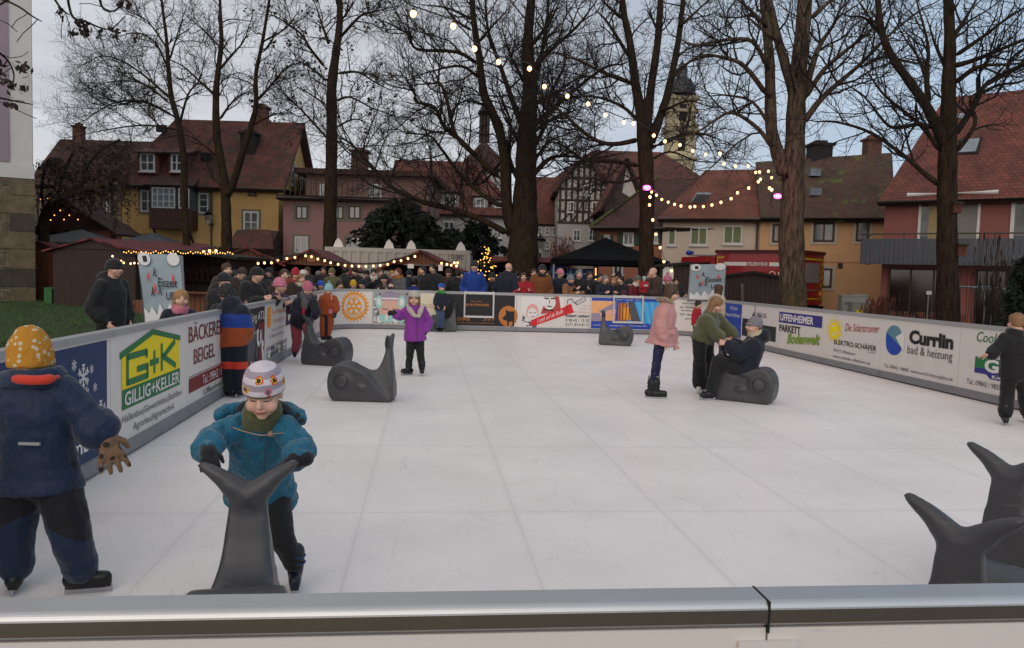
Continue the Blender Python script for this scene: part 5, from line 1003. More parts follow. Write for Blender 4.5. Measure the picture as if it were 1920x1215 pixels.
# evergreens
NEEDLE = mat('dark_needles', '#141d16', .8, var=.5, vs=4); YEW = mat('yew_needles', '#18221a', .8, var=.5, vs=4)
def conifer(label, px, pyb, pyt, Y, wpx, seed, m, spread=1.0, group='dark evergreens behind the stalls', n=900, name='yew_tree', zb=None):
    r = np.random.default_rng(seed); b = A(px, pyb, Y); top = A(px, pyt, Y); zb = GZ if zb is None else zb; H = top[2] - zb; wr = wpx * Y / F
    t = thing(name, label, 'tree', (b[0], b[1], zb), group); mb = MB(); mb.tube([V(b[0], b[1], zb - .1), V(b[0], b[1], zb + H * .9)], [.10 * wr + .03, .02], 8); ml = MB(); c0 = V(b[0], b[1], zb)
    for i in range(n // 9):
        h = r.random() ** .85; w = wr * (1 - h) ** .7 * (.55 + .6 * r.random()) + .06 * wr; a = r.random() * 6.283; up = .10 + .35 * r.random(); z0 = H * (.04 + .86 * h); d = V(math.cos(a), math.sin(a), up); p0 = c0 + V(0, 0, z0); P = [p0, p0 + d * w * .5, p0 + d * w * .85 + V(0, 0, -.04 * w), p0 + d * w + V(0, 0, -.16 * w)]; mb.tube(P, [.02, .014, .01, .004], 4)
        for q in range(26):
            u = .15 + .85 * r.random() ** .7; x = u * 3; j = min(int(x), 2); o = P[j] + (P[j + 1] - P[j]) * (x - j); tan = unit(P[j + 1] - P[j]); e = unit(tan * .8 + r.normal(0, .6, 3) + V(0, 0, -.15)); L = (.10 + .16 * r.random()) * (.6 + wr * .35); s = unit(np.cross(e, r.normal(0, 1, 3))) * L * .20; ml.add([o, o + e * L * .5 + s, o + e * L, o + e * L * .5 - s], [(0, 1, 2, 3)])
    mb.obj('trunk', BARK, t, True); ml.obj('crown', m, t); return t
conifer('wide dark yew standing behind the white container', 752, 480, 362, 35, 150, 1, NEEDLE, n=2600); conifer('smaller dark yew right of the wide one, by the white house', 846, 480, 415, 36, 80, 2, YEW, n=1200); conifer('dark bushy yew at the foot of the huge tree', 893, 490, 402, 34, 95, 3, NEEDLE, n=1500)
conifer('dark conifer hedge plant at the right edge behind the boards', 1912, 640, 462, 15, 44, 5, YEW, spread=1.0, n=1300, group='dark evergreens behind the boards', name='conifer')
# ------------------------------------------------------------------ market stalls and street furniture
BULBM = emit('warm_bulb', '#ffc080', 3.2); FAIRY = emit('fairy_light', '#ffb050', 3.0); WIRE = mat('black_wire', '#141414', .6); SOCKET = mat('bulb_socket', '#1c1a18', .5)
_bm = {}
def bulb_mesh(kind, r):
    if (kind, r) not in _bm:
        mb = MB()
        if kind == 'bulb': mb.ball((0, 0, -r * 1.3), (r, r, r * 1.12), seg=10, ring=8); mb.tube([(0, 0, -r * .5), (0, 0, r * .5)], r * .5, 8, mi=1)
        else: mb.ball((0, 0, 0), r, seg=6, ring=5)
        me = mb.mesh('bulb'); me.polygons.foreach_set('material_index', mb.m); me.polygons.foreach_set('use_smooth', [True] * len(me.polygons)); me.materials.append(BULBM if kind == 'bulb' else FAIRY); me.materials.append(SOCKET); _bm[(kind, r)] = me
    return _bm[(kind, r)]
def string(label, pts, r=.03, kind='bulb', wire=.008, hang=True, group='strings of warm bulbs', sag=True):
    """pts: points of the wire; a bulb hangs from every one of them"""
    pts = [V(p) for p in pts]; t = thing('string_light', label, 'string lights', pts[0], group); up = V(0, 0, r * 1.0) if hang else V(0, 0, 0)
    mb = MB(); mb.tube([p + up for p in pts], wire, 5); mb.obj('wire', WIRE, t)
    for p in pts:
        o = bpy.data.objects.new('bulb', bulb_mesh(kind, r)); COL.objects.link(o); adopt(o, t); o.matrix_basis = Matrix.Translation(p)
    return t
def even(pts, step):
    pts = [V(p) for p in pts]; out = [pts[0]]; acc = 0
    for a, b in zip(pts, pts[1:]):
        L = np.linalg.norm(b - a); x = step - acc
        while x <= L: out.append(a + (b - a) * x / L); x += step
        acc = L - (x - step)
    return out
S1 = [(775, 18), (850, 42), (890, 85), (935, 110), (993, 123), (1021, 157), (1064, 175), (1103, 190), (1135, 211), (1170, 225), (1188, 227), (1226, 250), (1247, 261), (1275, 268), (1299, 279), (1323, 286), (1350, 284), (1379, 308), (1403, 308), (1417, 320), (1426, 333), (1441, 318), (1447, 330)]
n_ = len(S1); string('long string of warm bulbs sweeping down from the top to the mottled tree', [A(700, -30, 7.0)] + [A(x, y, 7.6 + (19.4 - 7.6) * (i / (n_ - 1)) ** .8) for i, (x, y) in enumerate(S1)], .03)
S2 = [(1213, 348), (1222, 357), (1231, 363), (1241, 371), (1253, 376), (1265, 380), (1277, 383), (1294, 385), (1303, 384), (1319, 384), (1335, 381), (1352, 376), (1371, 369), (1383, 358), (1404, 349), (1422, 337), (1443, 349)]
string('sagging string of warm bulbs between the two trees with pink floodlights', [A(x, y, 24.4 - 4.6 * i / 16) for i, (x, y) in enumerate(S2)], .036)
string('short string of warm bulbs running down the three-stemmed tree to a stall', [A(x, y, Y) for x, y, Y in ((1219, 366, 24.3), (1218, 381, 24.4), (1224, 409, 24.4), (1230, 436, 24.4), (1238, 461, 24.4), (1245, 487, 24.3), (1259, 504, 24.2))], .042)
string('single bulb pair strung across above the mottled tree at dusk', [A(1350, 284, 17.6), A(1358, 303, 18.2), A(1424, 319, 18.9), A(1447, 352, 19.3)], .036)
# pink floodlights
PINK = emit('pink_lamp', '#ff52bd', 6)
for px, py, Y, lab in ((1213, 352, 24.2, 'small pink floodlight on the three-stemmed tree'), (1458, 368, 19.15, 'larger glowing pink floodlight strapped to the mottled tree')):
    P = A(px, py, Y); s = Y / 24; t = thing('floodlight', lab, 'floodlight', P, 'pink floodlights'); mb = MB(); mb.box((P[0], P[1] + .06, P[2]), (.25 * s, .10, .16 * s)); mb.obj('housing', BLACK, t); mb = MB(); mb.ball((P[0], P[1], P[2]), (.115 * s, .025, .075 * s), seg=16); mb.obj('lamp_glass', PINK, t, True); lp = bpy.data.lights.new('lamp_light', 'POINT'); lp.energy = 11; lp.color = (1, .12, .55); lp.shadow_soft_size = .08; lo = bpy.data.objects.new('lamp_light', lp); COL.objects.link(lo); adopt(lo, t); lo.matrix_basis = Matrix.Translation(P + V(0, -.16, .02)); mb = MB(); mb.tube([P + V(-.17 * s, .05, 0), P + V(-.17 * s, .1, -.2), P + V(0, .3, -.22)], .012, 5); mb.obj('bracket', BLACK, t)
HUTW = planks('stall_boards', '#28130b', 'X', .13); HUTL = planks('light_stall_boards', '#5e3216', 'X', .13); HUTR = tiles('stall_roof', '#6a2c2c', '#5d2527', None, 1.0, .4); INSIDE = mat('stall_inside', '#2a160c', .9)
def hut(label, x, y, w, d, hw, hr, yaw=0.0, front='open', wallm=None, z0=GZ, roofm=None, over=.35, counter=True, group='wooden market stalls'):
    """gabled stall; (x, y) the middle of its front, yaw turns it"""
    ca, sa = math.cos(yaw), math.sin(yaw); X = V(ca, sa, 0); Yv = V(-sa, ca, 0); o = V(x, y, z0); q = lambda a, b, c: o + X * a + Yv * b + V(0, 0, c); m = wallm or HUTW
    t = thing('market_stall', label, 'market stall', o, group)
    mb = MB()
    for a, b, sx, sy in ((-w / 2 + .04, d / 2, .08, d), (w / 2 - .04, d / 2, .08, d), (0, d - .04, w - .16, .08)): mb.box(q(a, b, hw / 2), (sx, sy, hw), yaw)
    if front == 'closed': mb.box(q(0, .04, hw / 2), (w - .16, .08, hw), yaw)
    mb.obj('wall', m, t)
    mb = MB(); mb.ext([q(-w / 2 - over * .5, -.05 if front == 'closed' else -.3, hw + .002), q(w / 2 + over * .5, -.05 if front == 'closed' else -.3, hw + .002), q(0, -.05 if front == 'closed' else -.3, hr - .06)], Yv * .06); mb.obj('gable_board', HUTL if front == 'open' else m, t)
    k = (hr - hw) / (w / 2); e = hw - over * k; f0, f1 = -(.5 if front == 'open' else .2), d + .2
    a, b, c, dd = q(-w / 2 - over, f1, e), q(-w / 2 - over, f0, e), q(0, f0, hr), q(0, f1, hr); slope(t, a, b, c, dd, roofm or HUTR, .07)
    a, b, c, dd = q(w / 2 + over, f0, e), q(w / 2 + over, f1, e), q(0, f1, hr), q(0, f0, hr); slope(t, a, b, c, dd, roofm or HUTR, .07)
    if front == 'open':
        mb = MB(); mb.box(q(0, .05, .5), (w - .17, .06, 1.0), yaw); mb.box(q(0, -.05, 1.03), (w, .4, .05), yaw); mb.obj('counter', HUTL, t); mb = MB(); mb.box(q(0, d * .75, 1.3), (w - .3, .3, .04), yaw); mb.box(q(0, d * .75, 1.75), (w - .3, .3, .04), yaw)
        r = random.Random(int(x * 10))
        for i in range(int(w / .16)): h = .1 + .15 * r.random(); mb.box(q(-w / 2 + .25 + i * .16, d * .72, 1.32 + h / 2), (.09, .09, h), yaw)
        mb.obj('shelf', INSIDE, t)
    return t, q
X_ = lambda px, Y: float(A(px, 500, Y)[0])
g0 = gz(-14, 26)
hut('big closed brown stall with a ridged red roof on the lawn', X_(176, 30.5), 30.5, 3.5, 4.6, float(A(270, 470, 30.5)[2] - g0), float(A(160, 445, 30.5)[2] - g0), -.18, 'closed', z0=g0)
hut('light brown stall end beside the church corner', X_(74, 34.5), 34.5, 2.2, 2.5, float(A(80, 466, 34.5)[2] - g0), float(A(70, 452, 34.5)[2] - g0), 0, 'closed', HUTL, z0=g0)
hut('red roofed stall behind the big closed one', X_(296, 35), 35, 2.9, 2.4, float(A(290, 473, 35)[2] - g0), float(A(290, 452, 35)[2] - g0), -.5, 'closed', z0=g0)
t, q = hut('dark open stall fringed with warm fairy lights, behind the Eiszeit banner', X_(352, 20), 20, 2.1, 2.0, 1.98, 2.08, 0, 'open', DWOOD, z0=gz(-9, 20), roofm=DARK)
string('dense golden fringe of fairy lights along the dark stall roof', [p + V(0, 0, rnd.uniform(-.035, .03)) for p in even([q(-1.35, -.5, 1.99), q(1.3, -.5, 2.03)], .06)], .014, 'fairy', .006, False, 'fairy lights on stalls')
string('string of small bulbs low on the wall of the big closed stall', [A(x, y, 29.6) for x, y in ((211, 478), (227, 487), (232, 490.5), (245, 492), (252, 491), (260, 491.5))], .035, 'bulb')
t, q = hut('small stall with a red roof behind the left crowd', X_(462, 25.5), 25.5, 1.7, 1.8, 1.95, 2.35, .3, 'open', z0=gz(-9, 25))
t, q = hut('open stall with a dull red gable left of the white container', X_(588, 26.5), 26.5, 2.15, 2.0, float(A(588, 497, 26.5)[2] - GZ), float(A(588, 467, 26.5)[2] - GZ), 0, 'open')
t2, q2 = hut('open stall with a brown gable in front of the white container', X_(790, 26.5), 26.5, 2.15, 2.0, float(A(790, 497, 26.5)[2] - GZ), float(A(790, 469, 26.5)[2] - GZ), 0, 'open')
L1 = [(382, 469, 20), (393, 467, 20.4), (405, 467, 21), (410, 475, 21.6), (434, 484, 22.6), (447, 487, 23), (459, 489, 23.3), (471, 490, 23.6), (484, 491, 24), (496, 490, 24.4), (509, 490, 25), (521, 485, 25.6), (538, 482, 25.9), (553, 480, 25.9), (573, 477, 25.9), (584, 478.5, 25.9), (596, 483, 25.9), (609, 486, 25.9), (620, 490, 25.9), (634, 493, 25.9), (647, 495, 25.9), (660, 496, 25.9), (673, 496.5, 25.9), (686, 496.5, 25.9), (700, 496, 25.9), (713, 495, 25.9), (727, 493, 25.9), (739, 488, 25.85), (752, 486, 25.85), (765, 482, 25.85), (778, 478, 25.85)]
string('garland with warm bulbs linking the stalls behind the far crowd', [A(*p) for p in L1], .036, 'bulb', .03); string('short row of warm bulbs on the right slope of the container stall', [A(*p) for p in ((828, 491, 25.85), (838, 493, 25.85), (846, 494.5, 25.85), (852, 490, 25.85), (856, 496, 25.85), (858, 490, 25.85))], .036, 'bulb', .02)
mb = MB(); mb.box(q(0, -.33, float(A(588, 485, 26.5)[2] - GZ)), (.26, .02, .2)); tag(mb.obj('sign_board', mat('pale_wood', '#8a6a4a', .7)), 'small pale wooden sign on the gable of the left open stall', 'sign')
mb = MB(); mb.box(A(770, 499, 26.1), (.2, .02, .14)); tag(mb.obj('price_sign', WHITE), 'small white price sign hanging in the container stall', 'sign')
mb = MB(); mb.box(A(826, 502, 26.1), (.14, .02, .2)); tag(mb.obj('notice', WHITE), 'white paper notice at the right side of the container stall', 'sign')
t3, q3 = hut('low stall with a flat red fascia right of the lit fir', X_(985, 28), 28, 2.4, 2, float(A(985, 492, 28)[2] - GZ), float(A(985, 484, 28)[2] - GZ), 0, 'open', DWOOD)
mb = MB(); mb.box(q3(0, -.55, float(A(985, 487, 28)[2] - GZ)), (2.9, .05, .16)); mb.obj('fascia', mat('red_fascia', '#551b1c', .5), t3)
hut('dark closed stall beside the right banner, with a white figure board', X_(1290, 25), 25, 1.75, 2, float(A(1290, 498, 25)[2] - GZ), float(A(1290, 491, 25)[2] - GZ), 0, 'closed', DWOOD, roofm=DARK)
hut('brown closed stall in front of the fire engine', X_(1412, 24.5), 24.5, 1.75, 2, float(A(1412, 516, 24.5)[2] - GZ), float(A(1412, 508, 24.5)[2] - GZ), -.25, 'closed', HUTW, roofm=DARK)
mb = MB(); P = A(1253, 512, 24.9); mb.ext([P + V(a, 0, b) for a, b in ((-.16, -.35), (.16, -.35), (.17, .05), (.12, .22), (.03, .16), (-.03, .28), (-.1, .2), (-.17, .1))], (0, .03, 0)); tag(mb.obj('figure_board', WHITE), 'white cut-out figure board on the dark stall', 'sign')
# timber pergola with a gable of boards and bulbs
f = facade(78, 39, 216, 39); t = thing('pergola', 'open timber shelter with a steep boarded gable and tiny bulbs', 'shelter', f.pt(f.W / 2, -.5)); z1 = f.uz(100, 430)[1]; zr = f.uz(112, 372)[1]
mb = MB(); mb.ext([f.pt(0, z1), f.pt(f.W, z1), f.pt(f.W * .3, zr)], -f.n * .1); mb.obj('gable_board', planks('pergola_boards', '#3a1d10', 'Y', .2), t); slope(t, f.pt(-.3, z1 - .25, -2.5), f.pt(-.3, z1 - .25, .4), f.pt(f.W * .3, zr + .06, .4), f.pt(f.W * .3, zr + .06, -2.5), DARK_T, .1); slope(t, f.pt(f.W + .3, z1 - .15, .4), f.pt(f.W + .3, z1 - .15, -2.5), f.pt(f.W * .3, zr + .06, -2.5), f.pt(f.W * .3, zr + .06, .4), DARK_T, .1)
for u in (.1, f.W * .27, f.W * .63, f.W - .1): mb = MB(); f.box(mb, u - .09, u + .09, -.5, z1, -.1, .08); mb.obj('post', DWOOD, t)
string('scatter of tiny warm bulbs on the shelter gable', [f.pt(*f.uz(x, y), .14) for x, y in ((79, 374), (92, 373), (87, 410), (98, 413), (105, 404), (116, 395), (123, 412), (133, 404), (149, 412), (90, 419))], .028, 'fairy', .004, False, 'fairy lights on stalls')
# pavilion tents
GREYT = mat('grey_tent_cloth', '#2c3036', .6, var=.08); BLACKT = mat('black_tent_cloth', '#0b0b0d', .85, spec=.08, var=.08, vs=3, bump=.3, bs=2.5, dist=.1)
def tent(label, cx, cy, w, ze, za, zv, m, z0=GZ, group='pavilion tents', d=None, yaw=0.0):
    d = d or w; ca, sa = math.cos(yaw), math.sin(yaw); q = lambda a, b, c: V(cx + a * ca - b * sa, cy + a * sa + b * ca, c); t = thing('pavilion_tent', label, 'tent', (cx, cy, z0), group); mb = MB(); n = 8; c4 = [(-1, -1), (1, -1), (1, 1), (-1, 1)]
    vs = []; fs = []
    for i in range(4):
        (x0, y0), (x1, y1) = c4[i], c4[(i + 1) % 4]; b = len(vs)
        for k in range(n + 1):
            s = k / n; r_ = 1 - s; z = ze + (za - ze) * (s ** 1.0 * .80 + .20 * s * s) 
            for j in range(9): u = j / 8; x = (x0 + (x1 - x0) * u) * r_; y = (y0 + (y1 - y0) * u) * r_; vs.append(q(x * w / 2, y * d / 2, z - .12 * r_ * s * math.sin(u * math.pi)))
        fs += [(b + k * 9 + j, b + k * 9 + j + 1, b + k * 9 + 10 + j, b + k * 9 + 9 + j) for k in range(n) for j in range(8)]
    mb.add(vs, fs); mb.obj('canopy', m, t, True); mb = MB()
    for i in range(4):
        (x0, y0), (x1, y1) = c4[i], c4[(i + 1) % 4]; mb.add([q(x0 * w / 2, y0 * d / 2, ze), q(x1 * w / 2, y1 * d / 2, ze), q(x1 * w / 2 * 1.004, y1 * d / 2 * 1.004, zv), q(x0 * w / 2 * 1.004, y0 * d / 2 * 1.004, zv)], [(0, 1, 2, 3)])
    mb.obj('valance', m, t)
    for x, y in c4: mb = MB(); mb.box(q(x * w / 2 * .97, y * d / 2 * .97, (z0 + ze) / 2), (.05, .05, ze - z0), yaw); mb.obj('leg', KICK, t)
    return t
Z = lambda px, py, Y: float(A(px, py, Y)[2])
tent('black pavilion tent behind the far boards', X_(1133, 28.2), 28.2, 3.85, Z(1020, 484, 26.5), Z(1133, 445, 28.2), Z(1120, 497, 26.5), BLACKT)
tent('grey pavilion tent peak behind the big closed stall', X_(152, 37.5), 37.5, 3.9, Z(152, 455, 35.5), Z(152, 430, 37.5), Z(152, 462, 35.5), GREYT, -.4); tent('blue-grey pavilion tent peak below the yellow house', X_(288, 39), 39, 3.6, Z(288, 460, 37.2), Z(288, 436, 39), Z(288, 467, 37.2), GREYT, -.4)
BAN = mat('blue_banner', '#1c3c74', .6, var=.15, vs=2)
for x0, x1, y0, y1, lab in ((1032, 1062, 494, 530, 'slanting light blue banner under the left side of the black tent'), (1056, 1084, 504, 524, 'dark blue banner with a white cross under the black tent'), (1092, 1112, 504, 524, 'dark blue cloth right of the crossed banner')):
    t = thing('banner', lab, 'banner', A((x0 + x1) / 2, y1, 27.6), 'blue banners under the black tent'); a, b, c, d_ = A(x0, y1, 27.6), A(x1, y1, 27.6), A(x1, y0, 27.6), A(x0, y0, 27.6); mb = MB(); mb.ext([a, b, c, d_], (0, .03, 0)); mb.obj('cloth', BAN, t); mb = MB(); m_ = (a + c) / 2; mb.box(m_ - V(0, .012, 0), (.32, .01, .04)); mb.box(m_ - V(0, .014, 0), (.04, .01, .26)); mb.obj('emblem', INK['lightblue'], t)
string('vertical line of small cold bulbs on the tent leg', [A(1117, y, 26.2) for y in (504, 508, 512, 515, 524, 533, 540, 545)], .022, 'fairy', .004, False, 'fairy lights on stalls')
# white container
f = facade(608, 31, 880, 31); zc = Z(740, 466, 31); t = thing('container', 'white corrugated shipping container behind the stalls', 'container', f.pt(f.W / 2, GZ)); CONT = mat('container_paint', '#a39a90', .5, var=.08, vs=1.2); mb = MB(); f.box(mb, 0, f.W, GZ + .15, zc - .1, -2.4, -.04); u = .16
while u < f.W - .2: mb.ext([f.pt(u, GZ + .15, -.042), f.pt(u + .05, GZ + .15, 0), f.pt(u + .17, GZ + .15, 0), f.pt(u + .22, GZ + .15, -.042)], (0, 0, zc - GZ - .3)); u += .34
mb.obj('body', CONT, t); mb = MB()
for a in ((0, f.W, zc - .16, zc), (0, f.W, GZ, GZ + .16)): f.box(mb, *a, -2.42, .01)
for u in (.06, f.W - .06): f.box(mb, u - .07, u + .07, GZ + .161, zc - .161, -.12, .012)
mb.obj('frame', CONT, t); co, fs = glyphs('CRONOS', .01); (ua, zb), (ub, za) = f.uz(846, 486), f.uz(869, 478); mb = MB(); mb.add([f.pt(ua + x * (ub - ua), zb + y * (za - zb), .013) for x, y in co], fs); mb.obj('lettering', INK['grey'], t)
for px in (630, 726, 768, 862):
    u = f.uz(px, 460)[0]; mb = MB(); mb.ext([f.pt(u - .18, zc + .002, -.3), f.pt(u + .22, zc + .002, -.3), f.pt(u + .16, zc + .2, -.3), f.pt(u + .02, zc + .36, -.3), f.pt(u - .08, zc + .26, -.3)], -f.n * .05); mb.obj('roof_fin', WHITE, t)
# lit fir
t = conifer('small fir wound with golden fairy lights beside the man in blue', 912, 560, 462, 26, 22, 9, YEW, n=500, group=None, name='christmas_tree'); r = random.Random(6)
string('golden fairy lights wound round the small fir', [A(912 + r.uniform(-1, 1) * 22 * (.2 + .8 * min(1, (y - 458) / 50)), y + r.uniform(-2, 2), 25.45 + .4 * r.random()) for i, y in enumerate(np.linspace(464, 530, 52))], .017, 'fairy', .004, False, 'fairy lights on stalls')
# banners Eiszeit UFF
SHEET = mat('banner_sheet', '#7d8a90', .7, var=.12, vs=2.5, bump=.4, bs=5, dist=.03); SHW = mat('banner_white', '#b9b9b8', .7, var=.06)
def eis(label, tl, tr, br_, bl, Y, Yb):
    a, b, c, d_ = A(*tl, Y), A(*tr, Y), A(*br_, Yb), A(*bl, Yb); c[2] = d_[2] = min(c[2], d_[2]); nrm = unit(np.cross(b - a, d_ - a)); nrm = nrm if nrm[1] < 0 else -nrm; t = thing('banner', label, 'banner', (c + d_) / 2, 'grey Eiszeit banners'); W2 = lambda u, v, o=0: (a * (1 - u) + b * u) * (1 - v) + (d_ * (1 - u) + c * u) * v + nrm * o
    mb = MB(); mb.add([W2(u / 12, v / 12, .012 * math.sin(u * 1.1 + v * .6)) for v in range(13) for u in range(13)], [(v * 13 + u, v * 13 + u + 1, v * 13 + u + 14, v * 13 + u + 13) for v in range(12) for u in range(12)]); mb.obj('sheet', SHEET, t, True); mb = MB()
    for u in (0, 1): mb.tube([W2(u, -.01, -.04), W2(u, 1.05, -.04)], .025, 6)
    for v in (0, 1): mb.tube([W2(0, v, -.04), W2(1, v, -.04)], .025, 6)
    mb.obj('frame', KICK, t); mb = MB(); pl = lambda pts, o, mi: mb.add([W2(u, v, o) for u, v in pts], [tuple(range(len(pts)))], mi)
    for cu, cv in ((.14, .1), (.84, .08)): pl([(cu + .15 * math.cos(k * .4), cv + .1 * math.sin(k * .4)) for k in range(16)], .028, 0)
    pl([(.1, .06), (.2, .05), (.22, .14), (.12, .15)], .030, 1); pl([(.02, .80), (.14, .88), (.22, .78), (.34, .9), (.42, .74), (.55, .88), (.68, .72), (.8, .86), (.97, .78), (.97, .995), (.02, .995)], .028, 0)
    for k, (u, v) in enumerate(((.2, .34), (.36, .28), (.34, .52), (.46, .54), (.8, .36), (.28, .56))):
        for du, dv in ((-.04, .07), (.04, .08), (.0, -.06), (-.07, -.01), (.07, -.02)): pl([(u - .012, v), (u + .012, v), (u + du + .01, v + dv), (u + du - .01, v + dv)], .030 + k * 1e-4, 2 if k % 2 == 0 else 1)
    mb.obj('picture', [SHW, BLACK, INK['red']], t)
    for s, u0, v0, u1, v1 in (('Eiszeit', .42, .5, .9, .37), ('UFF', .6, .68, .9, .57)):
        mb = MB(); co, fs = glyphs(s, .01, .15); mb.add([W2(u0 + x * (u1 - u0), v0 + y * (v1 - v0), .033) for x, y in co], fs); mb.obj('lettering', BLACK, t)
eis('grey Eiszeit banner on a leaning frame behind the left boards', (259, 474), (338, 479), (346, 602), (273, 606), 11.2, 10.6); eis('grey Eiszeit banner behind the far right corner of the rink', (1296, 496), (1361, 495), (1357, 562), (1291, 562), 21.9, 21.6)
# small things on the lawn
P = A(106, 552, 31.5); t = thing('green_crate', 'bright green open-fronted crate on the lawn by the stall', 'crate', (P[0], P[1], g0)); GRN = mat('green_plastic', '#135420', .5); mb = MB(); zt = P[2] + .22; zb = g0 + .0
for a in ((-.47, .03, .06), (.47, .03, .06)): mb.box((P[0] + a[0], P[1] + .25, (zt + zb) / 2), (.05, .5, zt - zb))
mb.box((P[0], P[1] + .25, zt + .002 + .02), (1.0, .52, .04)); mb.box((P[0], P[1] + .49, (zt + zb) / 2), (.88, .03, zt - zb)); mb.box((P[0] - .31, P[1] - .01, (zt + zb) / 2), (.28, .03, zt - zb - .01)); mb.box((P[0] + .36, P[1] - .01, (zt + zb) / 2), (.16, .03, zt - zb - .01)); mb.obj('casing', GRN, t); mb = MB(); mb.box((P[0], P[1] + .2, zb + .25), (.5, .3, .3)); mb.obj('contents', DARK, t)
P = A(256, 575, 27); P[2] = GZ; mb = MB(); mb.ext([P + V(-.24, 0, 0), P + V(.28, 0, 0), P + V(.28, .1, .5), P + V(-.2, .1, .46)], (0, .05, 0)); tag(mb.obj('wooden_board', HUTL), 'orange-brown wooden board leaning beside the left Eiszeit banner', 'board')
P = A(241, 572, 27); P[2] = GZ + .16; mb = MB(); mb.box((P[0], P[1], P[2]), (.26, .22, .32)); mb.cap(P + V(0, 0, .16), P + V(.05, 0, .30), .07, .04); tag(mb.obj('red_lantern', mat('red_metal', '#5c1518', .5)), 'small dark red lantern on the lawn by the leaning board', 'lantern')
# fire engine
def fire():
    al = math.radians(47); Rv = V(math.cos(al), math.sin(al), 0); Lv = V(-math.sin(al), math.cos(al), 0); C0 = V(*A(1500, 520, 33.5)[:2], GZ); q = lambda l, w, z: C0 + Lv * l + Rv * w + V(0, 0, z); rz = math.atan2(Lv[1], Lv[0])
    FR = mat('fire_red', '#860f15', .28, var=.06, coat=.4); FRD = mat('fire_dark_red', '#470c0f', .4); YE = mat('signal_yellow', '#a89410', .5); GRY = mat('shutter_grey', '#85807e', .45, metal=.3); t = thing('fire_engine', 'red fire engine seen from behind, half hidden by the mottled tree', 'fire engine', q(3, 1.2, 0))
    def bx(mb, l0, l1, w0, w1, z0, z1, mi=0): mb.box(q((l0 + l1) / 2, (w0 + w1) / 2, (z0 + z1) / 2), (l1 - l0, w1 - w0, z1 - z0), rz, mi)
    mb = MB(); bx(mb, 0, 3.9, 0, 2.4, .75, 2.9); mb.obj('body', FR, t); mb = MB(); bx(mb, -.05, 3.95, -.05, 2.45, 2.902, 3.05); mb.obj('roof_rim', FRD, t); mb = MB(); bx(mb, .1, 3.8, .1, 2.3, .35, .748); bx(mb, -.12, .1, .1, 2.3, .45, .7); mb.obj('underframe', DARK, t)
    mb = MB(); mb.ext([q(3.98, 0.05, z) if 0 else q(l, .05, z) for l, z in ((3.98, .6), (5.9, .6), (5.9, 1.6), (5.7, 2.72), (3.98, 2.78))], Rv * 2.3); cb = mb.obj('cab', FR, t); mb = MB(); mb.ext([q(l, .035, z) for l, z in ((4.2, 1.55), (5.75, 1.6), (5.6, 2.45), (4.2, 2.5))], Rv * .01); mb.obj('window', GLASS, cb)
    mb = MB(); mb.cap(q(5.5, .25, 2.92), q(5.5, .55, 2.92), .11, .11); mb.obj('blue_light', mat('blue_lens', '#1c2f8c', .2), t); mb = MB(); bx(mb, 4.1, 5.4, .3, 2.1, 2.785, 2.85); mb.obj('roof_plate', GRY, t)
    mb = MB(); bx(mb, 2.42, 3.5, -.012, -.002, 2.36, 2.52); mb.obj('white_band', WHITE, t); mb = MB(); bx(mb, .4, 1.38, -.012, -.002, 2.36, 2.52); mb.obj('white_band', WHITE, t); co, fs = glyphs('FEUERWEHR', .02); mb = MB(); mb.add([q(2.36 - x * .92, -.014, 2.36 + y * .16) for x, y in co], fs); mb.obj('lettering', WHITE, t)
    co, fs = glyphs('112', .03); mb = MB(); mb.add([q(.95 - x * .5, -.014, 1.86 + y * .26) for x, y in co], fs); mb.obj('lettering', WHITE, t); mb = MB(); n = 20
    for i in range(n):
        a, b = 2 * math.pi * i / n, 2 * math.pi * (i + 1) / n; mb.add([q(1.22 + r_ * math.cos(w), -.014, 1.99 + r_ * math.sin(w)) for r_, w in ((.13, a), (.16, a), (.16, b), (.13, b))], [(0, 1, 2, 3)])
    mb.obj('phone_emblem', WHITE, t); mb = MB(); bx(mb, 3.5, 3.85, -.012, -.002, 2.7, 2.75); bx(mb, 3.8, 3.85, -.012, -.002, 2.2, 2.7); mb.obj('yellow_corner', YE, t)
    mb = MB(); bx(mb, -.02, -.002, .5, 1.95, 1.7, 2.5); bx(mb, -.025, -.002, .5, 1.95, 2.5, 2.54); mb.obj('rear_shutter', GRY, t); mb = MB()
    bx(mb, -.02, -.002, .02, 2.38, 2.66, 2.74); bx(mb, -.02, -.002, .5, 1.9, .98, 1.04)
    for w0 in (.03, 2.08):
        for k in range(6): z = .9 + k * .29; mb.add([q(-.012, w0, z), q(-.012, w0 + .28, z + .16), q(-.012, w0 + .28, z + .30), q(-.012, w0, z + .14)], [(0, 1, 2, 3)])
    mb.obj('chevron', YE, t); mb = MB(); bx(mb, -.02, -.002, .5, 1.95, 1.36, 1.40); bx(mb, -.03, -.002, .12, .4, .8, .88); mb.obj('handrail', GRY, t); mb = MB(); bx(mb, -.05, -.002, .1, .35, 1.15, 1.3); bx(mb, -.05, -.002, 2.05, 2.3, 1.15, 1.3); mb.obj('tail_light', INK['orange'], t)
    for l in (1.1, 4.9):
        for w in (.16, 2.24):
            mb = MB(); mb.tube([q(l, w - .14, .48), q(l, w + .14, .48)], .48, 20); w_ = mb.obj('wheel', BLACK, t); mb = MB(); mb.tube([q(l, w - .146, .48), q(l, w + .146, .48)], .25, 14); mb.obj('rim', KICK, w_)
fire()
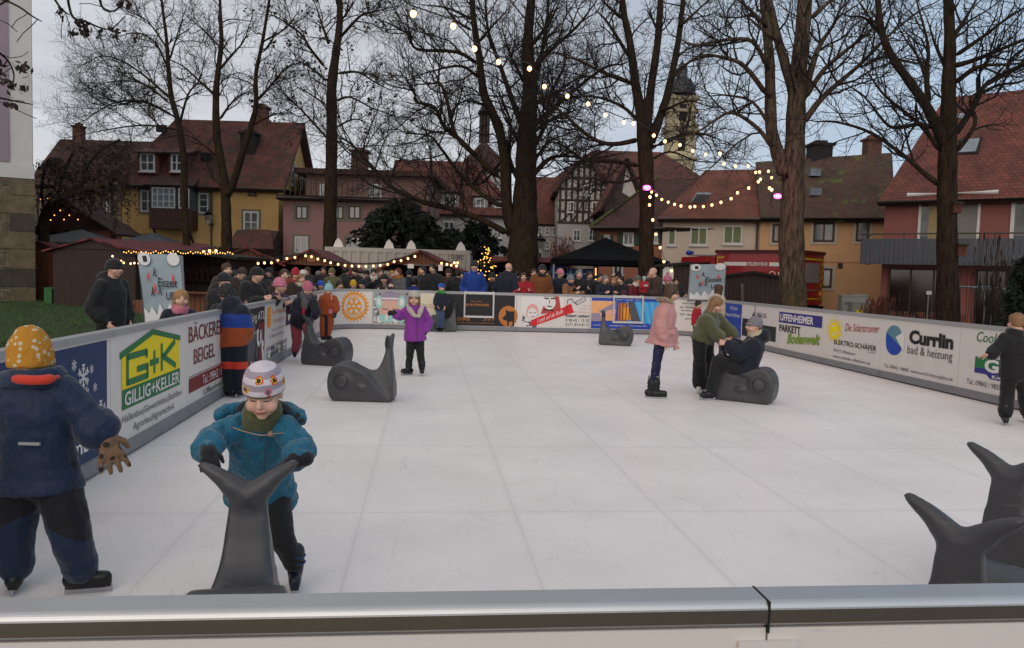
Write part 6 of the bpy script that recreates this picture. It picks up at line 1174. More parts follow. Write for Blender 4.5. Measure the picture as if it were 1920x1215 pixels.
# street furniture on the right
CAB = mat('cabinet_grey', '#77766e', .6, var=.08)
for px, w, y0, y1, Y, lab in ((1592, 26, 556, 600, 22.5, 'grey electric cabinet with two locks, left of the pair'), (1614, 28, 555, 600, 23.2, 'pale electric cabinet behind the low one'), (1618, 38, 569, 600, 21.5, 'low pale electric cabinet with a yellow sticker')):
    x0, x1 = A(px - w / 2, 560, Y)[0], A(px + w / 2, 560, Y)[0]; zt = Z(px, y0, Y); c = ((x0 + x1) / 2, Y + .15); t = thing('electric_cabinet', lab, 'cabinet', (*c, GZ), 'electric cabinets by the street'); mb = MB(); mb.box((*c, (zt + GZ) / 2), (x1 - x0, .3, zt - GZ)); mb.box((*c, zt + .02), (x1 - x0 + .04, .34, .04)); mb.obj('casing', CAB, t); mb = MB(); mb.box((c[0], Y - .006, (zt + GZ) / 2 + .05), (x1 - x0 - .06, .01, zt - GZ - .18)); d_ = mb.obj('door', CAB, t); mb = MB()
    for k in (-.08, .08): mb.box((c[0] + k, Y - .02, zt - .2), (.03, .02, .06))
    mb.obj('handle', DARK, d_)
    if y0 == 569: mb = MB(); mb.box((c[0] - .08, Y - .014, zt - .22), (.16, .006, .09)); mb.obj('sticker', INK['yellow'], d_)
P = A(1556, 560, 22); t = thing('waste_bin', 'dark green lidded waste bin beside the cabinets', 'bin', (P[0], P[1], GZ)); mb = MB(); mb.box((P[0], P[1], .3), (.36, .3, .9)); mb.obj('bin_body', mat('bin_green', '#24352a', .6), t); mb = MB(); mb.box((P[0], P[1], .78), (.4, .34, .05)); mb.obj('lid', DARK, t)
def rails():
    t = thing('bicycle_rack', 'tubular steel rack of bent hoops in front of the red house', 'rack', A(1815, 600, 18)); k = 18
    for px, dx in ((1800, 0), (1812, 6), (1840, 0)):
        mb = MB(); P = [A(px - 10, 537, k), A(px + 32, 540, k), A(px + 42, 545, k), A(px + 46, 552, k), A(px + 46, 600, k)]; P[-1][2] = GZ; mb.tube(smooth_path(P), .02, 6); mb.obj('hoop', mat('galvanised', '#84878a', .35, metal=.8), t)
    mb = MB(); mb.box(A(1742, 549, 18), (.11, .02, .08)); s = tag(mb.obj('plate_sign', WHITE), 'small white plate on a post before the brown shop window', 'sign'); mb = MB(); P = A(1742, 549, 18.02); mb.tube([V(P[0], P[1] + .02, GZ), V(P[0], P[1] + .02, P[2] + .05)], .015, 6); o = mb.obj('post', KICK, s)
rails()
def reeds(label, px, pyb, pyt, Y, wpx, n, m, seed, name='reed_grass', group=None):
    r = np.random.default_rng(seed); P = A(px, pyb, Y); H = A(px, pyt, Y)[2] - GZ; w = wpx * Y / F / 2; t = thing(name, label, 'plant', (P[0], P[1], GZ), group); mb = MB()
    for i in range(n):
        a = V(P[0] + r.normal(0, w * .45), P[1] + r.normal(0, w * .4), GZ); h = H * (.55 + .5 * r.random()); b = a + V(r.normal(0, .12), r.normal(0, .1), h); mb.tube([a, (a + b) / 2 + V(r.normal(0, .03), 0, .02), b], [.008, .007, .003], 3)
        if r.random() < .6:
            s = unit(r.normal(0, 1, 3)) * .03; mb.add([b - V(0, 0, .22), b - V(0, 0, .1) + s, b, b - V(0, 0, .1) - s], [(0, 1, 2, 3)])
    mb.obj('blades', m, t); return t
reeds('clump of reddish dry reed grass beside the cabinets', 1648, 600, 556, 21, 42, 240, mat('dry_reed', '#5a3226', .9, var=.3, vs=6), 4)
for i, (px, Y) in enumerate(((1700, 20), (1750, 19.5), (1850, 17.2), (1880, 17.6))): reeds(('thin bare shrub before the brown shop window', 'small bare shrub left of the nest box tree', 'tall bare shrub right of the nest box tree', 'bare shrub beside the dark conifer at the right')[i], px, 600, (545, 550, 440, 480)[i], Y, 70, 60, TWIG, 20 + i, 'bare_shrub', 'bare shrubs by the right boards')
for px, py, s, lab in ((1800, 470, .30, 'lower reddish nest box on the spreading tree'), (1791, 391, .26, 'upper reddish nest box on the spreading tree')):
    P = A(px, py, 16.85); t = thing('nest_box', lab, 'nest box', P, 'nest boxes'); mb = MB(); mb.box(P, (s * .6, .2, s * .75)); mb.obj('box', mat('nest_red', '#4a2218', .8), t); mb = MB(); mb.box(P + V(0, -.02, s * .42), (s * .75, .28, .03)); mb.obj('lid', DWOOD, t); mb = MB(); mb.tube([P + V(0, -.101, .02), P + V(0, -.105, .02)], .02, 10); mb.obj('hole', DARK, t)
def lamp(label, px, py, Y, pole=True):
    P = A(px, py, Y); t = thing('street_lamp', label, 'street lamp', (P[0], P[1], GZ), None); mb = MB()
    if pole: mb.tube([V(P[0], P[1], GZ), V(P[0], P[1], .6), V(P[0], P[1], P[2] - .28)], [.09, .06, .045], 8)
    else: mb.tube([P + V(0, 0, -.3), P + V(0, .5, -.35), P + V(0, 1.2, -.1)], .03, 6)
    mb.obj('pole', DARK, t); mb = MB(); lathe(mb, [(.13, P[2] - .25), (.22, P[2] + .2)], P, 6); mb.obj('lantern', mat('milky_glass', '#8d8a80', .3), t); mb = MB(); lathe(mb, [(.27, P[2] + .203), (.2, P[2] + .3), (.06, P[2] + .42), (.02, P[2] + .52)], P, 8); mb.obj('lamp_cap', DARK, t)
lamp('old fashioned lantern on a pole left of the black tent', 1013, 462, 33); lamp('wall lantern on the yellow house beside the downpipe', 391, 410, 44.2, False)
reeds('rust-leaved bush left of the black tent', 1055, 500, 448, 36, 60, 500, mat('rust_leaves', '#5a2f22', .9, var=.4, vs=8), 41, 'bush')

mb = MB(); a, b = A(1396, 590, 24.0), A(1392, 532, 24.25); a[2] = GZ; mb.tube([a, b], .055, 4); tag(mb.obj('leaning_plank', mat('grey_wood', '#5a5048', .8)), 'grey weathered plank leaning against the brown closed stall', 'plank')
# ------------------------------------------------------------------ grey whale skating aids
WHALE = mat('grey_whale_plastic', '#3a3a3d', .36, var=.16, vs=4, bump=.12, bs=120, dist=.004, spec=.45)
WHALER = mat('whale_ring', '#2b2b2e', .5)
def _wear():
    nt, b, N, L = nodes_of(WHALE); src = b.inputs['Base Color'].links[0].from_socket; tc = N('ShaderNodeTexCoord'); mp = N('ShaderNodeMapping'); mp.inputs['Scale'].default_value = (4, 4, 22); mp.inputs['Rotation'].default_value = (.5, .3, 0); L(tc.outputs['Object'], mp.inputs[0]); no = N('ShaderNodeTexNoise'); no.inputs['Scale'].default_value = 3; no.inputs['Detail'].default_value = 8; no.inputs['Roughness'].default_value = .7; L(mp.outputs[0], no.inputs[0])
    r = N('ShaderNodeMapRange'); r.inputs[1].default_value = .58; r.inputs[2].default_value = .72; r.inputs[4].default_value = .4; L(no.outputs[0], r.inputs[0]); mx = N('ShaderNodeMix'); mx.data_type = 'RGBA'; L(r.outputs[0], mx.inputs[0]); L(src, mx.inputs[6]); mx.inputs[7].default_value = (.17, .17, .175, 1); L(mx.outputs[2], b.inputs['Base Color'])
    q = N('ShaderNodeMapRange'); q.inputs[3].default_value = .28; q.inputs[4].default_value = .52; L(no.outputs[0], q.inputs[0]); L(q.outputs[0], b.inputs['Roughness'])
_wear()
def whale_mesh():
    mb = MB(); s = [(-.385, .10, .15), (-.40, .22, .165), (-.36, .33, .165), (-.28, .42, .16)]
    n = 28; prof = [(-.34, 0), (-.385, .06), (-.405, .15), (-.41, .24), (-.395, .33), (-.35, .41), (-.285, .455), (-.21, .462), (-.13, .44), (-.05, .395), (.02, .365), (.10, .355), (.16, .375), (.20, .42), (.235, .50), (.262, .59), (.275, .68), (.335, .69), (.345, .60), (.352, .50), (.362, .36), (.378, .20), (.385, .06), (.36, 0)]
    def half(x, z):                                             # half thickness: fat head, slim tail
        if x < .05: return .18
        return float(np.interp(z, [0, .2, .29, .38, .47, .65, .72], [.155, .15, .135, .11, .09, .075, .075]))
    k = len(prof); vs = []
    for sgn in (-1, 1): vs += [V(x, sgn * half(x, z), z) for x, z in prof]
    fs = [tuple(range(k)), tuple(range(2 * k - 1, k - 1, -1))] + [((i + 1) % k, i, k + i, k + (i + 1) % k) for i in range(k)]
    mb.add(vs, fs)
    for sgn in (-1, 1):
        mb.cap((.30, 0, .66), (.30, sgn * .075, .705), .056, .046); mb.cap((.30, sgn * .05, .70), (.305, sgn * .12, .75), .046, .038); mb.cap((.305, sgn * .115, .747), (.315, sgn * .185, .792), .038, .025)
        mb.ball((-.20, sgn * .10, .24), (.17, .10, .17)); mb.ball((.0, sgn * .165, .17), (.075, .022, .035), seg=14)
    return blob(mb, .013, sm=17)
_wh = whale_mesh(); _wh.name = 'whale'
mb = MB()
for sgn in (-1, 1):
    P = [V(-.235 + .085 * math.cos(a), sgn * .196, .245 + .085 * math.sin(a)) for a in np.linspace(0, 2 * math.pi, 29)]; mb.tube(P, .006, 6, caps=False)
_ring = mb.mesh('ring_mark')
def whale(label, x, y, head, s=1.0):
    """head: direction in which the whale's round head points"""
    a = math.atan2(-head[1], -head[0]); t = thing('whale_skating_aid', label, 'skating aid', (x, y, .001), 'grey whale skating aids'); t.rotation_euler = (0, 0, a); t.scale = (s, s, s)
    for nm, me, m in (('body', _wh, WHALE), ('ring_mark', _ring, WHALER)):
        o = bpy.data.objects.new(nm, me); COL.objects.link(o); o.parent = t
        if not me.materials: me.materials.append(m)
        me.polygons.foreach_set('use_smooth', [True] * len(me.polygons))
    return t
whale('grey whale aid nearest the camera, its tail held by the child in teal', -.985, 2.93, (.24, -1), .97)
whale('grey whale aid at the right edge, the nearer of the pair', 1.85, 2.99, (.77, .64)); whale('grey whale aid at the right edge, behind the nearer of the pair', 2.66, 3.99, (.80, .6))
P = G(679, 752); whale('empty grey whale aid facing left in mid rink', P[0], 9.62, (-1, .03))
P = G(611, 684); whale('grey whale aid facing right, pushed by the child in the pink hat', P[0], 13.05, (1, -.22))
P = G(1400, 752); whale('grey whale aid with a child sitting on it', 3.06, 10.42, (.75, -.45))
P = G(1155, 648); whale('empty grey whale aid near the blue far board', P[0], 18.4, (1, -.25), .98)
P = G(832, 620); whale('grey whale aid behind the child in the blue helmet', P[0], 21.12, (-1, -.05), .95)
# ------------------------------------------------------------------ people
SKINS = [mat('skin_' + str(i), c, .5, var=.07, vs=14, spec=.35) for i, c in enumerate(('#c39a86', '#b58a74', '#a87a64'))]
EYE_D = mat('eye_dark', '#1c1512', .2); LIP = mat('lips', '#9a5a52', .5); EYE_W = mat('eye_white', '#b5aca4', .3); BROW = mat('brow', '#7d5c48', .8)
HAIRS = {k: mat('hair_' + k, c, .6, var=.4, vs=60, stretch=(1, 1, .12), bump=.8, bs=110, dist=.006) for k, c in dict(brown='#3f2a1c', dark='#1a1412', blond='#8f6d42', red='#5a2d18', grey='#6d6a66', light='#7a5a3c').items()}
BOOT = mat('black_boot', '#131214', .4, var=.1); STEEL = mat('steel_blade', '#a8aab0', .25, metal=.9); WBOOT = mat('white_boot', '#b9b5ae', .45); BBOOT = mat('blue_black_boot', '#101624', .4)
def fab(name, col, **k): return cloth('cloth_' + name, col, **k)
CL = {k: fab(k, c) for k, c in dict(black='#101013', charcoal='#1d1d20', navy='#0f1526', darknavy='#0c1020', blue='#13327c', teal='#0f5a78', red='#8f1420', maroon='#4a1020', brown='#33241c', ochre='#6b3c17', tan='#7d5238', olive='#4d4f30', grey='#4a4a4c', pinkcoat='#b07f7b', purple='#7a2f86', plum='#3a1a38', rust='#8a3d16', pinkred='#94414a', lpink='#b0667a', mint='#7fa3a6', white='#b8b4ac', mustard='#8a5a14', yellow='#b08a10', green='#1f7a2c', jeans='#32435f', neon='#8fd21c', cream='#a89c86', pattern='#57534c', hiviz='#b8321e', dotblue='#131735', greyhat='#6d6a70', bluehelmet='#1747a8', wine='#5a1222', khaki='#585232').items()}
TEAL = cloth('teal_shell', '#0d5872', rough=.6, var=.3, vs=40, bump=1.0, bs=16, dist=.03)
def _dots():
    m = bpy.data.materials.new('dotted_leggings'); m.use_nodes = True; nt, b, N, L = nodes_of(m); tc = N('ShaderNodeTexCoord'); vo = N('ShaderNodeTexVoronoi'); vo.inputs['Scale'].default_value = 26; L(tc.outputs['Object'], vo.inputs[0]); r = N('ShaderNodeMapRange'); r.inputs[1].default_value = .17; r.inputs[2].default_value = .12; L(vo.outputs['Distance'], r.inputs[0]); mx = N('ShaderNodeMix'); mx.data_type = 'RGBA'; L(r.outputs[0], mx.inputs[0]); mx.inputs[6].default_value = C('#12163a'); mx.inputs[7].default_value = C('#8f8fa0'); L(mx.outputs[2], b.inputs['Base Color']); b.inputs['Roughness'].default_value = .8; return m
def _fleck(name, base, fl, sc, a=.3, bq=.22):
    m = bpy.data.materials.new(name); m.use_nodes = True; nt, b, N, L = nodes_of(m); tc = N('ShaderNodeTexCoord'); vo = N('ShaderNodeTexVoronoi'); vo.inputs['Scale'].default_value = sc; L(tc.outputs['Object'], vo.inputs[0]); r = N('ShaderNodeMapRange'); r.inputs[1].default_value = a; r.inputs[2].default_value = bq; L(vo.outputs['Distance'], r.inputs[0]); mx = N('ShaderNodeMix'); mx.data_type = 'RGBA'; L(r.outputs[0], mx.inputs[0]); mx.inputs[6].default_value = C(base); mx.inputs[7].default_value = C(fl); L(mx.outputs[2], b.inputs['Base Color']); b.inputs['Roughness'].default_value = .9; n2 = N('ShaderNodeTexNoise'); n2.inputs['Scale'].default_value = 60; L(tc.outputs['Object'], n2.inputs[0]); bp = N('ShaderNodeBump'); bp.inputs['Strength'].default_value = .5; bp.inputs['Distance'].default_value = .01; L(n2.outputs[0], bp.inputs['Height']); L(bp.outputs[0], b.inputs['Normal']); return m
DOTS = _dots(); FLECK = _fleck('flecked_knit', '#1a1a1c', '#5a5a58', 45); GOLDHAT = _fleck('yellow_print_knit', '#a8731a', '#b5aa90', 34, .36, .28); CAMO = _fleck('camouflage_knit', '#7a5f48', '#2c2522', 24, .42, .3)
FUR = mat('pale_fur', '#93826a', .95, var=.4, vs=40, bump=1, bs=130, dist=.02); FLEECE = mat('olive_fleece', '#4a4c30', .95, var=.25, vs=45, bump=1, bs=120, dist=.012, sheen=.3)
def hframe(f, tilt=0.0):
    f = unit(f); u = unit(V(0, 0, 1) - f * f[2]); s = np.cross(f, u)
    if tilt: u = unit(u + s * tilt); s = np.cross(f, u)
    return s, f, u
def head(mb, c, fr, hh, ears=True):
    s, f, u = fr; M = np.stack([s, f, u], 1); P = lambda a, b, d: c + (s * a + f * b + u * d) * hh
    mb.ball(P(0, -.04, .12), np.array([.355, .43, .385]) * hh, M, 18, 12); mb.ball(P(0, .10, -.11), np.array([.31, .315, .36]) * hh, M, 18, 12); mb.ball(P(0, .25, -.39), np.array([.12, .11, .09]) * hh, M)
    mb.cap(P(0, .39, .06), P(0, .475, -.10), .035 * hh, .062 * hh); mb.ball(P(0, .39, -.255), np.array([.11, .05, .05]) * hh, M)
    for q in (-1, 1):
        mb.ball(P(.19 * q, .26, -.16), np.array([.14, .13, .14]) * hh, M)
        mb.cap(P(.07 * q, .375, .12), P(.22 * q, .32, .115), .04 * hh, .03 * hh)
        if ears: mb.ball(P(.355 * q, -.03, -.03), np.array([.035, .075, .11]) * hh, M)
def face_paint(c, fr, hh, look=0):
    s, f, u = fr
    def fn(x):
        d = (x - c) / hh; a, b, h = d @ s, d @ f, d @ u; idx = np.zeros(len(x), int); fr_ = b > .18
        eye = ((np.abs(a) - .155) / .075) ** 2 + ((h - .015) / .034) ** 2 < 1; idx[fr_ & eye] = 2
        idx[fr_ & (((np.abs(a) - .15) / .04) ** 2 + ((h - .012) / .036) ** 2 < 1)] = 1
        if look: idx[:] = 0; idx[fr_ & (((np.abs(a) - .155) / .085) ** 2 + ((h + .02 - (np.abs(a) - .155) ** 2 * 3) / .013) ** 2 < 1)] = 1
        idx[fr_ & (((np.abs(a) - .16) / .11) ** 2 + ((h - .125) / .017) ** 2 < 1)] = 4
        idx[fr_ & ((a / .13) ** 2 + ((h + .262) / .04) ** 2 < 1)] = 3
        return idx
    return fn
def eye_dents(c, fr, hh):
    s, f, u = fr
    def fn(x):
        d = (x - c) / hh; a, b, h = d @ s, d @ f, d @ u
        w = np.exp(-(((np.abs(a) - .155) / .085) ** 2 + ((h - .03) / .06) ** 2)) * (b > .1); x = x - (w * .035 * hh)[:, None] * f
        w = np.exp(-((a / .15) ** 2 + ((h + .262) / .014) ** 2)) * (b > .2); return x - (w * .018 * hh)[:, None] * f
    return fn
def hand(mb, w, d, n, size, curl=.6, ts=1, spread=.12, fat=1.0):
    """palm, four fingers of different lengths and a thumb; n is the side the fingers close towards"""
    d = unit(d); n = unit(n - d * (n @ d)); s = np.cross(d, n) * ts
    for o in (-.16, 0, .16): mb.cap(w, w + d * size * .48 + s * o * size, .10 * size * fat, .085 * size * fat, 8)
    for i, L in enumerate((.40, .46, .43, .33)):
        o = .215 - .143 * i; p = w + d * size * .50 + s * o * size; a = spread * (1.5 - i); d0 = unit(d + s * a)
        c0 = unit(d0 * math.cos(curl * .5) + n * math.sin(curl * .5)); c1 = unit(d0 * math.cos(curl * 1.25) + n * math.sin(curl * 1.25)); c2 = unit(d0 * math.cos(curl * 2.0) + n * math.sin(curl * 2.0))
        p1 = p + c0 * L * .48 * size; p2 = p1 + c1 * L * .32 * size; p3 = p2 + c2 * L * .22 * size; r_ = .052 * size * fat
        mb.cap(p, p1, r_ * 1.1, r_, 8); mb.cap(p1, p2, r_, r_ * .92, 8); mb.cap(p2, p3, r_ * .92, r_ * .8, 8)
    b = w + d * size * .14 + s * .17 * size; t1 = b + unit(d * .65 + s * .75 + n * .3) * size * .24; t2 = t1 + unit(d * .85 + s * .25 + n * .45) * size * .19; mb.cap(b, t1, .07 * size * fat, .06 * size * fat, 8); mb.cap(t1, t2, .06 * size * fat, .045 * size * fat, 8)
def beanie(parent, c, fr, hh, m, rim=None, tall=0.0, pom=None, fit=1.0, low=.05, fn=None, mats=None, name='hat', back=.03, thick=.0, soft=None):
    s, f, u = fr; n = 12; pts = []; ra = []; rb = []; base = c + u * hh * low - f * hh * .03; H = (.56 - low + tall) * hh
    for i in range(n + 1):
        t = i / n; r_ = math.sqrt(max(.012, 1 - t ** 2.6)); pts.append(base + u * H * t - f * hh * back * t * 2); ra.append((.405 + thick) * hh * fit * r_); rb.append((.475 + thick) * hh * fit * r_)
    mb = MB(); mb.frus(pts, ra, rb, s, 32); o = mb.obj(name, mats or m, parent, True) if not soft else bobj(name, mb, m, parent, .008, sm=2, disp=soft)
    if fn: paint(o.data, fn)
    if rim is not False:
        mb = MB(); P = [base + u * hh * z for z in (-.035, -.02, .09, .115)]; mb.frus(P, [.41 * hh * fit, .435 * hh * fit, .435 * hh * fit, .41 * hh * fit], [.48 * hh * fit, .505 * hh * fit, .505 * hh * fit, .48 * hh * fit], s, 32); mb.obj('hat_rim', rim or m, o, True)
    if pom is not None:
        mb = MB(); p = base + u * (H + .10 * hh) - f * hh * back * 2; r = np.random.default_rng(int(abs(c[0]) * 100)); mb.ball(p, .13 * hh, seg=12, ring=10)
        for i in range(60): d = unit(r.normal(0, 1, 3)); a, b = perp(d); mb.add([p + d * .10 * hh + a * .03 * hh, p + d * .10 * hh - a * .03 * hh, p + d * .20 * hh], [(0, 1, 2)])
        mb.obj('pompom', pom, o, True)
    return o
def hair(parent, c, fr, hh, m, style='short', vox=None):
    s, f, u = fr; M = np.stack([s, f, u], 1); mb = MB(); P = lambda a, b, d: c + (s * a + f * b + u * d) * hh; mb.ball(P(0, -.055, .125), np.array([.41, .455, .425]) * hh, M, 18, 12); mb.cap(P(-.22, .22, .33), P(.22, .22, .33), .09 * hh, .09 * hh); mb.cap(P(-.33, .08, .2), P(-.355, .0, -.06), .07 * hh, .05 * hh); mb.cap(P(.33, .08, .2), P(.355, .0, -.06), .07 * hh, .05 * hh)
    if style == 'short': mb.ball(P(0, -.16, -.02), np.array([.35, .33, .34]) * hh, M, 16, 10)
    else:
        L = {'bob': -.55, 'long': -1.0, 'mid': -.78}[style]
        for q in (-1, 1):
            mb.cap(P(.33 * q, -.06, .05), P(.40 * q, -.04, L), .11 * hh, .07 * hh); mb.cap(P(.30 * q, -.16, .05), P(.34 * q, -.16, L * 1.06), .15 * hh, .10 * hh)
        mb.cap(P(0, -.26, 0), P(0, -.30, L * 1.08), .22 * hh, .16 * hh); mb.cap(P(.15, -.26, 0), P(.18, -.27, L), .2 * hh, .12 * hh); mb.cap(P(-.15, -.26, 0), P(-.18, -.27, L), .2 * hh, .12 * hh)
    return bobj('hair', mb, m, parent, vox or .07 * hh, sm=3, disp=(.035 * hh, .06 * hh + .002))
def fig(label, J, k, hh, face, out, vox=.013, group=None, near=False, tilt=0.0, fine=None):
    """J: joints in metres; k: body scale (1 = a 1.7 m adult)"""
    fr = hframe(face, tilt); c = V(J['hd']); g = out.get; base = (V(J['al']) + V(J['ar'])) / 2; t = thing('person', label, 'person', (base[0], base[1], min(J['al'][2], J['ar'][2]) - .09), group)
    sl, sr, nk, pl = V(J['sl']), V(J['sr']), V(J['nk']), V(J['pl']); X = unit(sr - sl); hs = g('hand', .105 * 1.7 * k)
    fit = g('fit', 1.0); pf = g('puff', .02); body = MB(); head(body, c, fr, hh, g('ears', True)); s_, f_, u_ = fr
    body.cap(nk - (c - nk) * .2, c - u_ * hh * .28 - f_ * hh * .1, .05 * k + .012, .05 * k + .012); body.cap(sl + (nk - sl) * .2, sr + (nk - sr) * .2, .055 * k, .055 * k); body.cap(nk, pl, .085 * k, .10 * k); body.cap(V(J['hl']), V(J['hr']), .085 * k, .085 * k)
    gls = {'l': MB(), 'r': MB()}; hd_ = g('hands', {})
    for q in 'lr':
        S, E, Wr, Hp, K, An = [V(J[n + q]) for n in ('s', 'e', 'w', 'h', 'k', 'a')]
        body.cap(S, E, .04 * k, .035 * k); body.cap(E, Wr, .035 * k, .026 * k + .004); body.cap(Hp, K, .055 * k, .036 * k); body.cap(K, An, .036 * k, .022 * k); body.cap(An - V(0, 0, .02 * k), An - V(0, 0, .04 * k) + V(J['t' + q]) * .09 * k, .022 * k, .018 * k)
        d = hd_.get('d' + q, unit(Wr - E)); n_ = hd_.get('n' + q, unit(-X * (1 if q == 'r' else -1) + V(0, 0, -.3)))
        hand(body, Wr, d, n_, hs * (.82 if g('gloves') else 1), hd_.get('c', .5), (1 if q == 'r' else -1) * hd_.get('ts', 1), fat=.6 if g('gloves') else .92)
        gl = gls[q]
        if g('gloves'): hand(gl, Wr - unit(d) * .01, d, n_, hs * 1.06, hd_.get('c', .5), (1 if q == 'r' else -1) * hd_.get('ts', 1), hd_.get('sp', .12), fat=g('gfat', 1.25)); gl.cap(Wr - d * .04 * k, Wr + d * .02, .038 * k + .008, .04 * k + .008)
    sk = g('skin', SKINS[0]); bobj('body', body, [sk, EYE_D, EYE_W, LIP, BROW], t, vox if not near else g('bvox', .0075), sm=2, post=eye_dents(c, fr, hh), paint=face_paint(c, fr, hh, g('lids', 0)))
    if g('gloves'):
        for q in 'lr': bobj('glove', gls[q], g('gloves'), t, (g('bvox', .008) if near else vox), sm=1)
    # jacket
    ax = unit(pl - nk); L = np.linalg.norm(pl - nk); sw = np.linalg.norm(sr - sl) / 2; hw = np.linalg.norm(V(J['hr']) - V(J['hl'])) / 2 + .085 * k; hem = g('hem', .12) * 1.0; hp = V(J.get('hem', pl + ax * hem)); mb = MB(); fl = g('flare', 1.08); dp = g('depth', 1.0)
    P = [nk - ax * .02 * k, nk + ax * L * .07, nk + ax * L * .2, nk + ax * L * .45, nk + ax * L * .75, pl, pl + (hp - pl) * .6, hp]
    if hem < -.01: P = P[:5] + [hp]
    ra = [.06 * k, sw * .72, sw * .98, sw * .98, sw * .94, max(hw, sw * .9), hw * (1 + (fl - 1) * .6), hw * fl]; rb = [.055 * k, .085 * k, .112 * k, .118 * k, .115 * k, .122 * k, .125 * k * (1 + (fl - 1) * .6), .128 * k * fl]
    if hem < -.01: ra[5] = sw * .93 * fl; rb[5] = .115 * k * fl
    mb.frus(P, [a + pf for a in ra[:len(P)]], [(b + pf) * dp for b in rb[:len(P)]], X, 24); ar = g('arm', 1.0)
    for q in 'lr':
        S, E, Wr = [V(J[n + q]) for n in 'sew']; mb.cap(S + (nk - S) * .1, E, (.058 * k + pf) * ar, (.05 * k + pf * .9) * ar); mb.cap(E, Wr - unit(Wr - E) * .015, (.05 * k + pf * .9) * ar, (.036 * k + pf * .75) * ar)
        for a in g('arm_folds', (.3, .62)): mb.cap(E + (Wr - E) * a - .01, E + (Wr - E) * a + .012, (.05 * k + pf) * ar, (.048 * k + pf) * ar)
    if g('collar', 1): mb.frus([nk + ax * .02, nk - ax * .02 * k + u_ * .01, nk + (c - nk) * .42], [.085 * k + pf, .078 * k + pf, .07 * k + pf * .6], [.085 * k + pf, .078 * k + pf, .072 * k + pf * .6], X, 18)
    if g('hood'): h_ = nk - f_ * .085 * k + V(0, 0, .035 * k); mb.ball(h_, np.array([.125, .085, .085]) * k + pf * .6, np.stack([s_, f_, u_], 1)); mb.cap(h_ - s_ * .1 * k, nk + f_ * .045 * k - s_ * .06 * k, .045 * k + pf * .3, .03 * k); mb.cap(h_ + s_ * .1 * k, nk + f_ * .045 * k + s_ * .06 * k, .045 * k + pf * .3, .03 * k)
    jm = g('jacket', CL['black']); jl = jm if isinstance(jm, list) else [jm]; bobj('jacket', mb, jl, t, g('jvox', vox * (1.0 if near else 1.15)), sm=3, disp=(g('wr', .018) * (1.3 if near else 1), .075 if near else .09), paint=g('jpaint'))
    # trousers
    tp = g('tpuff', .012); mb = MB(); mb.ball(pl + V(0, 0, -.01), (hw + tp, .115 * k + tp, .12 * k + tp), np.stack([X, np.cross((0, 0, 1), X), (0, 0, 1)], 1)); tf = g('tflare', 1.0)
    for q in 'lr':
        Hp, K, An = [V(J[n + q]) for n in 'hka']; mb.cap(Hp, K, .082 * k + tp, .062 * k + tp); mb.cap(K, An + (K - An) * .06, (.062 * k + tp) * (1 + (tf - 1) * .4), (.046 * k + tp) * tf)
        mb.cap(An + (K - An) * .16, An + (K - An) * .2, (.052 * k + tp) * tf, (.052 * k + tp) * tf)
    tm = g('trousers', CL['black']); tl_ = tm if isinstance(tm, list) else [tm]; bobj('trousers', mb, tl_, t, vox * 1.1, sm=3, disp=(.016 if near else .012, .07), paint=g('tpaint'))
    # boots or skates
    bm = g('boots', BOOT); sk8 = g('skates', False)
    for q in 'lr':
        An = V(J['a' + q]); d = unit(J['t' + q]); z0 = g('sole', .035); lift = V(0, 0, 1); fo = An - lift * .055 * k; mb = MB(); mb.cap(An + lift * .10 * k, An - lift * .02, .056 * k + .006, .054 * k); mb.cap(fo - d * .05 * k, fo + d * .125 * k, .050 * k, .040 * k); mb.cap(fo - d * .05 * k - lift * .02 * k, fo + d * .13 * k - lift * .025 * k, .04 * k, .035 * k)
        b_ = bobj('skate' if sk8 else 'boot', mb, bm, t, max(.008, vox * .8), sm=2)
        if sk8:
            m2 = MB(); s2 = unit(np.cross(d, lift)); zz = fo - lift * (.052 * k + .012); Mx = np.stack([d, s2, np.cross(d, s2)], 1); m2.box(zz + d * .04 * k, (.25 * k, .008, .034), M=Mx); m2.obj('blade', STEEL, b_); m2 = MB(); m2.box(zz + d * .04 * k + lift * .022, (.235 * k, .05 * k, .014), M=Mx); m2.obj('sole_plate', g('sole_mat', bm), b_)
            if near: 
                for a in (.03, .075): m2 = MB(); m2.tube([An + lift * a * k + (d * math.cos(w) + s2 * math.sin(w)) * .062 * k for w in np.linspace(0, 2 * math.pi, 13)], .006, 6, caps=False); m2.obj('strap', g('strap', BBOOT), b_)
    if g('hair'): hair(t, c, fr, hh, HAIRS[g('hair')[0]], g('hair')[1], None if not near else .05 * hh)
    if g('hat'): a = dict(g('hat')); beanie(t, c, fr, hh, a.pop('m', CL['black']), **a)
    if g('scarf'):
        mb = MB(); P0 = nk + (c - nk) * .12; P1 = nk + (c - nk) * .62; mb.frus([P0, P0 + (P1 - P0) * .15, P0 + (P1 - P0) * .8, P1], [.06 * k + .03, .085 * k + .03, .08 * k + .028, .06 * k + .02], [.065 * k + .03, .09 * k + .03, .088 * k + .028, .065 * k + .02], X, 18); mb.cap(P0 - X * .05 * k + f_ * .06 * k, P0 + X * .06 * k + f_ * .08 * k, .035 * k + .015, .03 * k + .012); bobj('scarf', mb, g('scarf'), t, .01 if near else .014, sm=2, disp=(.014, .03))
    return t, fr, c
def px_joints(Y, d):
    """joints given as photograph positions with their depth behind (+) or before (-) the person's own distance"""
    return {n: A(v[0], v[1], Y + (v[2] if len(v) > 2 else 0)) for n, v in d.items()}
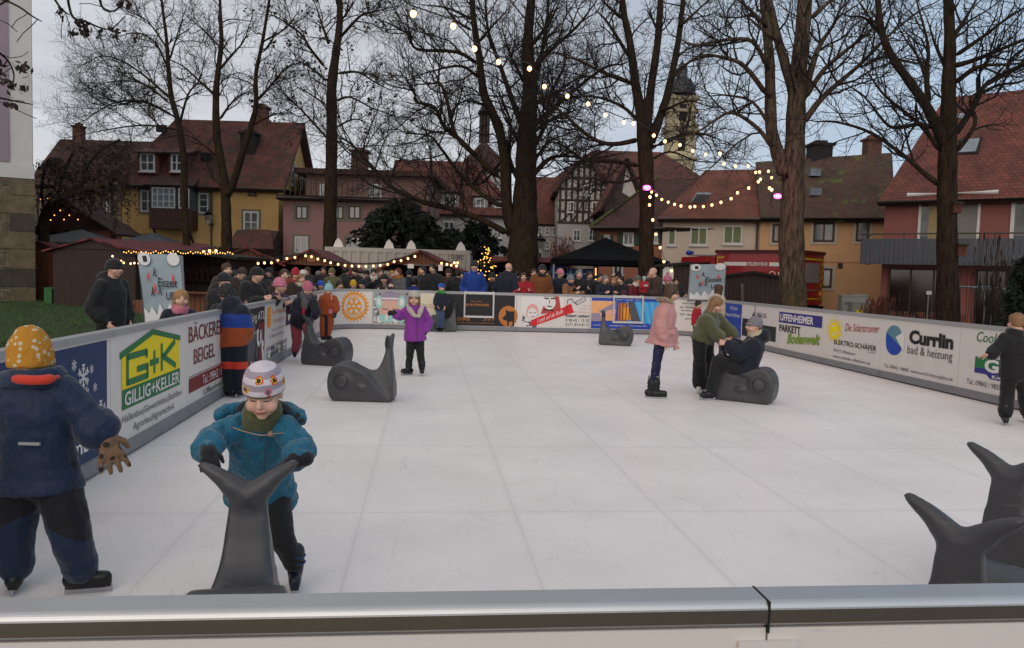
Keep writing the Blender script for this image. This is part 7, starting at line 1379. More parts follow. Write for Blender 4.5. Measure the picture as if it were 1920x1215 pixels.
def feet(J, Y, l, r, ld, rd, k, skates=True, lz=0.0, rz=0.0, dy=(0, 0)):
    for q, p, d, z, o in (('l', l, ld, lz, dy[0]), ('r', r, rd, rz, dy[1])):
        P = G(p[0], p[1]); P = A(p[0], p[1], Y + o) if True else P; J['a' + q] = V(P[0], P[1], .105 * k + (.03 if skates else .015) + z); J['t' + q] = V(*d, -.25 if z > .05 else 0)
def stand(x, y, H, yaw, z0=GZ, pose='down', lean=0.0, child=False, turn=0.0, nod=0.0):
    """a generic standing pose, facing yaw (0 = towards the camera)"""
    ca, sa = math.cos(yaw), math.sin(yaw); f = V(sa, -ca, 0); s = np.cross(f, V(0, 0, 1.0)); q = lambda a, b, c: V(x, y, z0) + s * a * H + f * (b + lean * max(0, c - .5)) * H + V(0, 0, c * H)
    r = random.Random(int(x * 977 + y * 131)); j = lambda: r.uniform(-.012, .012); sh = .108 if not child else .105
    J = dict(hd=q(j(), .03, .925 if not child else .905), nk=q(0, 0, .825 if not child else .775), sl=q(-sh, 0, .80 if not child else .755), sr=q(sh, 0, .80 + j() if not child else .755), pl=q(0, 0, .53), hl=q(-.055, 0, .51), hr=q(.055, 0, .51), kl=q(-.06, .02, .28), kr=q(.06, .015 + j(), .28), al=q(-.06, 0, .055), ar=q(.06, j(), .055))
    for n, sg in (('l', -1), ('r', 1)):
        if pose == 'rail': J['e' + n] = q(sg * .15, .05, .63); J['w' + n] = q(sg * .10, .20, .70)
        elif pose == 'pocket': J['e' + n] = q(sg * .165, -.03, .63); J['w' + n] = q(sg * .115, .06, .53)
        elif pose == 'phone' and n == 'r': J['e' + n] = q(sg * .13, .10, .64); J['w' + n] = q(sg * .05, .17, .76)
        elif pose == 'hold': J['e' + n] = q(sg * .13, .07, .62); J['w' + n] = q(sg * .05, .18, .66)
        elif pose == 'reach' and n == 'l': J['e' + n] = q(sg * .2, .08, .66); J['w' + n] = q(sg * .26, .20, .62)
        else: J['e' + n] = q(sg * .155, -.01, .63); J['w' + n] = q(sg * .16, .03, .48)
        J['t' + n] = f + s * sg * .25
    a = yaw + turn; face = V(math.sin(a), -math.cos(a), nod); return J, face
# ---- people on the ice
RINK = 'children on the rink'
# child in teal behind the nearest whale
Y = 3.8; J = px_joints(Y, dict(hd=(495, 738, -.22), nk=(491, 792, -.10), sl=(541, 806, -.14), sr=(439, 804, -.14), er=(393, 824, -.22), wr=(391, 848, -.40), el=(559, 836, -.20), wl=(561, 862, -.38), pl=(489, 902, .12), hl=(517, 914, .14), hr=(462, 914, .14), kl=(530, 1012, .02), kr=(466, 1015, .14)))
feet(J, Y, (553, 1113), (470, 1118), (.25, -1), (-.1, -1), .74, dy=(.06, .1))
def tealpaint(x): return np.zeros(len(x), int)
t, fr, c = fig('child in a teal jacket and vehicle print hat leaning over a whale tail', J, .74, .212, (.06, -1, -.30), dict(jacket=TEAL, trousers=CL['black'], boots=BBOOT, skates=True, gloves=CL['black'], gfat=1.35, scarf=CL['olive'], puff=.030, hem=.13, flare=1.18, wr=.026, hand=.13, tpuff=.012, strap=INK['navy'], hands=dict(dr=V(.35, -.75, -.35), nr=V(.2, -.3, -1), dl=V(-.85, -.45, -.1), nl=V(0, -.3, -1), c=.8), bvox=.005, lids=1, jvox=.0075, arm=.95), vox=.009, group=RINK, near=True)
s, f, u = fr; hh = .212
def hatpaint(x):
    d = (x - c) / hh; a, b, h = d @ s, d @ f, d @ u; idx = ((h * 8.2).astype(int) % 2 == 0).astype(int); idx[h < .12] = 2; ang = np.arctan2(a, b)
    for a0, h0, ra, rh, i in ((-.05, .47, .22, .085, 3), (-.85, .43, .2, .10, 3), (-1.6, .3, .2, .1, 4), (.75, .24, .30, .075, 4), (-.45, .22, .17, .085, 5), (1.4, .4, .2, .1, 3)):
        q = ((ang - a0) / ra) ** 2 + ((h - h0) / rh) ** 2; idx[q < 1] = i; idx[(q < .55) & (i == 3)] = 6; idx[(q < .28)] = 7 if i != 5 else 8
    return idx
HM = [fab('hat_white', '#bdb4bd', bump=.2), fab('hat_lilac_stripe', '#8d828f', bump=.2), fab('hat_green', '#4d5a30'), fab('motif_red', '#b53a22'), fab('motif_yellow', '#c08c1c'), fab('motif_pink', '#b5626a'), fab('motif_gold', '#d0a81e'), fab('motif_dark', '#2c2a20'), fab('motif_blue', '#3d4a6a')]
n = 40; pts = []; ra = []; rb = []; base = c + u * hh * .10 - f * hh * .03; H = .60 * hh
for i in range(n + 1):
    q = i / n; r_ = math.sqrt(max(.01, 1 - max(0, q) ** 3.0)); pts.append(base + u * H * q - f * hh * .08 * q); ra.append(.435 * hh * r_); rb.append(.50 * hh * r_)
mb = MB(); mb.frus([base - u * hh * .015] + pts, [.42 * hh] + ra, [.485 * hh] + rb, s, 96); o = mb.obj('hat', HM, t, True); paint(o.data, hatpaint)
mb = MB(); hp = [A(x, y, Y + d) for x, y, d in ((410, 786, -.12), (418, 774, -.06), (446, 768, .0), (490, 765, .03), (534, 768, .0), (558, 778, -.06), (568, 792, -.12))]; mb.tube(smooth_path(hp), list(np.interp(np.linspace(0, 1, 25), [0, .12, .5, .88, 1], [.020, .034, .042, .034, .020])), 10); hd_o = bobj('hood', mb, TEAL, t, .009, sm=2, disp=(.02, .05))
mb = MB(); hp = [A(x, y, Y + d) for x, y, d in ((446, 780, -.11), (458, 766, -.05), (495, 760, -.02), (530, 766, -.05), (540, 780, -.11))]; mb.tube(smooth_path(hp), list(np.interp(np.linspace(0, 1, 17), [0, .2, .5, .8, 1], [.012, .032, .04, .032, .012])), 10); bobj('hood_lining', mb, CL['darknavy'], t, .009, sm=2)
for px_, py_ in ((557, 779), (565, 789)): mb = MB(); P = A(px_, py_, Y - .155); mb.box(P, (.024, .012, .020), M=np.stack([unit(V(.75, 0, .5)), V(0, 1, 0), unit(V(-.5, 0, .75))], 1)); mb.obj('hook_pad', BLACK, hd_o)
mb = MB(); ch = [A(x, y, Y - .235 + .03 * abs(x - 490) / 60) for x, y in ((432, 800), (455, 808), (478, 814), (494, 816), (520, 813), (545, 812))]; mb.tube(smooth_path(ch), .0028, 6); mb.obj('reflective_piping', mat('piping', '#8a7a66', .4), t)
mb = MB(); mb.tube(smooth_path([A(x, y, Y - d) for x, y, d in ((500, 808, .235), (499, 830, .205), (497, 860, .165), (495, 900, .09))]), .0045, 6); mb.obj('zip_flap', fab('teal_seam', '#0a3c50'), t)
# child with the yellow hat seen from behind
Y = 3.72; J = px_joints(Y, dict(hd=(60, 660, 0), nk=(64, 715, 0), sl=(8, 738, 0), sr=(122, 740, 0), er=(168, 790, .02), wr=(197, 818, -.02), el=(-50, 790, .1), wl=(-75, 835, .1), pl=(72, 880, 0), hl=(40, 895, 0), hr=(104, 895, 0), kl=(26, 1005, -.02), kr=(134, 1008, -.04)))
feet(J, Y, (30, 1110), (152, 1112), (-.35, 1), (.95, .3), .82)
N1 = fab('navy_shell', '#0b1f3a', rough=.6); N2 = fab('dark_seat', '#0c0b14'); zc = A(72, 882, Y)[2]; z2 = A(72, 975, Y)[2]
t, fr, c = fig('child in a navy snowsuit and yellow printed hat, seen from behind at the left edge', J, .82, .215, (.2, 1, -.05), dict(jacket=N1, trousers=[N1, N2], tpaint=lambda x: (x[:, 2] + (np.abs(x[:, 0] - A(72, 900, 3.72)[0])) * .45 > z2 + .05).astype(int), boots=BOOT, skates=True, gloves=CAMO, gfat=1.22, bvox=.0055, puff=.036, hem=.095, tpuff=.042, flare=1.14, hand=.195, hands=dict(dr=V(.25, .1, -1), nr=V(-.5, .8, -.1), c=.25, sp=.15), arm=1.05, hood=0, wr=.014, jvox=.009), vox=.010, group=RINK, near=True)
beanie(t, c, fr, .215, GOLDHAT, tall=.03, fit=1.05, low=-.30, rim=False, soft=(.02, .08))
mb = MB(); mb.frus([A(62, 722, Y), A(62, 700, Y), A(61, 690, Y)], [.16, .145, .125], [.13, .125, .12], (1, 0, 0), 24); bobj('collar', mb, N1, t, .01, disp=(.012, .04))
mb = MB(); P = A(62, 708, Y); mb.tube(smooth_path([A(x, y, Y - d) for x, y, d in ((14, 707, .05), (35, 711, .12), (62, 713, .135), (90, 711, .12), (112, 706, .05))]), [.012] * 3 + [.024] * 11 + [.012] * 3, 8); bobj('hood_lining', mb, CL['hiviz'], t, .008); mb = MB(); P = A(55, 832, Y - .155); mb.box(P, (.095, .012, .012)); mb.obj('reflector', mat('reflector', '#8d8f90', .3), t)
# child with striped jacket at the left boards
Y = 9.55; J = px_joints(Y, dict(hd=(423, 549, .0), nk=(428, 574, 0), sl=(406, 585, .06), sr=(456, 586, -.06), el=(402, 610, .12), wl=(398, 598, .25), er=(462, 615, -.03), wr=(458, 638, .05), pl=(434, 640, 0), hl=(425, 645, 0), hr=(447, 645, 0), kl=(430, 688, 0), kr=(449, 688, 0)))
feet(J, Y, (434, 738), (452, 739), (-.8, .7), (.1, 1), .82); za, zb, zc = [A(430, y, Y)[2] for y in (588, 613, 684)]
t, fr, c = fig('child in a navy, blue and rust striped jacket leaning on the left boards', J, .84, .205, (-.75, .6, .0), dict(jacket=[CL['darknavy'], CL['blue'], CL['rust']], jpaint=lambda x: np.where(x[:, 2] > za, 0, np.where(x[:, 2] > zb, 1, 2)), trousers=[CL['darknavy'], CL['hiviz']], tpaint=lambda x: (np.abs(x[:, 2] - zc) < .045).astype(int), boots=BOOT, skates=True, gloves=CL['black'], puff=.05, hem=.06, tpuff=.05, flare=1.08, hood=1), vox=.013, group=RINK)
beanie(t, c, fr, .205, FLECK, tall=.03, fit=1.08, low=-.2)
# girl in the pink hat pushing a whale
Y = 13.35; J = px_joints(Y, dict(hd=(577, 541, -.12), nk=(573, 560, 0), sl=(589, 568, -.10), sr=(555, 569, .05), er=(551, 585, .0), wr=(568, 594, -.08), el=(594, 583, -.14), wl=(589, 596, -.12), pl=(564, 603, .1), hl=(575, 608, .05), hr=(555, 608, .1), kl=(584, 640, .0), kr=(557, 640, .15)))
feet(J, Y, (590, 676), (553, 672), (.6, -.8), (.2, -.9), .86, rz=.04, dy=(0, .2))
t, fr, c = fig('girl in a pink hat and rose trousers pushing a whale by its tail', J, .86, .20, (.35, -.85, -.35), dict(jacket=CL['darknavy'], trousers=CL['pinkred'], boots=BOOT, skates=True, puff=.03, hem=.08, tpuff=.03, scarf=CL['grey'], hood=1, hands=dict(c=.9)), group=RINK)
beanie(t, c, fr, .20, fab('pink_knit', '#a65a6c'), tall=.10, fit=1.03, low=.0)
mb = MB(); mb.box(A(569, 583, Y - .22), (.035, .015, .12)); mb.obj('red_strap', CL['red'], t); mb = MB(); mb.ball(A(571, 570, Y - .16), (.06, .03, .13)); bobj('grey_bib', mb, CL['grey'], t, .012)
# child in the orange suit
Y = 17.5; J = px_joints(Y, dict(hd=(617, 541, .0), nk=(615, 555, 0), sl=(604, 560, .08), sr=(628, 561, -.05), el=(599, 574, .02), wl=(603, 586, -.05), er=(631, 573, -.06), wr=(629, 586, -.12), pl=(613, 588, 0), hl=(608, 591, 0), hr=(618, 591, 0), kl=(606, 608, -.02), kr=(619, 608, 0)))
feet(J, Y, (606, 634), (614, 635), (.7, -.5), (.8, -.4), .80)
t, fr, c = fig('child in a rust orange snowsuit and pale blue bobble hat', J, .80, .20, (.75, .6, -.1), dict(jacket=CL['rust'], trousers=[CL['rust'], CL['charcoal']], tpaint=lambda x: (np.abs(x[:, 0] - A(613, 600, Y)[0]) < .035).astype(int), boots=BOOT, skates=True, puff=.035, hem=.02, tpuff=.035, flare=1.0, gloves=CL['charcoal']), group=RINK)
beanie(t, c, fr, .20, CL['mint'], tall=.06, fit=1.08, low=-.18, pom=CL['mint']); mb = MB(); mb.tube([A(621, 552, Y - .14), A(622, 562, Y - .2)], .012, 6); mb.obj('tassel', CL['cream'], t); mb = MB(); mb.box(A(620, 584, Y - .2), (.08, .015, .09)); mb.obj('pink_patch', CL['lpink'], t)
# girl in purple
Y = 12.05; J = px_joints(Y, dict(hd=(777, 560, -.04), nk=(777, 577, 0), sr=(762, 583, 0), sl=(794, 583, 0), er=(751, 593, -.02), wr=(742, 588, -.10), el=(804, 604, .06), wl=(797, 622, .02), pl=(778, 620, .02), hr=(771, 624, .02), hl=(786, 624, .02), kr=(769, 660, .0), kl=(788, 660, .02)))
feet(J, Y, (791, 699), (766, 702), (.15, -1), (-.75, -.65), .83)
t, fr, c = fig('girl in a purple coat and white knitted hat skating towards the camera', J, .83, .205, (.05, -1, -.04), dict(jacket=CL['purple'], trousers=CL['black'], boots=BOOT, skates=True, sole_mat=WBOOT, gloves=CL['charcoal'], hair=('light', 'bob'), puff=.028, hem=.15, flare=1.12, tpuff=.012, bvox=.0085, jvox=.012, hands=dict(dr=V(-.8, -.3, .1), c=.5)), vox=.011, group=RINK, near=True)
beanie(t, c, fr, .205, fab('white_knit', '#a39d92', bump=.9, bs=60, dist=.008), tall=.06, fit=1.06, low=.19); s, f, u = fr
mb = MB(); P = [A(x, y, Y - d) for x, y, d in ((764, 571, .02), (768, 580, .12), (777, 592, .15), (785, 594, .145), (788, 584, .13), (793, 573, .04))]; mb.tube(P, [.03, .045, .035, .03, .045, .03], 8); bobj('fleece_collar', mb, fab('cream_fleece', '#a59c92', bump=.9, bs=60, dist=.01), t, .01); mb = MB(); P = [A(781, 594, Y - .165), A(782, 615, Y - .15), A(782, 636, Y - .152)]; mb.tube(P, .006, 4); mb.obj('zip', CL['plum'], t)
# boy with the blue helmet
Y = 20.85; J = px_joints(Y, dict(hd=(828, 539, -.04), nk=(827, 550, 0), sr=(819, 554, .03), sl=(836, 554, -.02), er=(816, 564, .03), wr=(820, 573, -.05), el=(838, 564, -.02), wl=(835, 574, -.1), pl=(825, 578, .03), hr=(821, 580, .03), hl=(829, 580, .0), kr=(824, 594, -.06), kl=(829, 594, -.06)))
feet(J, Y, (829, 619), (821, 619), (.5, -.8), (-.5, -.8), .80)
t, fr, c = fig('boy in a blue helmet, navy jacket and jeans in front of a whale', J, .80, .20, (.5, -.8, -.1), dict(jacket=CL['navy'], trousers=CL['jeans'], boots=BOOT, skates=True, sole_mat=WBOOT, puff=.025, hem=.05, scarf=CL['green']), group=RINK)
def helm(x): d = (x - c) / .2; s, f, u = fr; return ((np.abs(d @ s) < .24) & (np.abs(np.abs(d @ s) - .12) < .06) & (d @ u < .5)).astype(int)
beanie(t, c, fr, .20, None, mats=[CL['bluehelmet'], CL['navy']], fn=helm, rim=False, fit=1.2, low=.08, name='helmet', back=0)
# girl in the pink coat
Y = 10.4; J = px_joints(Y, dict(hd=(1259, 549, 0), nk=(1250, 573, 0), sl=(1246, 584, .15), sr=(1244, 585, -.15), er=(1238, 612, -.19), wr=(1247, 638, -.17), el=(1256, 615, .17), wl=(1264, 640, .10), pl=(1240, 632, 0), hl=(1242, 636, .07), hr=(1236, 636, -.07), kl=(1235, 675, .07), kr=(1229, 678, -.07)))
feet(J, Y, (1229, 738), (1221, 744), (1, -.15), (1, -.2), .92)
t, fr, c = fig('girl in a long pale pink coat and dotted leggings, watching in profile', J, .92, .212, (1, -.12, -.22), dict(jacket=CL['pinkcoat'], trousers=DOTS, boots=BOOT, skates=True, hair=('brown', 'mid'), puff=.03, hem=.10, flare=1.32, tpuff=-.012, depth=1.1, bvox=.0085, jvox=.0115, hands=dict(c=.6)), vox=.011, group=RINK, near=True)
s, f, u = fr; mb = MB(); P = [c + s * a * .212 + f * b * .212 + u * d * .212 for a, b, d in ((.30, .15, -.62), (.42, -.12, -.5), (.34, -.5, -.52), (0, -.62, -.6), (-.34, -.5, -.52), (-.42, -.12, -.5), (-.3, .15, -.62))]; mb.tube(smooth_path(P), .036, 8); bobj('fur_trim', mb, FUR, t, .010, disp=(.02, .015)); mb = MB()
for q in (-1, 1): mb.tube([c + (s * (q * .155 + .09 * math.cos(w)) + f * .405 + u * (.01 + .075 * math.sin(w))) * .212 for w in np.linspace(0, 2 * math.pi, 15)], .0028, 5, caps=False); mb.tube([c + (s * q * .25 + f * .39 + u * .02) * .212, c + (s * q * .36 + f * .0 + u * .03) * .212], .0028, 5)
mb.obj('glasses', mat('red_glasses', '#5a1c28', .3), t); mb = MB(); mb.box(A(1258, 622, Y - .19), (.11, .012, .05)); mb.obj('pocket_flap', CL['pinkcoat'], t)
for q in (-1, 1): mb = MB(); P = V(J['a' + ('r' if q > 0 else 'l')]); mb.tube([P + V(0, 0, .1), P + V(0, 0, .17)], .052, 12); mb.obj('sock', fab('white_sock', '#8f8b88'), t)
# girl in the green fleece
Y = 11.0; J = px_joints(Y, dict(hd=(1343, 571, -.04), nk=(1333, 592, 0), sl=(1347, 598, .12), sr=(1324, 602, -.12), er=(1340, 624, -.17), wr=(1355, 636, -.20), el=(1364, 616, .08), wl=(1378, 634, .0), pl=(1318, 634, .02), hl=(1325, 638, .08), hr=(1312, 638, -.06), kl=(1328, 682, .08), kr=(1312, 684, -.06)))
feet(J, Y, (1326, 736), (1310, 739), (.8, -.5), (-.3, -1), .88)
GH = dict(dr=V(.9, -.1, -.15), nr=V(0, 0, -1), dl=V(.5, -.8, -.1), nl=V(0, 0, -1), c=1.0)
t, fr, c = fig('girl in an olive fleece and wide black trousers pulling the seated child by the hands', J, .90, .212, (.8, -.55, -.35), dict(jacket=FLEECE, trousers=CL['black'], boots=WBOOT, skates=True, hair=('light', 'mid'), puff=.038, hem=.05, tpuff=.03, tflare=1.35, flare=1.0, bvox=.0085, jvox=.0115, hands=GH), vox=.011, group=RINK, near=True)
# seated child
Y = 10.45; J = px_joints(Y, dict(hd=(1413, 612, 0), nk=(1419, 633, 0), sr=(1407, 645, .13), sl=(1412, 647, -.13), er=(1388, 660, .14), wr=(1376, 640, .15), el=(1385, 665, -.13), wl=(1365, 645, -.1), pl=(1398, 692, 0), hr=(1394, 693, .07), hl=(1392, 694, -.07), kr=(1352, 672, .10), kl=(1345, 676, -.06)))
feet(J, Y, (1331, 746), (1340, 740), (-1, -.25), (-.9, -.3), .88, dy=(-.06, .08))
t, fr, c = fig('child in a dark navy coat and grey bobble hat sitting on a whale', J, .88, .21, (-1, -.1, .06), dict(jacket=CL['darknavy'], trousers=CL['black'], boots=BOOT, sole_mat=WBOOT, skates=True, puff=.045, hem=.08, tpuff=.02, hood=1, scarf=CL['cream'], bvox=.0085, jvox=.0115, hands=dict(dl=V(-.9, .1, .2), dr=V(-.8, .2, .1), c=.9)), vox=.011, group=RINK, near=True, tilt=0)
beanie(t, c, fr, .21, fab('grey_knit', '#6d6a70', bump=.9, bs=60, dist=.008), tall=.06, fit=1.03, low=.07, pom=fab('grey_pompom', '#6d6a70', bump=1, bs=90, dist=.02), back=.14)
# red jacket child by the far right corner, and the child at the right edge
J, fc = stand(float(A(1306, 600, 19.6)[0]), 19.6, 1.05, .9, 0, 'down', .02, True); t, fr, c = fig('small child in a red jacket standing at the far right corner of the rink', J, .66, .19, fc, dict(jacket=CL['red'], trousers=CL['black'], boots=BOOT, hair=('dark', 'short'), puff=.03, tpuff=.015), group=RINK)
Y = 9.2; J = px_joints(Y, dict(hd=(1906, 604, 0), nk=(1903, 626, 0), sl=(1882, 637, .0), sr=(1926, 640, 0), el=(1868, 655, .0), wl=(1856, 667, -.02), er=(1945, 665, .03), wr=(1950, 690, .02), pl=(1903, 695, 0), hl=(1893, 699, 0), hr=(1914, 699, 0), kl=(1888, 742, .05), kr=(1922, 740, .1)))
feet(J, Y, (1884, 790), (1926, 780), (-.3, -.6), (.4, 1), .86, dy=(0, .15))
t, fr, c = fig('child all in black skating away at the right edge', J, .86, .205, (-.1, 1, -.05), dict(jacket=CL['black'], trousers=CL['black'], boots=BOOT, skates=True, hair=('light', 'short'), puff=.03, hem=.08, tpuff=.022, hands=dict(dl=V(-1, -.2, .05), c=.35), tflare=1.25, jvox=.0115), vox=.011, group=RINK, near=True)

# ---- spectators outside the boards: px, y of the head top, distance, height (None: from the photo), yaw, pose, jacket, trousers, hair/hat, extras
CROWD = 'spectators behind the boards'
def person(label, px, py, Y, yaw, pose, jacket, hr=('dark', 'short'), hat=None, child=False, z0=None, H=None, turn=0.0, nod=0.0, lean=.02, **out):
    top = A(px, py, Y); z0 = gz(top[0], Y) if z0 is None else z0; H = H or top[2] - z0 - (.02 if hat else 0); H = max(.8, H); J, fc = stand(top[0], Y, H, yaw, z0, pose, lean, child, turn, nod)
    k = H / 1.7 * (1.12 if child else 1.0); hh = (.133 if not child else .163) * H; o = dict(jacket=CL[jacket], trousers=CL['charcoal'], puff=.032, hem=.16 if not child else .1, hair=hr if not (hat and not hr) else None); o.update(out)
    t, fr, c = fig(label, J, k, hh, fc, o, vox=.016, group=CROWD)
    if hat: beanie(t, c, fr, hh, CL[hat[0]], tall=hat[1] if len(hat) > 1 else .04, fit=1.06, low=.0, pom=CL[hat[2]] if len(hat) > 2 else None)
    return t
person('man in a long black padded coat standing on the lawn, facing right', 208, 481, 10.6, 1.25, 'pocket', 'black', None, ('black', .0), hood=1, hem=.34, puff=.03)
person('small fair-haired child in a navy coat beside the left Eiszeit banner', 337, 540, 10.2, .5, 'down', 'navy', ('blond', 'bob'), child=True, scarf=CL['lpink'])
person('person in a dark beanie and black coat behind the striped jacket', 416, 508, 11.9, 1.0, 'rail', 'charcoal', None, ('charcoal',), hood=1)
person('big man in black with a red hood lining, leaning on the left boards', 471, 497, 12.9, 1.15, 'rail', 'black', None, ('black', .0), lean=.10, puff=.05, hood=1)
person('tall dark figure before the stall with the fairy light fringe', 424, 492, 15.0, .8, 'pocket', 'brown', ('brown', 'short'))
person('child in a mauve hat and plum coat at the left boards', 521, 518, 13.9, 1.0, 'rail', 'plum', None, ('lpink', .06), child=True)
person('woman with brown curls in a rust coat, far end of the left boards', 532, 503, 16.5, .5, 'pocket', 'brown', ('brown', 'bob'), scarf=CL['rust'])
person('person in a red pointed hood behind the girl in the pink hat', 552, 503, 19.0, .6, 'pocket', 'red', None, ('red', .22))
person('dark-coated woman with ash hair and a pale collar left of the orange suit', 563, 512, 17.2, .7, 'rail', 'charcoal', ('light', 'bob'), scarf=CL['cream'])
person('person in a white cap talking in the left corner crowd', 568, 503, 21.0, .2, 'hold', 'charcoal', None, ('white', -.06))
person('child in neon green behind the left corner board', 590, 530, 21.4, .1, 'down', 'neon', ('dark', 'short'), child=True)
person('child in a blue and white helmet cap at the corner board', 600, 524, 21.6, .3, 'rail', 'blue', None, ('bluehelmet', .02), child=True)
person('tall dark-skinned man in black above the corner crowd', 608, 499, 23.4, .1, 'pocket', 'black', skin=SKINS[2])
person('woman in a brown-green beanie behind the cogwheel emblem', 624, 501, 23.0, -.2, 'pocket', 'olive', None, ('khaki', .06))
person('child in a white patterned coat behind the cogwheel emblem', 634, 526, 22.6, .9, 'rail', 'cream', ('dark', 'short'), child=True)
person('dark-coated man facing away left of the yellow hood', 646, 500, 24.0, 2.6, 'pocket', 'charcoal')
person('small child in a bright yellow hooded jacket at the far boards', 663, 524, 22.6, .4, 'rail', 'yellow', None, ('yellow', .12), child=True)
person('man in black looking down behind the yellow hood', 668, 501, 24.2, -.5, 'phone', 'black', ('dark', 'short'), nod=-.3)
person('person with a dark blue hood left of the earmuff photograph', 682, 522, 22.7, -.6, 'rail', 'navy', None, ('darknavy', .04), child=True)
person('man with a white hood over a black jacket holding something', 702, 503, 23.6, .2, 'phone', 'black', ('dark', 'short'), nod=-.2, scarf=CL['white'])
person('child in a dark cap with a rosy face above the earmuff photograph', 722, 511, 22.8, 0, 'rail', 'black', None, ('charcoal', .0), child=True)
person('red-haired woman in a grey coat and mustard scarf resting a hand on the board', 750, 502, 22.7, -.7, 'rail', 'grey', ('red', 'bob'), scarf=CL['mustard'])
person('small child in a blue jacket behind the white-hatted girl', 776, 520, 23.0, 2.8, 'down', 'blue', ('dark', 'short'), child=True)
person('fair woman holding a pale bag behind the women in black', 789, 500, 24.2, .4, 'phone', 'grey', ('blond', 'bob'))
person('dark-haired woman in a black coat looking left by the cream panel', 797, 497, 22.9, -.8, 'pocket', 'black', ('dark', 'mid'))
person('bearded man in black talking to the dark-haired woman', 814, 494, 23.2, -.5, 'pocket', 'charcoal', ('dark', 'short'))
person('dark-coated man turned away right of the blue helmet boy', 856, 505, 23.3, 2.7, 'pocket', 'black')
person('tall man in a bright blue jacket and dark beanie smiling', 889, 487, 22.8, .1, 'pocket', 'blue', None, ('charcoal', .04), puff=.02)
person('bald man in a navy jacket with his back to the rink', 951, 492, 22.9, 2.7, 'pocket', 'navy', None, puff=.045)
person('woman with glasses in a bright red jacket at the far boards', 983, 510, 22.8, 0, 'rail', 'red', ('brown', 'short'))
person('man in an ochre jacket, black scarf and dark beanie', 1015, 494, 22.9, .3, 'pocket', 'ochre', None, ('charcoal', .02), scarf=CL['black'], puff=.045)
person('woman in a pale pink beanie and navy coat at the far boards', 1050, 502, 23.4, .5, 'pocket', 'navy', None, ('lpink', .04))
person('woman in a grey beanie and tan coat with blue collar leaning over the board', 1065, 514, 22.8, .9, 'rail', 'tan', None, ('greyhat', .04), scarf=CL['navy'], lean=.08)
person('grey-haired man in a black coat beside the tan coat', 1086, 505, 23.1, .2, 'rail', 'black', ('grey', 'short'))
person('old man in a dark blue coat right of the tent leg lights', 1134, 515, 22.9, .4, 'rail', 'navy', ('grey', 'short'))
person('fair-haired girl in dark clothes between two men in navy', 1151, 519, 23.4, -.3, 'pocket', 'charcoal', ('blond', 'bob'))
person('dark-coated person bending over behind the blue board', 1168, 516, 23.0, -.8, 'rail', 'black', ('dark', 'short'), lean=.09)
person('child in a pale coat standing before the tree trunk', 1178, 520, 24.2, .6, 'down', 'grey', None, ('charcoal', .04), child=True)
person('woman in a wine red coat and knitted hat right of the tree trunk', 1193, 515, 22.9, .4, 'hold', 'wine', None, ('pattern', .06), scarf=CL['white'])
person('bald man in a dark brown jacket bending to the baby', 1231, 501, 22.7, -1.2, 'hold', 'brown', None, lean=.06, puff=.045)
t = person('baby in a red suit and mint hat held in the arms of the bald man', 1208, 518, 22.45, .2, 'hold', 'red', None, ('mint', .06), child=True, z0=float(A(1208, 566, 22.45)[2]) - .08, H=.80, gloves=CL['white'])
person('child in a pink bobble hat behind the pink coat girl', 1251, 514, 23.4, .3, 'down', 'black', None, ('lpink', .04, 'lpink'), child=True)
person('small child in a magenta jacket right of the pink coat girl', 1284, 545, 22.9, 0, 'down', 'lpink', ('dark', 'short'), child=True)
person('child with long brown hair and a pale collar outside the far right corner', 1346, 532, 20.8, 2.2, 'down', 'cream', ('brown', 'mid'), child=True)
person('child in a plum helmet crouching behind the blue board', 1170, 542, 22.6, 0, 'rail', 'plum', None, ('plum', .0), child=True)
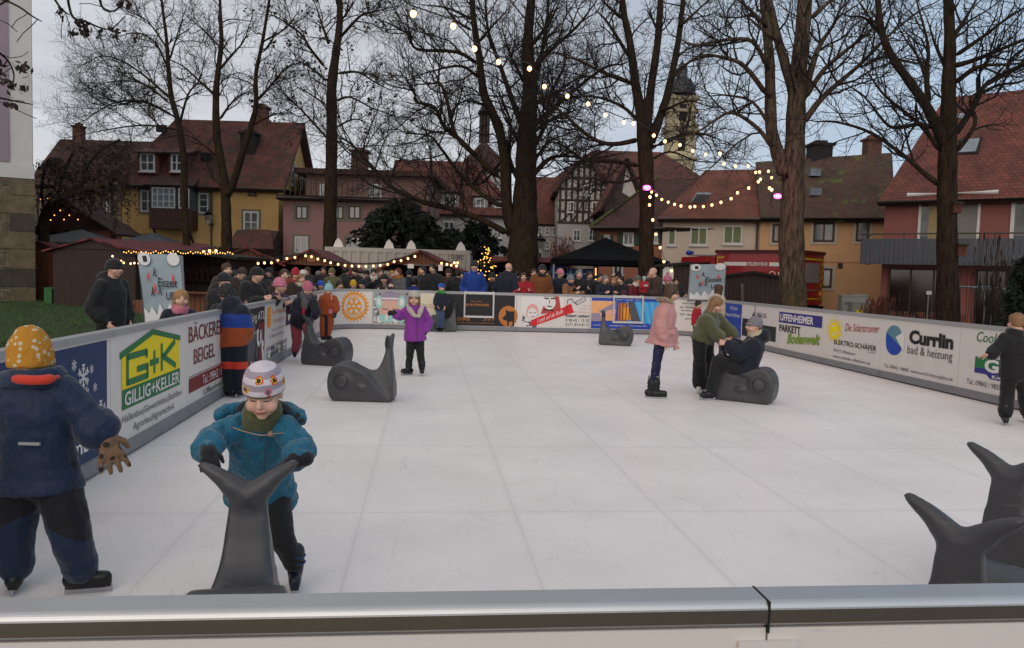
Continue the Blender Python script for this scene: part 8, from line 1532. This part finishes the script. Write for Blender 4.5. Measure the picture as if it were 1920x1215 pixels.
for i, (px, py, Y, yaw, pose, jk, hr, hat, lab) in enumerate((
    (440, 505, 15.5, .9, 'pocket', 'black', ('dark', 'short'), None, 'dark-haired person in black deep behind the left boards'), (455, 500, 17.5, .4, 'pocket', 'brown', None, ('brown', .04), 'person in a brown beanie between the small left stall and the boards'),
    (489, 503, 18.5, .2, 'hold', 'charcoal', ('brown', 'bob'), None, 'brown-haired woman under the garland by the small left stall'), (506, 500, 21.5, -.3, 'pocket', 'navy', None, ('charcoal', .04), 'person in a navy coat and charcoal beanie below the garland'),
    (541, 508, 23.5, .4, 'pocket', 'khaki', ('dark', 'short'), None, 'person in khaki at the left edge of the red gabled stall'), (580, 500, 24.8, -.5, 'hold', 'charcoal', ('brown', 'mid'), None, 'long-haired woman at the counter of the red gabled stall'),
    (596, 507, 25.0, 2.9, 'pocket', 'black', ('grey', 'short'), None, 'grey-haired person facing the red gabled stall counter'), (656, 507, 25.0, .2, 'pocket', 'maroon', None, ('wine', .05), 'person in a wine beanie before the left part of the container'),
    (690, 505, 25.2, -.4, 'pocket', 'black', None, ('black', .03), 'person in a black beanie before the middle of the container'), (713, 503, 25.0, .3, 'phone', 'charcoal', ('brown', 'short'), None, 'brown-haired man before the container, left of the brown gabled stall'),
    (733, 506, 25.0, .8, 'pocket', 'plum', ('blond', 'mid'), None, 'blond woman in plum at the left edge of the brown gabled stall'), (766, 505, 24.8, 2.8, 'pocket', 'navy', None, ('darknavy', .05), 'person in navy facing the counter of the brown gabled stall'),
    (842, 502, 25.0, .1, 'pocket', 'brown', None, ('brown', .04), 'person in brown at the right post of the brown gabled stall'), (870, 508, 24.2, -.5, 'pocket', 'charcoal', ('dark', 'bob'), None, 'dark-haired woman left of the man in bright blue'),
    (922, 510, 24.0, .3, 'pocket', 'black', None, ('charcoal', .04), 'person in black between the lit fir and the bald man'), (968, 506, 25.0, 2.7, 'pocket', 'charcoal', ('dark', 'short'), None, 'person facing the low red fascia stall'),
    (1000, 503, 24.6, .2, 'pocket', 'black', ('brown', 'short'), None, 'brown-haired man in black behind the ochre jacket'), (1032, 507, 24.4, -.6, 'pocket', 'navy', ('dark', 'bob'), None, 'dark-haired woman in navy right of the ochre jacket'),
    (1105, 508, 25.2, .2, 'pocket', 'charcoal', ('brown', 'short'), None, 'person in charcoal under the black tent, left of the lit leg'), (1121, 512, 24.6, .6, 'pocket', 'black', ('dark', 'short'), None, 'person in black right behind the lit tent leg'),
    (1160, 507, 26.0, 2.9, 'pocket', 'charcoal', None, ('black', .04), 'person facing away under the right half of the black tent'), (1219, 508, 24.4, -.3, 'pocket', 'black', ('brown', 'bob'), None, 'brown-haired woman between the tree trunk and the bald man'),
    (1266, 520, 24.3, .2, 'pocket', 'charcoal', ('dark', 'short'), None, 'person in charcoal before the white figure board'))):
    person(lab, px, py, Y, yaw, pose, jk, hr, hat)
bpy.data.scenes.remove(TMP)
